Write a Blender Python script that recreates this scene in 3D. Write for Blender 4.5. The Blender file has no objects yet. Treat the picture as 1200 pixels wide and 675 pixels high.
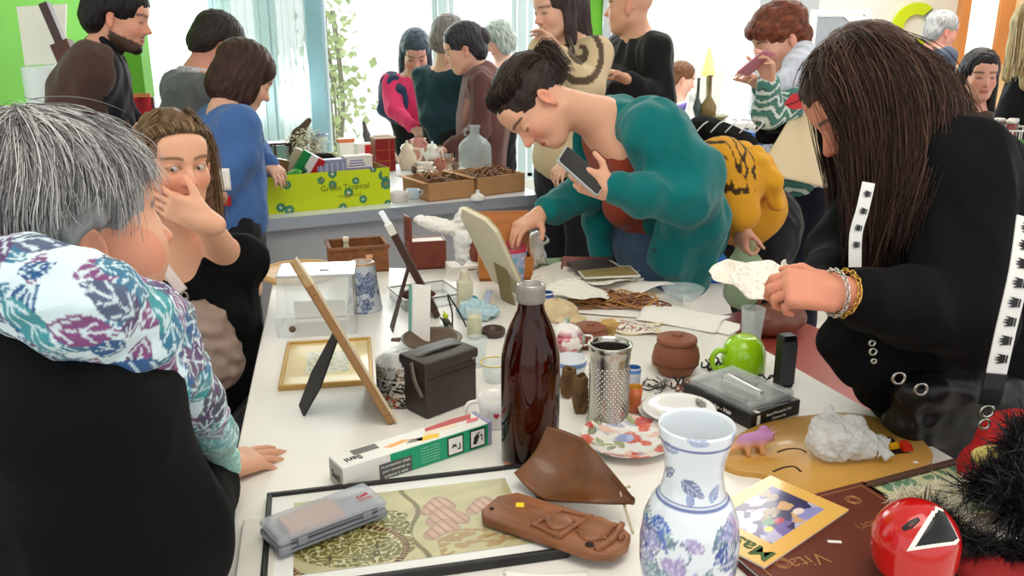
import bpy, math, random
import numpy as np
from mathutils import Vector, Matrix
random.seed(7)
RNG = np.random.RandomState(11)
SC = bpy.context.scene
COL = SC.collection

# ------------------------------------------------------------------ camera, light, exposure
CAM_H = 1.5
PITCH = math.atan(300/1000)
cam_d = bpy.data.cameras.new('camera'); cam_d.sensor_width = 36; cam_d.lens = 30.0; cam_d.clip_start = .02
cam = bpy.data.objects.new('camera', cam_d); COL.objects.link(cam)
cam.location = (0, 0, CAM_H); cam.rotation_euler = (math.pi/2-PITCH, 0, 0)
SC.camera = cam
SC.view_settings.view_transform = 'Standard'; SC.view_settings.look = 'None'
SC.view_settings.gamma = 1.0; SC.view_settings.use_curve_mapping = False
SC.view_settings.exposure = 0.50
w = bpy.data.worlds.new('daylight'); SC.world = w; w.use_nodes = True
w.node_tree.nodes['Background'].inputs[0].default_value = (0.96, 0.99, 1.0, 1)
w.node_tree.nodes['Background'].inputs[1].default_value = 0.95

def area_light(name, loc, target, sx, sy, power, color=(1, 1, 1)):
    d = bpy.data.lights.new(name, 'AREA'); d.shape = 'RECTANGLE'; d.size = sx; d.size_y = sy; d.energy = power; d.color = color
    o = bpy.data.objects.new(name, d); COL.objects.link(o); o.location = loc
    o.rotation_euler = (Vector(target)-Vector(loc)).to_track_quat('-Z', 'Y').to_euler()
    return o
area_light('overhead_fill', (0.3, 1.0, 3.3), (0.1, 1.9, .75), 2.0, 2.0, 34, (1.0, .94, .85))  # overhead fills, unseen and added to brighten table and room softly
area_light('overhead_fill', (0.0, 4.6, 3.5), (0.0, 4.6, 0), 3.2, 1.6, 120, (1.0, .97, .92))
area_light('overhead_fill', (2.6, 5.6, 3.3), (2.6, 5.8, 0), 2.4, 1.2, 60, (1.0, .97, .92))
area_light('window_daylight', (-0.8, 7.3, 1.9), (-.3, 2.0, .8), 6.0, 2.2, 150, (.94, .99, 1.0))

# ------------------------------------------------------------------ pixels of the photograph to places in the room
def ray(px, py):
    a = (px-600)/1000; b = (337.5-py)/1000
    return np.array((a, math.cos(PITCH)+b*math.sin(PITCH), -math.sin(PITCH)+b*math.cos(PITCH)))
def onz(px, py, z=.75):
    r = ray(px, py); t = (z-CAM_H)/r[2]; return np.array((r[0]*t, r[1]*t, z))
def at(px, py, Y):
    r = ray(px, py); t = Y/r[1]; return np.array((r[0]*t, Y, CAM_H+r[2]*t))
def V3(*a): return np.array(a, float)
def unit(v):
    v = np.asarray(v, float); return v/max(1e-9, np.linalg.norm(v))

# ------------------------------------------------------------------ materials
def lin(c):
    c = [x/255 for x in c]
    return tuple(x/12.92 if x <= .04045 else ((x+.055)/1.055)**2.4 for x in c)
MATS = {}
def mat(key, rgb=None, rough=.6, metal=0., spec=.5, var=0., vscale=8., bump=0., bscale=40., attr=False, trans=0., ior=1.45,
        alpha=1., emit=0., sheen=0., coat=0., stripes=None, sss=0., wave=None):
    """one procedural Principled material per key; attr: the base colour comes from the mesh's own colour layer"""
    if key in MATS: return MATS[key]
    m = bpy.data.materials.new(key); m.use_nodes = True; nt = m.node_tree; b = nt.nodes['Principled BSDF']; L = nt.links.new
    I = b.inputs
    I['Roughness'].default_value = rough; I['Metallic'].default_value = metal; I['Specular IOR Level'].default_value = spec
    I['IOR'].default_value = ior; I['Transmission Weight'].default_value = trans; I['Alpha'].default_value = alpha
    I['Sheen Weight'].default_value = sheen; I['Coat Weight'].default_value = coat; I['Coat Roughness'].default_value = .08
    if sss: I['Subsurface Weight'].default_value = sss; I['Subsurface Radius'].default_value = (.012, .004, .002); I['Subsurface Scale'].default_value = 1.0
    c = (*lin(rgb), 1) if rgb else (.8, .8, .8, 1)
    I['Base Color'].default_value = c
    tc = nt.nodes.new('ShaderNodeTexCoord')
    src = None
    if attr:
        a = nt.nodes.new('ShaderNodeAttribute'); a.attribute_name = 'tint'; src = a.outputs['Color']
    if var:
        n = nt.nodes.new('ShaderNodeTexNoise'); n.inputs['Scale'].default_value = vscale; n.inputs['Detail'].default_value = 5
        mp = nt.nodes.new('ShaderNodeMapping'); L(tc.outputs['Object'], mp.inputs[0]); L(mp.outputs[0], n.inputs['Vector'])
        if stripes: mp.inputs['Scale'].default_value = stripes
        r = nt.nodes.new('ShaderNodeMapRange'); r.inputs[1].default_value = .3; r.inputs[2].default_value = .7
        r.inputs[3].default_value = 1-var; r.inputs[4].default_value = 1+var*.6; L(n.outputs['Fac'], r.inputs[0])
        mx = nt.nodes.new('ShaderNodeVectorMath'); mx.operation = 'SCALE'
        if src is not None: L(src, mx.inputs[0])
        else: mx.inputs[0].default_value = c[:3]
        L(r.outputs[0], mx.inputs['Scale']); src = mx.outputs[0]
    if src is not None: L(src, I['Base Color'])
    if emit:
        I['Emission Color'].default_value = c; I['Emission Strength'].default_value = emit
    if bump:
        if wave:
            n = nt.nodes.new('ShaderNodeTexWave'); n.inputs['Scale'].default_value = bscale; n.inputs['Distortion'].default_value = 1.2; n.bands_direction = wave
            n.inputs['Detail'].default_value = 2
        else:
            n = nt.nodes.new('ShaderNodeTexNoise'); n.inputs['Scale'].default_value = bscale; n.inputs['Detail'].default_value = 4
        L(tc.outputs['Object'], n.inputs['Vector'])
        bp = nt.nodes.new('ShaderNodeBump'); bp.inputs['Strength'].default_value = bump; bp.inputs['Distance'].default_value = .004
        L(n.outputs['Fac'], bp.inputs['Height']); L(bp.outputs[0], I['Normal'])
    MATS[key] = m
    return m

# ------------------------------------------------------------------ objects
def mesh_data(name, V, F, smooth=True, tint=None):
    V = np.asarray(V, float)
    me = bpy.data.meshes.new(name)
    me.from_pydata(V.tolist(), [], [list(map(int, f)) for f in F] if not isinstance(F, np.ndarray) else F.tolist())
    if smooth: me.polygons.foreach_set('use_smooth', np.ones(len(me.polygons), bool))
    if tint is not None:
        ca = me.color_attributes.new('tint', 'FLOAT_COLOR', 'POINT')
        ca.data.foreach_set('color', np.hstack([np.asarray(tint, float), np.ones((len(V), 1))]).astype(np.float32).ravel())
    me.update()
    return me
def tagit(o, label=None, cat=None, group=None, kind=None):
    if label: o['label'] = label
    if cat: o['category'] = cat
    if group: o['group'] = group
    if kind: o['kind'] = kind
    return o
def add(name, VF, m, parent=None, smooth=True, label=None, cat=None, group=None, kind=None, loc=None, rot=None, tint=None, flat_angle=None):
    """one mesh object; parent: the thing it is a part of. Geometry is in the parent's space (or the object's own)"""
    V, F = VF[0], VF[1]
    if len(VF) > 2 and tint is None: tint = VF[2]
    me = mesh_data(name, V, F, smooth, tint)
    for mm in (m if isinstance(m, (list, tuple)) else [m]): me.materials.append(mm)
    if len(VF) > 3 and VF[3] is not None: me.polygons.foreach_set('material_index', np.asarray(VF[3], np.int32))
    if flat_angle is not None and smooth: me.set_sharp_from_angle(angle=math.radians(flat_angle))
    o = bpy.data.objects.new(name, me); COL.objects.link(o)
    if parent is not None: o.parent = parent
    if loc is not None: o.location = tuple(loc)
    if rot is not None: o.rotation_euler = tuple(rot) if hasattr(rot, '__len__') else (0, 0, rot)
    return tagit(o, label, cat, group, kind)
def thing(name, label, cat, loc=(0, 0, 0), rot=0., group=None, kind=None):
    o = bpy.data.objects.new(name, None); COL.objects.link(o); o.empty_display_size = .05
    o.location = tuple(loc); o.rotation_euler = tuple(rot) if hasattr(rot, '__len__') else (0, 0, rot)
    return tagit(o, label, cat, group, kind)
def dup(root, loc, rot=0., label=None, scale=None):
    r = root.copy(); COL.objects.link(r); r.location = tuple(loc); r.rotation_euler = tuple(rot) if hasattr(rot, '__len__') else (0, 0, rot)
    if label: r['label'] = label
    if scale: r.scale = (scale,)*3 if not hasattr(scale, '__len__') else scale
    for ch in list(root.children):
        c = ch.copy(); COL.objects.link(c); c.parent = r
        for g in list(ch.children):
            d = g.copy(); COL.objects.link(d); d.parent = c
    return r
def rebase(root, base):
    """geometry was laid out in world space: move the thing's origin to its base"""
    base = np.asarray(base, float)
    seen = set()
    def shift(o):
        if o.type == 'MESH' and o.data.name not in seen:
            seen.add(o.data.name); o.data.transform(Matrix.Translation(Vector(-base)))
        for c in o.children: shift(c)
    shift(root); root.location = Vector(base)
    return root

# ------------------------------------------------------------------ hard shapes -> (V, F)
def join(*parts):
    Vs, Fs, n = [], [], 0
    for V, F in parts:
        V = np.asarray(V, float); Vs.append(V); Fs += [[int(i)+n for i in f] for f in F]; n += len(V)
    return np.vstack(Vs), Fs
def joinm(parts):
    """[(VF, material index)] -> VF with material indices"""
    V, F = join(*[p[0] for p in parts]); mi = []
    for p in parts: mi += [p[1]]*len(p[0][1])
    return V, F, None, mi
def xf(VF, loc=(0, 0, 0), rot=(0, 0, 0), scale=(1, 1, 1)):
    from mathutils import Euler
    R = np.array(Euler(rot).to_matrix())
    return (np.asarray(VF[0])*np.asarray(scale))@R.T+np.asarray(loc), VF[1]
def frame(o, x, y, z):
    """map local coordinates onto axes x, y, z at o"""
    return lambda VF: (np.asarray(o)+np.asarray(VF[0])@np.array([x, y, z]), VF[1])
def box(sx, sy, sz, loc=(0, 0, 0), bev=0., rot=(0, 0, 0)):
    """a box centred in x and y, standing on z = 0, its edges chamfered by bev"""
    bev = min(bev, sx*.49, sy*.49, sz*.49)
    if bev <= 0:
        V = np.array([(x, y, z) for x in (-.5, .5) for y in (-.5, .5) for z in (0, 1)])*np.array((sx, sy, sz))
        F = [(0, 1, 3, 2), (4, 6, 7, 5), (0, 4, 5, 1), (2, 3, 7, 6), (0, 2, 6, 4), (1, 5, 7, 3)]
    else:
        b = bev; hx, hy = sx/2, sy/2
        def ring(ix, z): 
            x, y = hx-ix, hy-ix; c = b*.7
            return [(x-c, -y, z), (x, -y+c, z), (x, y-c, z), (x-c, y, z), (-x+c, y, z), (-x, y-c, z), (-x, -y+c, z), (-x+c, -y, z)]
        R = [ring(b, 0), ring(b*.3, b*.3), ring(0, b), ring(0, sz-b), ring(b*.3, sz-b*.3), ring(b, sz)]
        V = np.array([p for r in R for p in r]); F = []
        for k in range(5):
            for i in range(8): F.append((k*8+i, k*8+(i+1) % 8, (k+1)*8+(i+1) % 8, (k+1)*8+i))
        F.append(tuple(range(7, -1, -1))); F.append(tuple(range(40, 48)))
    return xf((V, F), loc, rot)
def lathe(prof, n=32, loc=(0, 0, 0), rot=(0, 0, 0), wob=None):
    """turn a profile of (radius, z) about z; ends at radius 0 close"""
    V, F = [], []
    for r, z in prof:
        for i in range(n):
            a = 2*math.pi*i/n; q = r*(1+(wob(a, z) if wob else 0)); V.append((q*math.cos(a), q*math.sin(a), z))
    for k in range(len(prof)-1):
        for i in range(n):
            F.append((k*n+i, k*n+(i+1) % n, (k+1)*n+(i+1) % n, (k+1)*n+i))
    if prof[0][0] > 1e-6: pass
    V = np.array(V)
    return xf((V, F), loc, rot)
def cyl(r, h, n=24, bev=.0, loc=(0, 0, 0), rot=(0, 0, 0), r2=None):
    r2 = r if r2 is None else r2; b = min(bev, h*.45, r*.45)
    return lathe([(0.00001, 0), (r-b, 0), (r, b), (r2, h-b), (r2-b, h), (.00001, h)], n, loc, rot)
def tube(pts, r, n=8, closed=False, flat=None, up=(0, 0, 1)):
    """a tube (or, with flat=(w,t), a strap) along points"""
    P = np.asarray(pts, float); m = len(P); r = np.broadcast_to(np.asarray(r, float), (m,))
    V, F = [], []
    T = np.gradient(P, axis=0) if not closed else (np.roll(P, -1, 0)-np.roll(P, 1, 0))
    T /= np.maximum(1e-9, np.linalg.norm(T, axis=1))[:, None]
    N = np.asarray(up, float)
    if abs(unit(T[0])@unit(N)) > .95: N = np.array((1., 0, 0))
    for i in range(m):
        N = N-T[i]*(N@T[i]); N = unit(N); B = np.cross(T[i], N)
        for k in range(n):
            a = 2*math.pi*k/n
            if flat: o = B*math.cos(a)*flat[0]/2+N*math.sin(a)*flat[1]/2 if n > 4 else B*flat[0]/2*(1, -1, -1, 1)[k]+N*flat[1]/2*(1, 1, -1, -1)[k]
            else: o = (N*math.cos(a)+B*math.sin(a))*r[i]
            V.append(P[i]+o)
    for i in range(m if closed else m-1):
        j = (i+1) % m
        for k in range(n): F.append((i*n+k, i*n+(k+1) % n, j*n+(k+1) % n, j*n+k))
    if not closed: F.append(tuple(range(n-1, -1, -1))); F.append(tuple((m-1)*n+k for k in range(n)))
    return np.array(V), F
def spline(pts, n=24, closed=False):
    """Catmull-Rom through points"""
    P = [np.asarray(p, float) for p in pts]; m = len(P); out = []
    segs = m if closed else m-1
    for s in range(segs):
        g = lambda i: P[i % m] if closed else P[min(max(i, 0), m-1)]
        p0, p1, p2, p3 = g(s-1), g(s), g(s+1), g(s+2)
        k = max(2, n//segs)
        for q in range(k):
            t = q/k; out.append(.5*((2*p1)+(-p0+p2)*t+(2*p0-5*p1+4*p2-p3)*t*t+(-p0+3*p1-3*p2+p3)*t**3))
    if not closed: out.append(P[-1])
    return np.array(out)
def prism(poly, h, bev=0., loc=(0, 0, 0), rot=(0, 0, 0)):
    """a flat outline (x, y) raised by h, top edge rounded by bev"""
    P = np.asarray(poly, float); n = len(P); c = P.mean(0)
    if np.sum(P[:, 0]*np.roll(P[:, 1], -1)-np.roll(P[:, 0], -1)*P[:, 1]) < 0: P = P[::-1]
    def off(d):
        e1 = P-np.roll(P, 1, 0); e2 = np.roll(P, -1, 0)-P
        nn = np.stack([-(e1+e2)[:, 1], (e1+e2)[:, 0]], 1); nn /= np.maximum(1e-9, np.linalg.norm(nn, axis=1))[:, None]
        return P+nn*d
    R = [(P, 0), (P, h-bev)] + ([(off(bev), h)] if bev else [])
    if not bev: R = [(P, 0), (P, h)]
    V = np.array([(x, y, z) for q, z in R for x, y in q]); F = []
    for k in range(len(R)-1):
        for i in range(n): F.append((k*n+i, k*n+(i+1) % n, (k+1)*n+(i+1) % n, (k+1)*n+i))
    F.append(tuple(range(n-1, -1, -1))); F.append(tuple((len(R)-1)*n+i for i in range(n)))
    return xf((V, F), loc, rot)
def sheet(fn, nu, nv, thick=.002):
    """a cloth or paper: fn(u, v) -> point, given its own thickness"""
    G = np.array([[fn(i/(nu-1), j/(nv-1)) for j in range(nv)] for i in range(nu)])
    du = np.gradient(G, axis=0); dv = np.gradient(G, axis=1); N = np.cross(du, dv); N /= np.maximum(1e-9, np.linalg.norm(N, axis=2))[..., None]
    A = (G+N*thick/2).reshape(-1, 3); B = (G-N*thick/2).reshape(-1, 3); n = nu*nv; F = []
    for i in range(nu-1):
        for j in range(nv-1):
            q = [i*nv+j, (i+1)*nv+j, (i+1)*nv+j+1, i*nv+j+1]; F.append(q); F.append([k+n for k in q[::-1]])
    edge = [(i, 0) for i in range(nu)]+[(nu-1, j) for j in range(1, nv)]+[(i, nv-1) for i in range(nu-2, -1, -1)]+[(0, j) for j in range(nv-2, 0, -1)]
    E = [i*nv+j for i, j in edge]
    for a, b in zip(E, E[1:]+E[:1]): F.append([b, a, a+n, b+n])
    return np.vstack([A, B]), F
def text_mesh(body, size, depth=.0004, font_scale=1., align='CENTER', bold=0.):
    c = bpy.data.curves.new('lettering', 'FONT'); c.body = body; c.size = size; c.extrude = depth; c.align_x = align; c.align_y = 'CENTER'; c.resolution_u = 2
    c.offset = bold
    o = bpy.data.objects.new('lettering', c); COL.objects.link(o)
    me = bpy.data.meshes.new_from_object(o.evaluated_get(bpy.context.evaluated_depsgraph_get()))
    V = np.array([v.co[:] for v in me.vertices]); F = [tuple(p.vertices) for p in me.polygons]
    bpy.data.objects.remove(o); bpy.data.curves.remove(c); bpy.data.meshes.remove(me)
    if len(V) == 0: V = np.zeros((3, 3)); F = [(0, 1, 2)]
    return V, F

# ------------------------------------------------------------------ soft shapes: smooth unions meshed as one continuous surface
def noise3(P, s, seed=0):
    """cheap smooth noise, about -1..1"""
    r = np.random.RandomState(seed); out = np.zeros(len(P))
    for k in range(7):
        d = unit(r.normal(size=3))*s*(0.6+r.rand()*1.1); out += np.sin(P@d*6.283+r.rand()*6.283+1.3*np.sin(P@unit(r.normal(size=3))*s*4+r.rand()*6))
    return out/4
class Soft:
    def __init__(s, h): s.h = h; s.ops = []
    def cap(s, a, b, ra, rb=None, k=.02, op='+'):
        a = np.asarray(a, float); b = np.asarray(b, float); rb = ra if rb is None else rb
        lo = np.minimum(a-ra, b-rb); hi = np.maximum(a+ra, b+rb)
        ab = b-a; L = float(max(1e-12, ab@ab)); ra = float(ra); rb = float(rb); A_ = [float(v) for v in a]; B_ = [float(v) for v in ab]
        def f(X, Y, Z):
            x, y, z = X-A_[0], Y-A_[1], Z-A_[2]
            t = np.clip((x*B_[0]+y*B_[1]+z*B_[2])/L, 0, 1)
            return np.sqrt((x-t*B_[0])**2+(y-t*B_[1])**2+(z-t*B_[2])**2)-(ra+(rb-ra)*t)
        s.ops.append((op, lo, hi, f, k)); return s
    def chain(s, pts, rs, k=.02, op='+'):
        rs = np.broadcast_to(np.asarray(rs, float), (len(pts),))
        for i in range(len(pts)-1): s.cap(pts[i], pts[i+1], rs[i], rs[i+1], k, op)
        return s
    def ell(s, c, r, R=None, k=.02, op='+'):
        c = np.asarray(c, float); r = np.asarray(r, float) if hasattr(r, '__len__') else np.full(3, float(r))
        R = np.eye(3) if R is None else np.asarray(R, float)          # rows: the ellipsoid's own axes
        ext = np.sqrt(((R*r[:, None])**2).sum(0)); lo, hi = c-ext, c+ext; C_, R_, r_ = c.tolist(), R.tolist(), r.tolist()
        def f(X, Y, Z):
            x, y, z = X-C_[0], Y-C_[1], Z-C_[2]
            q = [(R_[i][0]*x+R_[i][1]*y+R_[i][2]*z)/r_[i] for i in range(3)]
            k0 = np.sqrt(q[0]**2+q[1]**2+q[2]**2); k1 = np.sqrt((q[0]/r_[0])**2+(q[1]/r_[1])**2+(q[2]/r_[2])**2)
            return k0*(k0-1)/np.maximum(k1, 1e-6)
        s.ops.append((op, lo, hi, f, k)); return s
    def bx(s, c, hs, R=None, rd=.005, k=.01, op='+'):
        c = np.asarray(c, float); hs = np.asarray(hs, float); R = np.eye(3) if R is None else np.asarray(R, float)
        ext = (np.abs(R)*hs[:, None]).sum(0); lo, hi = c-ext, c+ext; C_, R_, h_ = c.tolist(), R.tolist(), hs.tolist(); rd = float(rd)
        def f(X, Y, Z):
            x, y, z = X-C_[0], Y-C_[1], Z-C_[2]
            q = [np.abs(R_[i][0]*x+R_[i][1]*y+R_[i][2]*z)-(h_[i]-rd) for i in range(3)]
            o = np.sqrt(np.maximum(q[0], 0)**2+np.maximum(q[1], 0)**2+np.maximum(q[2], 0)**2)
            return o+np.minimum(np.maximum(q[0], np.maximum(q[1], q[2])), 0)-rd
        s.ops.append((op, lo, hi, f, k)); return s
    def mesh(s, smooth=2, clip=None):
        h = s.h; A = [o for o in s.ops if o[0] == '+']
        lo = np.min([o[1] for o in A], 0)-3*h-.004; hi = np.max([o[2] for o in A], 0)+3*h+.004
        if clip is not None: lo = np.maximum(lo, clip[0]); hi = np.minimum(hi, clip[1])
        n = np.ceil((hi-lo)/h).astype(int)+1
        ax = [(lo[i]+h*np.arange(n[i])).astype(np.float32) for i in range(3)]
        S = np.full(n, 9.0, np.float32)
        for op, l, u, f, k in s.ops:
            k = float(k); m = k+3*h
            i0 = np.clip(np.floor((l-m-lo)/h).astype(int), 0, n); i1 = np.clip(np.ceil((u+m-lo)/h).astype(int)+1, 0, n)
            if (i1 <= i0).any(): continue
            sl = tuple(slice(i0[i], i1[i]) for i in range(3))
            d = f(ax[0][sl[0]][:, None, None], ax[1][sl[1]][None, :, None], ax[2][sl[2]][None, None, :]).astype(np.float32)
            if op == '-': d = -d; cur = S[sl]; q = np.clip(.5-.5*(cur-d)/float(max(k, 1e-5)), 0, 1); S[sl] = np.where(cur > 5, cur, cur*(1-q)+d*q+k*q*(1-q))
            else:
                cur = S[sl]; q = np.clip(.5+.5*(cur-d)/float(max(k, 1e-5)), 0, 1); S[sl] = np.where(cur > 5, d, cur*(1-q)+d*q-k*q*(1-q))
        S[0], S[-1] = np.maximum(S[0], h*.5), np.maximum(S[-1], h*.5); S[:, 0] = np.maximum(S[:, 0], h*.5); S[:, -1] = np.maximum(S[:, -1], h*.5)
        S[:, :, 0] = np.maximum(S[:, :, 0], h*.5); S[:, :, -1] = np.maximum(S[:, :, -1], h*.5)
        I = S < 0
        cnt = np.zeros(n-1, np.uint8)
        for dx in (0, 1):
            for dy in (0, 1):
                for dz in (0, 1): cnt += I[dx:n[0]-1+dx, dy:n[1]-1+dy, dz:n[2]-1+dz]
        act = (cnt > 0) & (cnt < 8); ii = np.argwhere(act); N = len(ii)
        vid = np.full(n-1, -1, np.int32); vid[act] = np.arange(N)
        cor = np.array([(x, y, z) for x in (0, 1) for y in (0, 1) for z in (0, 1)])
        val = np.stack([S[ii[:, 0]+c[0], ii[:, 1]+c[1], ii[:, 2]+c[2]] for c in cor], 1)
        P = np.zeros((N, 3)); W = np.zeros(N)
        for a in range(8):
            for b in range(a+1, 8):
                if abs(cor[a]-cor[b]).sum() != 1: continue
                va, vb = val[:, a], val[:, b]; x = (va < 0) != (vb < 0)
                t = np.where(x, va/np.where(x, va-vb, 1), 0)
                P += np.where(x[:, None], cor[a]+t[:, None]*(cor[b]-cor[a]), 0); W += x
        V = lo+(ii+P/W[:, None])*h
        F = []
        for a in range(3):
            b, c = (a+1) % 3, (a+2) % 3
            sa = [slice(None)]*3; sb = [slice(None)]*3; sa[a] = slice(0, -1); sb[a] = slice(1, None)
            for q in (b, c): sa[q] = slice(1, -1); sb[q] = slice(1, -1)
            i0, i1 = I[tuple(sa)], I[tuple(sb)]
            for sign, M in ((1, i0 & ~i1), (-1, ~i0 & i1)):
                e = np.argwhere(M)
                if not len(e): continue
                e[:, b] += 1; e[:, c] += 1
                def cell(db, dc):
                    g = e.copy(); g[:, b] += db; g[:, c] += dc; return vid[g[:, 0], g[:, 1], g[:, 2]]
                q = np.stack([cell(-1, -1), cell(0, -1), cell(0, 0), cell(-1, 0)], 1)
                F.append(q if sign == 1 else q[:, ::-1])
        F = np.vstack(F)
        for _ in range(smooth): V = lap(V, F)
        return V, F
def lap(V, F, f=.6):
    S = np.zeros_like(V); C = np.zeros(len(V))
    for a in range(4):
        i, j = F[:, a], F[:, (a+1) % 4]
        np.add.at(C, i, 1); np.add.at(C, j, 1)
        for k in range(3):
            S[:, k] += np.bincount(i, V[j, k], len(V))+np.bincount(j, V[i, k], len(V))
    return V+f*(S/np.maximum(C, 1)[:, None]-V)
def normals(V, F):
    F = np.asarray(F); n = np.cross(V[F[:, 2]]-V[F[:, 0]], V[F[:, 3]]-V[F[:, 1]]); N = np.zeros_like(V)
    for a in range(4):
        for k in range(3): N[:, k] += np.bincount(F[:, a], n[:, k], len(V))
    return N/np.maximum(1e-12, np.linalg.norm(N, axis=1))[:, None]
def wrinkle(VF, amp, scale, seed=0, stretch=(1, 1, 1)):
    """cloth folds: push the surface in and out along its normal"""
    V, F = VF[0], VF[1]; N = normals(V, F); d = noise3(V*np.asarray(stretch), scale, seed)
    d = d*.6+.6*(1-2*np.abs(noise3(V*np.asarray(stretch), scale*.8, seed+5)))*.7
    return (V+N*(d*amp)[:, None], F)+tuple(VF[2:])
def leaves_on(V, F, base, n, palette, size, aspect=.42, seed=1, vein=.75, mask=None, vf=(16, 18, .75)):
    """a printed pattern: n leaf or petal shapes scattered on a surface; returns each vertex's own colour"""
    r = np.random.RandomState(seed); N = normals(V, F); base = np.broadcast_to(np.asarray(base, float), (len(V), 3)); T = base.copy()
    idx = r.choice(len(V), n)
    pal = [np.asarray(lin(p)) for p in palette]
    for i in idx:
        if mask is not None and not mask[i]: continue
        c = V[i]; u = r.normal(size=3); u = unit(u-N[i]*(u@N[i])); v = np.cross(N[i], u); L = size*(.6+.7*r.rand()); col = pal[r.randint(len(pal))]
        D = V-c; near = np.abs(D).max(1) < L
        a, b = D[near]@u/L, D[near]@v/L; q = np.abs(b)/(aspect*(1-a*a)*(1+.35*a)+1e-4); ins = (np.abs(a) < 1) & (q < 1) & (N[near]@N[i] > .2)
        t = np.where((np.abs(b) < .035) | ((np.sin(a*vf[0]+np.abs(b)*vf[1]) > vf[2]) & (q < .85)), vein, 0.)[:, None]
        cc = col*(1-t)+base[near]*t
        k = np.where(near)[0][ins]; T[k] = cc[ins]
    return T
def strands(guides, count, r, jitter, seed=0, taper=.3, pts=10, pal=None, spread=None, sides=3, wave=.5):
    """locks of hair: strands blended between neighbouring guide lines; returns V, F and each strand's own tone"""
    g = np.random.RandomState(seed); G = [spline(q, pts-1) if len(q) != pts else np.asarray(q, float) for q in guides]
    G = [np.array([[np.interp(t, np.linspace(0, 1, len(q)), q[:, k]) for k in range(3)] for t in np.linspace(0, 1, pts)]) for q in G]
    Vs, Fs, Ts, n = [], [], [], 0
    pal = [np.asarray(lin(p)) for p in (pal or [(60, 45, 35)])]
    ang = np.arange(sides)*2*math.pi/sides
    for c in range(count):
        x = g.rand()*(len(G)-1); i = min(int(x), len(G)-2); f = x-i
        P = G[i]*(1-f)+G[i+1]*f
        o = g.normal(size=3)*jitter; ph = g.rand()*6.28; wv = np.linspace(0, 1, pts)
        P = P+o*(.35+wv[:, None])+(g.normal(size=3)*jitter*wave)*np.sin(wv*5+ph)[:, None]
        end = .7+.3*g.rand() if spread is None else spread+(1-spread)*g.rand()
        P = np.array([[np.interp(t*end, wv, P[:, k]) for k in range(3)] for t in wv])
        T = unit(P[-1]-P[0]); A = unit(np.cross(T, g.normal(size=3))); B = np.cross(T, A)
        rr = r*(.6+.8*g.rand())*(1-(1-taper)*wv**2)
        V = P[:, None, :]+rr[:, None, None]*(np.cos(ang)[None, :, None]*A+np.sin(ang)[None, :, None]*B)
        Vs.append(V.reshape(-1, 3)); tone = pal[g.randint(len(pal))]*(.8+.4*g.rand()); Ts.append(np.tile(tone, (pts*sides, 1)))
        for a in range(pts-1):
            for k in range(sides): Fs.append((n+a*sides+k, n+a*sides+(k+1) % sides, n+(a+1)*sides+(k+1) % sides, n+(a+1)*sides+k))
        n += pts*sides
    return np.vstack(Vs), Fs, np.vstack(Ts)
def cat3(a, b):
    V, F = join(a[:2], b[:2]); return V, F, np.vstack([a[2], b[2]])
def flat_tint(VF, rgb): return VF[0], VF[1], np.tile(np.asarray(lin(rgb)), (len(VF[0]), 1))
# ------------------------------------------------------------------ the room
def struct(name, VF, m, **k): return add(name, VF, m, kind='structure', smooth=False, **k)
BY = 7.6                                                            # back wall
m_floor = mat('floor_tile', (205, 196, 184), rough=.35, var=.12, vscale=3)
m_white = mat('white_wall', (246, 246, 242), rough=.8, var=.03, vscale=2)
m_green = mat('green_wall', (100, 172, 44), rough=.7, var=.08, vscale=2)
m_grey = mat('grey_panel', (178, 182, 186), rough=.6, var=.05, vscale=3)
m_post = mat('post_metal', (150, 186, 200), rough=.4, metal=.1)
m_metal = mat('window_metal', (214, 232, 238), rough=.4, metal=.1)
m_glass = mat('window_glass', (250, 255, 255), rough=.02, spec=.5)
struct('floor', box(13, 12.6, .1, (0.6, 2.4, -.1)), m_floor)
xa = at(160, 60, BY)[0]; xb = at(672, 60, BY)[0]; xc = at(704, 60, BY)[0]; xd = at(846, 60, BY)[0]; xe = at(884, 60, BY)[0]
ZT = 3.4
# the window front: sill, posts, panes and sheer curtains
struct('wall_back_sill', box(xb-xa, .16, .25, ((xa+xb)/2, BY, 0)), m_white)
struct('wall_back_lintel', box(xb-xa, .16, .5, ((xa+xb)/2, BY, ZT-.5)), m_white)
posts = [xa, at(262, 60, BY)[0], at(314, 60, BY)[0], at(371, 60, BY)[0], at(520, 60, BY)[0], at(612, 60, BY)[0], xb]
for i, x in enumerate(posts):
    wd = .15 if i == 3 else .07
    struct('trim_%d' % (i+1), box(wd, .12, ZT-.75, (x, BY, .25), .01), m_post if i == 3 else m_metal)
for i in range(6):
    a, b = posts[i]+.05, posts[i+1]-.05
    fr = struct('window_%d' % (i+1), join(box(b-a, .05, .05, ((a+b)/2, BY, .25)), box(b-a, .05, .05, ((a+b)/2, BY, 2.85)), box(.04, .05, 2.6, (a+.02, BY, .27)), box(.04, .05, 2.6, (b-.02, BY, .27))), m_metal)
    add('pane', box(b-a, .008, 2.6, ((a+b)/2, BY, .26)), m_glass, fr, smooth=False)
m_curt = mat('sheer_curtain', (236, 250, 250), rough=.9, spec=.1)
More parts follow.
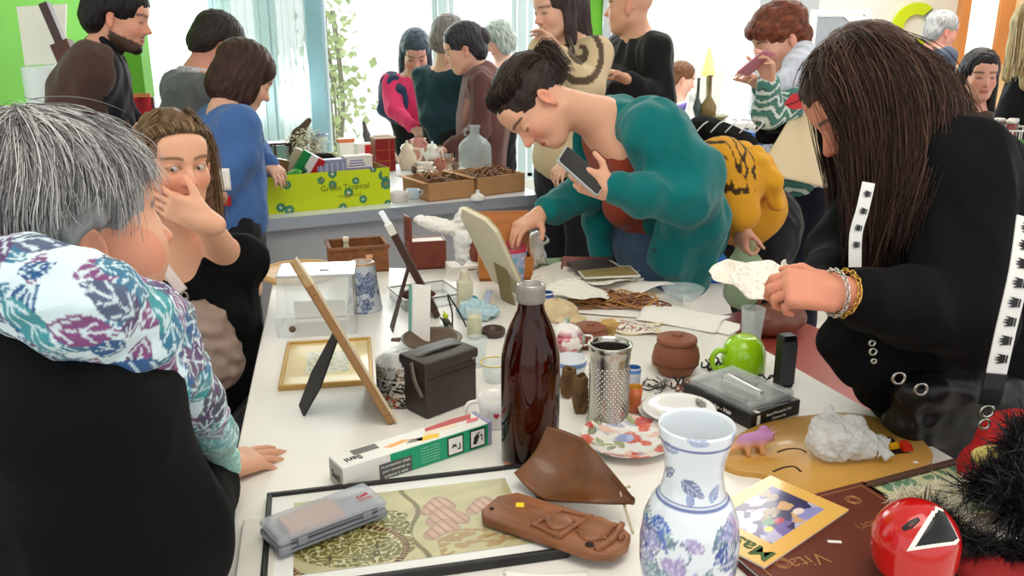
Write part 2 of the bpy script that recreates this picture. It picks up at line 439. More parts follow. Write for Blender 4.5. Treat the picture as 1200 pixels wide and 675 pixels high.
def see_through(m, frac, translucent=None):
    """let part of the light pass straight (and part scatter) through a thin sheet"""
    nt = m.node_tree; L = nt.links.new; out = nt.nodes['Material Output']; cur = nt.nodes['Principled BSDF'].outputs[0]
    if translucent:
        tr = nt.nodes.new('ShaderNodeBsdfTranslucent'); tr.inputs[0].default_value = (*translucent, 1); mx = nt.nodes.new('ShaderNodeMixShader'); mx.inputs[0].default_value = .55; L(cur, mx.inputs[1]); L(tr.outputs[0], mx.inputs[2]); cur = mx.outputs[0]
    tp = nt.nodes.new('ShaderNodeBsdfTransparent'); mx = nt.nodes.new('ShaderNodeMixShader'); mx.inputs[0].default_value = frac; L(cur, mx.inputs[1]); L(tp.outputs[0], mx.inputs[2]); L(mx.outputs[0], out.inputs[0])
    return m
see_through(m_curt, .66, (.93, 1, 1)); see_through(m_glass, .93)
def curtain(x0, x1, Y, z0, z1, lab, n=9, amp=.035):
    fn = lambda u, v: (x0+(x1-x0)*u, Y+amp*math.sin(u*n*6.283)+.012*math.sin(u*n*15+v*2), z0+(z1-z0)*v)
    t = add('curtain', sheet(fn, n*8, 6, .003), m_curt, label=lab, cat='curtain', group=None)
    add('curtain_rail', tube([(x0-.05, Y, z1+.01), (x1+.05, Y, z1+.01)], .012, 8), m_metal, t)
curtain(at(172, 60, BY-.25)[0], at(250, 60, BY-.25)[0], BY-.62, .06, 2.9, 'pale sheer curtain hanging beside the green pillar', 7)
curtain(at(258, 60, BY-.25)[0], at(306, 60, BY-.25)[0], BY-.25, .06, 2.9, 'pale sheer curtain between the grey-sweatered man and the thin window post', 5)
curtain(at(322, 60, BY-.25)[0], at(360, 60, BY-.25)[0], BY-.25, .06, 2.9, 'pale sheer curtain just before the wide blue-grey window post', 5)
# outside: ground and a shrub beyond the glass
struct('ground_outside', box(16, 9, .1, (-1, BY+4.7, -.12)), mat('outside_paving', (235, 238, 232), rough=.9, var=.05))
def shrub(cx, cy, h, r, n, seed, label):
    g = np.random.RandomState(seed); Vs, Fs = [], []
    t = thing('shrub', label, 'shrub', (cx, cy, 0))
    k = 0
    for i in range(n):
        p = g.normal(size=3)*np.array((r, r, h*.28))+np.array((0, 0, h*.55)); p[2] = max(.15, p[2]); d = unit(g.normal(size=3)); e = unit(np.cross(d, g.normal(size=3))); L = .07+.06*g.rand(); w = L*.36
        nn = np.cross(d, e)*.012
        Vs += [p, p+d*L*.5+e*w+nn, p+d*L, p+d*L*.5-e*w+nn]; Fs += [(k, k+1, k+2), (k, k+2, k+3)]; k += 4
    add('leaves', (np.array(Vs), Fs), mat('shrub_leaf', (206, 222, 150), rough=.6, var=.25, vscale=9), t, smooth=False)
    st = join(*[tube(spline([(0, 0, 0), (g.normal()*r*.4, g.normal()*r*.4, h*.4), (g.normal()*r, g.normal()*r*.8, h*.85)], 8), .012, 6) for _ in range(6)])
    add('stem', st, mat('shrub_stem', (150, 140, 105), rough=.8), t)
q = at(388, 110, BY+1.2); shrub(q[0], q[1], 2.0, .16, 420, 3, 'yellow green shrub outside the glass beside the wide window post')
# green pillar pieces and the white wall
struct('wall_back_green', box(xc-xb, .16, ZT, ((xb+xc)/2, BY, 0)), m_green)
struct('trim_8', box(at(714, 60, BY)[0]-xc, .2, ZT, ((xc+at(714, 60, BY)[0])/2, BY-.02, 0)), m_grey)
struct('wall_back_white', box(xd-xc-.1, .16, ZT, ((xc+.1+xd)/2, BY, 0)), m_white)
struct('wall_back_recess', box(xe-xd, .1, ZT, ((xd+xe)/2, BY+.3, 0)), m_white)
x2 = 5.2
struct('wall_back_right', box(x2-xe, .16, ZT, ((xe+x2)/2, BY+.1, 0)), m_white)
# grey partition panels standing before it, seen behind the red-haired woman
p0, p1 = at(885, 0, 6.9)[0], at(958, 0, 6.9)[0]
struct('wall_partition', box(p1-p0, .1, 2.9, ((p0+p1)/2+.12, 7.25, 0)), m_grey)
p0, p1 = at(949, 40, 6.4)[0], at(1016, 40, 6.4)[0]; zt = at(980, 11, 6.4)[2]
t = thing('display_board', 'grey display board in a white frame behind the dark-haired browsing woman', 'display board', ((p0+p1)/2, 6.4, 0))
add('panel', box(p1-p0-.06, .03, zt-.45, (0, 0, .4)), mat('board_grey', (160, 165, 172), rough=.7, var=.05), t, smooth=False)
add('board_frame', join(box(.035, .05, zt, (-(p1-p0)/2+.017, 0, 0)), box(.035, .05, zt, ((p1-p0)/2-.017, 0, 0)), box(p1-p0-.07, .05, .035, (0, 0, zt-.035)), box(p1-p0-.07, .05, .035, (0, 0, .36))), mat('white_frame', (240, 240, 238), rough=.4), t, smooth=False)
for sx in (-1, 1): add('foot', box(.05, .4, .03, (sx*((p1-p0)/2-.02), 0, 0)), mat('white_frame'), t, smooth=False)
add('paper_corner', prism([(-.06, .0), (.09, .0), (.09, -.12)], .004, rot=(math.pi/2, 0, 0), loc=(.08, -.017, zt-.05)), m_white, t, smooth=False)
# low white partition with grey base panel behind the shoppers' legs
q0 = at(862, 285, 5.0); q1 = at(1000, 285, 5.0)
struct('wall_low', box(2.6, .1, .85, (at(930, 285, 5.4)[0]-.1, 5.6, 0)), mat('low_grey', (190, 194, 200), rough=.7, var=.04))
struct('baseboard_low', box(2.6, .03, .1, (at(930, 285, 5.4)[0]-.1, 5.53, 0)), mat('base_beige', (196, 176, 160), rough=.6))
# left: green side wall with things leaning on it
gx = at(30, 60, 4.7)[0]
struct('wall_left', box(.12, 3.6, ZT, (-3.15, 5.0, 0), rot=(0, 0, -.12)), m_green)
struct('wall_left_low', box(.12, 3.6, .35, (-3.05, 5.0, .3), rot=(0, 0, -.12)), mat('low_wood', (92, 70, 50), rough=.6, var=.2))
struct('wall_back_left', box(xa+4.2-.0, .16, ZT, ((xa-4.2)/2, BY-.4, 0)), m_green)
# round yellow-green emblem on the white wall
q = at(1072, 32, BY); 
arc = [(.20*math.cos(a), .20*math.sin(a)) for a in np.linspace(.9, 5.4, 40)]; inn = [(.105*math.cos(a), .105*math.sin(a)) for a in np.linspace(5.2, 1.1, 40)]
t = thing('wall_emblem', 'round yellow green ring emblem on the white back wall', 'sign', (q[0], BY, q[2]))
P = np.array(arc); Q = np.array(inn); n = 40
V = np.array([(x, -.0, z) for x, z in arc]+[(x, -.0, z) for x, z in inn[::-1]]); V2 = V+np.array((0, .03, 0)); F = []
for i in range(n-1): F += [(i, n+i, n+i+1, i+1), (2*n+i, 2*n+i+1, 3*n+i+1, 3*n+i), (i, i+1, 2*n+i+1, 2*n+i), (n+i, 3*n+i, 3*n+i+1, n+i+1)]
F += [(0, 2*n, 3*n, n), (n-1, 2*n-1, 4*n-1, 3*n-1)]
add('ring', (np.vstack([V, V2])+np.array((0, -.02, 0)), F), mat('emblem_yellow', (214, 240, 40), rough=.5), t, smooth=False)
arc2 = [(.20*math.cos(a), .20*math.sin(a)) for a in np.linspace(-.85, .85, 16)]; 
V = np.array([(x, -.0, z) for x, z in arc2]+[(x*.53, -.0, z*.53) for x, z in arc2]); V2 = V+np.array((0, .03, 0)); n = 16; F = []
for i in range(n-1): F += [(i, n+i, n+i+1, i+1), (2*n+i, 2*n+i+1, 3*n+i+1, 3*n+i), (i, i+1, 2*n+i+1, 2*n+i), (n+i, 3*n+i, 3*n+i+1, n+i+1)]
add('pale_segment', (np.vstack([V, V2])+np.array((0, -.02, 0)), F), mat('emblem_pale', (206, 232, 224), rough=.5), t, smooth=False)
# wood-framed window and warm wall on the right
struct('wall_right', box(3.2, .14, ZT, (at(1126, 60, 6.6)[0]+1.6, 6.6, 0)), mat('warm_wall', (240, 196, 140), rough=.7, var=.06))
w0, w1 = at(1123, 40, 6.45)[0], at(1184, 40, 6.45)[0]; z0 = at(1150, 76, 6.45)[2]
fm = mat('window_wood', (196, 120, 48), rough=.45, var=.25, vscale=5, stripes=(1, 1, .2))
f7 = struct('window_7', join(box(.06, .08, 3.3-z0, (w0+.03, 6.48, z0)), box(.1, .08, 3.3-z0, (w1-.05, 6.48, z0)), box(w1-w0-.16, .08, .07, ((w0+w1)/2-.02, 6.48, z0))), fm)
add('pane', box(w1-w0-.14, .02, 3.2-z0, ((w0+w1)/2-.02, 6.49, z0+.06)), mat('frosted_pane', (228, 244, 232), rough=.3, emit=.35), f7, smooth=False)

struct('ceiling', box(9.2, 10.6, .12, (0.6, 2.5, 3.42)), m_white)
# ------------------------------------------------------------------ people: one continuous skin surface, hair and clothing as its children
def basis(fwd, up):
    y = unit(fwd); z = np.asarray(up, float); z = unit(z-y*(z@y)); x = np.cross(y, z); return np.array([x, y, z])
class Human:
    def __init__(s, label, head, fwd, up=(0, 0, 1), sc=1., h=.006, skin=(222, 170, 140), brow=(70, 50, 40), lip=(190, 95, 90), eyes='down', base=None, group=None, full=0):
        s.label, s.c, s.R, s.sc, s.h, s.skin_c, s.brow, s.lip, s.eyes = label, np.asarray(head, float), basis(fwd, up), sc, h, skin, brow, lip, eyes
        s.S = Soft(h); s.parts = []; s.base = base; s.group = group
        s.head(full)
    def L(s, p): return s.c+(np.asarray(p, float)*s.sc)@s.R
    def loc(s, V): return ((V-s.c)@s.R.T)/s.sc
    def hell(s, c, r, k=.02, op='+', S=None, rot=None):
        R = s.R if rot is None else rot@s.R
        (S or s.S).ell(s.L(c), np.asarray(r)*s.sc, R, k*s.sc, op)
    def hcap(s, a, b, ra, rb=None, k=.02, op='+', S=None):
        (S or s.S).cap(s.L(a), s.L(b), ra*s.sc, (ra if rb is None else rb)*s.sc, k*s.sc, op)
    def head(s, full=0):
        E, C = s.hell, s.hcap
        E((0, -.014, .036), (.073, .094, .082)); E((0, .022, -.034), (.060, .068, .080), .03)
        E((0, .060, -.093), (.024, .022, .018), .03)
        for q in (-1, 1):
            E((q*.034, .054, -.030), (.026, .026, .024), .025)
            C((q*.050, -.005, -.055), (q*.022, .055, -.092), .022, .018, .025)
            C((q*.012, .082, .020), (q*.040, .066, .020), .010, .009, .016)
        E((0, .066, .048), (.052, .022, .030), .03)
        for q in (-1, 1): E((q*.031, .094, .000), (.019, .015, .0115), .014, '-')
        C((0, .080, .010), (0, .107, -.030), .0075, .0105, .012)
        for q in (-1, 1): C((q*.009, .094, -.034), (q*.011, .098, -.035), .0075, .007, .006)
        C((-.016, .0815, -.062), (.016, .0815, -.062), .0075, k=.008); C((-.014, .080, -.073), (.014, .080, -.073), .0085, k=.008)
        for q in (-1, 1):
            E((q*.031, .0735, .000), (.0165, .0135, .0125), .006)
            t = .35*q; rot = np.array([[math.cos(t), -math.sin(t), 0], [math.sin(t), math.cos(t), 0], [0, 0, 1]])
            E((q*.078, -.012, -.010), (.0075, .019, .031), .006, rot=rot); E((q*.0835, -.007, -.006), (.005, .010, .017), .005, '-', rot=rot)
            E((q*.077, -.008, -.034), (.007, .009, .010), .006)
        if full:
            for q in (-1, 1): E((q*.042, .044, -.032), (.036, .038, .048), .03)
        if s.eyes == 'open':
            for q in (-1, 1): E((q*.031, .092, .000), (.0135, .016, .0044), .002, '-')
    def neck(s, nb, r=.052, r2=.062):
        s.S.cap(s.L((0, -.028, -.055)), nb, r*s.sc, r2*s.sc, .03); s.nb = np.asarray(nb, float); return s
    def arm(s, sh, el, wr, r=(.048, .040, .036, .026)):
        m = np.asarray(el)*.72+np.asarray(wr)*.28
        s.S.chain([sh, el], [r[0], r[1]], .03); s.S.chain([el, m, wr], [r[1], r[2]*1.1, r[3]], .02); return s
    def hand(s, wrist, f, n, thumb, curl=(.3, .3, .35, .4), sc=1., spread=.06, tcurl=.3, tf=.55):
        f = unit(f); n = np.asarray(n, float); n = unit(n-f*(n@f)); l = np.cross(f, n); l = l if l@np.asarray(thumb) > 0 else -l
        wrist = np.asarray(wrist, float); S = s.S; R = np.array([l, f, n]); q = sc
        S.bx(wrist+f*.050*q, (.040*q, .048*q, .0135*q), R, .012*q, .010)
        S.ell(wrist+f*.035*q+l*.026*q+n*.006*q, (.018*q, .032*q, .016*q), R, .010)
        S.cap(wrist-f*.03*q, wrist+f*.03*q, .025*q, .024*q, .015)
        tips = []
        for i in range(4):
            b = wrist+f*(.086, .091, .087, .077)[i]*q+l*(.029, .0095, -.0100, -.0285)[i]*q
            tot = (.072, .080, .074, .058)[i]*q; a = 0; d0 = unit(f+l*(1.2, .3, -.5, -1.4)[i]*spread)
            r0 = (.0092, .0094, .0088, .0078)[i]*q
            p = b-f*.012*q
            S.cap(p, b, r0, r0, .006)
            for j in range(3):
                a += curl[i]*(.9, 1.1, .75)[j]; d = d0*math.cos(a)+n*math.sin(a); e = b+d*tot*(.44, .31, .25)[j]
                S.cap(b, e, r0*(1, .93, .86)[j], r0*(.93, .86, .74)[j], .0025); b = e
            tips.append(b)
        b = wrist+f*.026*q+l*.030*q+n*.008*q; d = unit(f*tf+l*.75+n*.3)
        m = b+d*.044*q; d2 = unit(d+f*tcurl+n*tcurl*.8-l*tcurl*.5); e = m+d2*.036*q
        S.cap(b, m, .0130*q, .0105*q, .008); S.cap(m, e, .0102*q, .0080*q, .003); tips.append(e)
        return tips
    def torso(s, N, P, rx, w=1., o=0., d=1., S=None, k=.05, bust=0., hips=1.):
        S = S or s.S; N = np.asarray(N, float); P = np.asarray(P, float); up = unit(N-P); Ln = np.linalg.norm(N-P)
        rx = np.asarray(rx, float); rx = unit(rx-up*(rx@up)); fw = np.cross(up, rx); R = np.array([rx, fw, up])
        S.ell(P+up*Ln*.68, (.158*w+o, .100*d+o, .20*Ln/.52), R, k); S.ell(P+up*Ln*.34+fw*.01, (.140*w+o, .104*d+o, .19*Ln/.52), R, k)
        S.ell(P+up*Ln*.04, (.165*w*hips+o, .120*d+o, .14), R, k)
        S.cap(N-up*.055-rx*.135*w, N-up*.055+rx*.135*w, .052+o, .052+o, k)
        if bust:
            for q in (-1, 1): S.ell(P+up*Ln*.60+fw*.075+rx*q*.07*w, (.062+o, .055*bust+o, .06+o), R, .03)
        s.tR = R
        return s
    def legs(s, S, hip, rx, o=0., step=(0, 0, 0), knee=None, hipw=.085, upto=.05):
        hip = np.asarray(hip, float); rx = unit((rx[0], rx[1], 0)); feet = []
        for q in (-1, 1):
            a = hip+rx*q*hipw; f = np.array((a[0], a[1], upto))+np.asarray(step)*q
            kn = (a+f)/2+np.array((0, 0, .02))
            S.chain([a, kn, f], [.092+o, .064+o, .050+o], .04); feet.append(f)
        return feet
    def garment(s, name, S, m, folds=.004, fs=5., seed=1, label=None, smooth=2, stretch=(1, 1, .5), tint=None, clip=None):
        VF = S.mesh(smooth, clip)
        if folds: VF = wrinkle(VF, folds*1.7, fs*2.1, seed, stretch)
        s.parts.append((name, VF, m, label, tint(VF[0], VF[1]) if tint else None)); return s
    def part(s, name, VF, m, label=None): s.parts.append((name, VF, m, label, VF[2] if len(VF) > 2 else None)); return s
    def hair(s, prims, col, h=None, seed=1, amp=.25, label=None, fibre=None, k=.02, name='hair', lumps=.003, ax=(30, 30, 6), extra=None):
        S = Soft(h or s.h)
        for p in prims:
            if p[0] in '+-': s.hell(p[1], p[2], p[3] if len(p) > 3 else k, p[0], S)
            else: s.hcap(p[1], p[2], p[3], p[4] if len(p) > 4 else None, k, '+', S)
        VF = S.mesh(2); V, F = VF[:2]
        Q = s.loc(V)*np.asarray(ax); n = noise3(Q, 1., seed)
        N = normals(V, F); V = V+N*(n*lumps)[:, None]
        T = np.asarray(lin(col))*(1+amp*n+amp*.6*noise3(Q*2.3, 1., seed+3))[:, None]
        VF = (V, F, np.clip(T, .004, 1))
        if extra is not None:
            VF = cat3(VF, extra)
        s.parts.append((name, VF, mat('hair', attr=True, rough=.5, spec=.28, bump=.25, bscale=220), label, VF[2])); return s
    def shoes(s, feet, fwd, m):
        f = unit((fwd[0], fwd[1], 0)); x = np.array((f[1], -f[0], 0)); R = np.array([x, f, (0, 0, 1)])
        for p in feet:
            S = Soft(.008); p = np.array((p[0], p[1], 0)); S.ell(p+f*.08+np.array((0, 0, .035)), (.045, .13, .035), R); S.ell(p+np.array((0, 0, .05)), (.045, .06, .05), R, .03)
            s.part('shoe', S.mesh(1), m)
    def done(s):
        V, F = s.S.mesh(2); Q = s.loc(V); x, y, z = Q.T; base = np.asarray(lin(s.skin_c)); T = np.tile(base, (len(V), 1))
        near = (np.abs(x) < .11) & (np.abs(y) < .14) & (np.abs(z) < .14)
        def paint(mask, col, a): 
            a = np.clip(a, 0, 1)*mask; T[:] = T*(1-a[:, None])+np.asarray(lin(col))*a[:, None]
        red = tuple(np.clip(np.array(s.skin_c)*(1.0, .78, .76), 0, 255))
        ax = np.abs(x)
        paint(near & (y > .03), red, .55*np.exp(-((ax-.038)**2+(z+.032)**2)/.0005))
        paint(near & (y > .08), red, .6*np.exp(-(x**2+(z+.032)**2)/.0002))
        paint(near & (ax > .07) & (z > -.05) & (z < .03), red, .45+0*z)
        lw = .0235; zc = -.067+.0015*(ax/lw)
        paint(near & (y > .06), s.lip, 1.2*np.exp(-((np.maximum(0, ax-lw*.6)/.007)**2+((z-zc)/.0075)**4)))
        paint(near & (y > .06), tuple(np.array(s.lip)*.45), .9*np.exp(-((z-zc)/.0018)**2)*(ax < lw))
        bz = .023+.004*(1-((ax-.034)/.022)**2)
        paint(near & (y > .04) & (ax > .012) & (ax < .055), s.brow, .9*np.exp(-((z-bz)/.0042)**4))
        if s.eyes == 'open': paint(near & (y > .05), s.brow, .85*np.exp(-((np.sqrt(((ax-.031)/.0150)**2+((z-.0012)/.0062)**2)-1)/.22)**2)*(z > -.003))
        else:
            ez = -.0045 if s.eyes == 'down' else -.001
            if s.eyes == 'far': 
                paint(near & (y > .05), (60, 42, 36), .9*np.exp(-((ax-.031)/.0135)**4-((z-.000)/.0052)**4))
            else:
                zz = ez-.004*(1-((ax-.031)/.0145)**2)
                paint(near & (y > .05) & (np.abs(ax-.031) < .0155), (45, 30, 26), .9*np.exp(-((z-zz)/.0022)**2))
        paint(near & (y > .085), tuple(np.array(s.skin_c)*.45), .7*np.exp(-(((ax-.0065)/.003)**2+((z+.0415)/.0025)**2)))
        if getattr(s, 'stubble', None): paint(near & (y > -.015) & (z > -.128) & (z < -.052-.28*np.maximum(y, 0)) & ~((ax < .022) & (z > -.080)), s.stubble, .9+0*z); paint(near & (y > .075) & (ax < .026) & (np.abs(z+.052) < .004), s.stubble, .8+0*z)
        m = mat('skin', attr=True, rough=.5, spec=.4, bump=.06, bscale=300, sss=.12)
        o = add('person', (V, F), m, label=s.label, cat='person', group=s.group, tint=T)
        if s.eyes == 'open':
            em = mat('eyeball', attr=True, rough=.12, spec=.6)
            g = getattr(s, 'gaze', V3(0, 1, 0))
            for q in (-1, 1):
                U, FF = lathe([(.0122*math.sin(a), -.0122*math.cos(a)) for a in np.linspace(0.001, math.pi-.001, 18)], 20)
                d = U@unit((0, 0, 1))/.0122
                R = basis(g, (0, 0, 1)); W = U@np.array([R[0], R[2], R[1]])
                t = np.where((d > .995)[:, None], lin((8, 8, 10)), np.where((d > .90)[:, None], lin((84, 74, 58)), lin((188, 178, 172))))
                s.parts.append(('eye', (s.L(W+np.array((q*.031, .0742, 0))), FF), em, None, t))
        for name, VF, mm, lab, tint in s.parts:
            add(name, VF[:2], mm, o, label=lab, tint=tint)
        b = s.base if s.base is not None else np.array((V[:, 0].mean(), V[:, 1].mean(), 0))
        rebase(o, b); s.o = o
        return o
SHORT = [('+', (0, -.016, .046), (.082, .104, .084)), ('+', (0, -.065, -.012), (.072, .052, .075)), ('-', (0, .098, -.030), (.074, .062, .085), .012),
         ('-', (.085, -.010, -.030), (.03, .03, .045), .008), ('-', (-.085, -.010, -.030), (.03, .03, .045), .008)]
cloth = lambda key, rgb, **k: mat(key, rgb, rough=.85, spec=.2, sheen=k.pop('sheen', .15), bump=k.pop('bump', .25), bscale=k.pop('bscale', 260), **k)
DARK = lambda: cloth('dark_trousers', (24, 25, 30))
def look(yaw, pitch=0):
    a, p = math.radians(yaw), math.radians(pitch); return V3(math.sin(a)*math.cos(p), math.cos(a)*math.cos(p), math.sin(p))
def rightof(yaw): a = math.radians(yaw); return V3(math.cos(a), -math.sin(a), 0)
BLACK = lambda: cloth("black_knit", (6, 6, 8), sheen=0., bump=.12)
SHOE = lambda: mat('black_shoe', (22, 21, 22), rough=.4)

# ---- grey-haired woman in front, seen from behind her right shoulder
def grey_woman():
    H = Human('grey-haired person in a black top and leaf-printed scarf, one hand on the white table', at(84, 270, 1.06), look(43, 2), (0, 0, 1), 1.10, .0042, (216, 162, 132), brow=(120, 110, 105), full=1)
    N = at(70, 372, 1.03); P = np.array((-.60, 1.0, .52)); rx = rightof(62)
    H.neck(N, .056, .07); H.torso(N, P, rx, 1.05, -.012)
    sh = N+rx*.17-np.array((0, 0, .05)); el = at(205, 650, .97); wr = onz(258, 566)+np.array((-.012, -.005, .028))
    H.arm(sh, el, wr)
    d = onz(322, 541)-onz(262, 566)
    H.hand(wr, unit(d)*1.0+np.array((0, 0, -.12)), (0, .05, -1), (-.3, 1, 0), (.10, .12, .2, .35), .95, .10, .1, .8)
    l = N-rx*.17-np.array((0, 0, .05)); l2 = at(20, 640, 1.35); lw = np.array((-.50, 1.42, .70))
    H.arm(l, l2, lw); H.hand(lw, (.3, .8, -.3), (0, 0, -1), (1, 0, 0))
    T = Soft(.007); H.torso(N-np.array((0, 0, .025)), P, rx, 1.08, .022, 1.05, T, .06, bust=.9)
    T.chain([sh+rx*.01, el], [.082, .068], .05); T.chain([el, el*.3+wr*.7, wr-unit(wr-el)*.035], [.066, .05, .043], .03)
    T.chain([l, l2], [.078, .062], .05); T.chain([l2, lw], [.06, .045], .03)
    T.ell((N+sh)/2+np.array((0, 0, -.04)), (.12, .12, .10), None, .06); T.chain([at(-30, 445, .95), at(100, 512, .93), at(198, 612, .95)], [.07, .072, .066], .05)
    H.garment('sweater', T, BLACK(), .005, 3., 3)
    S = Soft(.010); 
    for q in (-1, 1):
        a = P+rx*q*.09; f = unit((math.sin(math.radians(62)), math.cos(math.radians(62)), 0)); k = a+f*.40+np.array((0, 0, -.03)); b = np.array((k[0], k[1], .06))
        S.chain([a, k, b], [.09, .065, .05], .04); b2 = b
        H.part('shoe', Soft(.008).ell(np.array((b[0], b[1], .04))+f*.07, (.05, .12, .04), basis(f, (0, 0, 1))).mesh(1), SHOE())
    H.garment('trousers', S, DARK(), .004)
    # hair: a full grey crop with every lock laid down from the crown
    pal = [(150, 148, 148), (190, 188, 186), (128, 126, 128), (226, 224, 220), (104, 102, 105), (168, 166, 166), (205, 203, 200)]
    gs = []
    crown = np.array((-.01, -.035, .136))
    C = np.array((0, -.030, .040)); Rr = np.array((.097, .128, .092))
    for k in range(25):
        a = math.radians(-158+316*k/24)          # angle about the head, 0 = back
        dx, dy = math.sin(a), -math.cos(a)
        low = float(np.interp(abs(math.degrees(a)), [0, 52, 70, 82, 108, 116, 126, 132, 180], [-.085, -.080, -.03, .040, .040, -.005, -.005, .038, .038]))
        pts = []
        for t in np.linspace(0, 1, 7):
            ph = .06+t*1.50; rz = C[2]+Rr[2]*math.cos(ph); 
            tw = .45*t*(1-t)
            x = C[0]+Rr[0]*math.sin(ph)*math.sin(a+tw); y = C[1]+Rr[1]*math.sin(ph)*(-math.cos(a+tw))
            pts.append(np.array((x, y, rz)))
        e = pts[-1]; k2 = 1.0 if low > 0 else (.93 if low > -.04 else .82)
        if low < .03: pts.append(np.array(((e[0]-C[0])*1.0+C[0], (e[1]-C[1])*1.0+C[1], (C[2]+low)/2-.0))); pts.append(np.array(((e[0]-C[0])*k2+C[0], (e[1]-C[1])*k2+C[1], low)))
        gs.append([H.L(p) for p in pts])
    st = strands(gs, 6500, .00070, .0065, 5, .5, 12, pal, .62, wave=.9)
    st2 = strands([[p+(p-H.L(C))*.05 for p in q] for q in gs], 500, .0006, .009, 8, .3, 12, [(225, 223, 220), (120, 118, 118)], .5)
    H.hair([('+', (0, -.028, .038), (.090, .116, .084)), ('+', (0, -.070, -.015), (.079, .062, .070)), ('-', (0, .100, -.048), (.075, .064, .085), .012),
            ('-', (.092, .008, -.035), (.04, .040, .055), .008), ('-', (-.092, .012, -.052), (.04, .04, .05), .008)], (140, 138, 138), .0042, 4, .3, lumps=.004, ax=(40, 40, 9), extra=cat3(st, st2))
    # scarf: a wide soft roll round the neck, its end hanging to the hand
    S = Soft(.0032)
    ring = [(-30, 325, .93), (30, 332, .87), (95, 356, .86), (150, 382, .93), (178, 385, 1.06), (162, 370, 1.17)]
    ring = [at(*q) for q in ring]; S.chain(ring, [.040, .046, .052, .052, .048, .042], .03)
    up = [at(-25, 334, .98), at(50, 338, .93), at(108, 345, .93), at(150, 368, 1.05), at(172, 372, 1.16)]; S.chain(up, [.04, .042, .04, .036, .035], .02)
    S.chain([at(-40, 362, 1.1), at(40, 355, 1.2), at(120, 352, 1.25), at(165, 360, 1.18)], [.06, .06, .05, .04], .03)
    out = [at(75, 378, .86), at(130, 415, .90), at(185, 445, .99), at(205, 425, 1.07)]; S.chain(out, [.028, .036, .042, .040], .02)
    tail = [at(200, 428, 1.05), at(228, 470, 1.10), at(250, 505, 1.17), at(270, 548, 1.25)]; S.chain(tail, [.042, .036, .030, .016], .02)
    S.chain([at(215, 440, 1.12), at(245, 490, 1.2), at(262, 535, 1.28)], [.030, .022, .012], .015)
    V, F = S.mesh(3); V, F = wrinkle((V, F), .0050, 13, 4, (1, 1, 1.3))[:2]
    rnd = np.random.RandomState(2); base = np.tile(np.asarray(lin((216, 236, 242))), (len(V), 1))
    T = leaves_on(V, F, base, 560, [(62, 120, 150), (90, 100, 128), (96, 70, 110), (70, 150, 158), (86, 90, 104), (132, 80, 128), (52, 92, 140)], .033, .50, 3, .85, None, (9, 13, .8))
    zt = V[:, 2]; px = V[:, 0]
    wn = np.clip((at(240, 500, 1.15)[2]+.03-zt)/.10, 0, 1)[:, None]; T = T*(1-wn*.75)+np.asarray(lin((176, 232, 214)))*wn*.75
    H.parts.append(('scarf', (V, F), cloth('printed_scarf', (230, 240, 240), attr=True, bump=.3, bscale=400), 'pale scarf printed with blue, teal and plum leaves', T))
    H.base = (P[0], P[1], 0)
    H.done()
grey_woman()

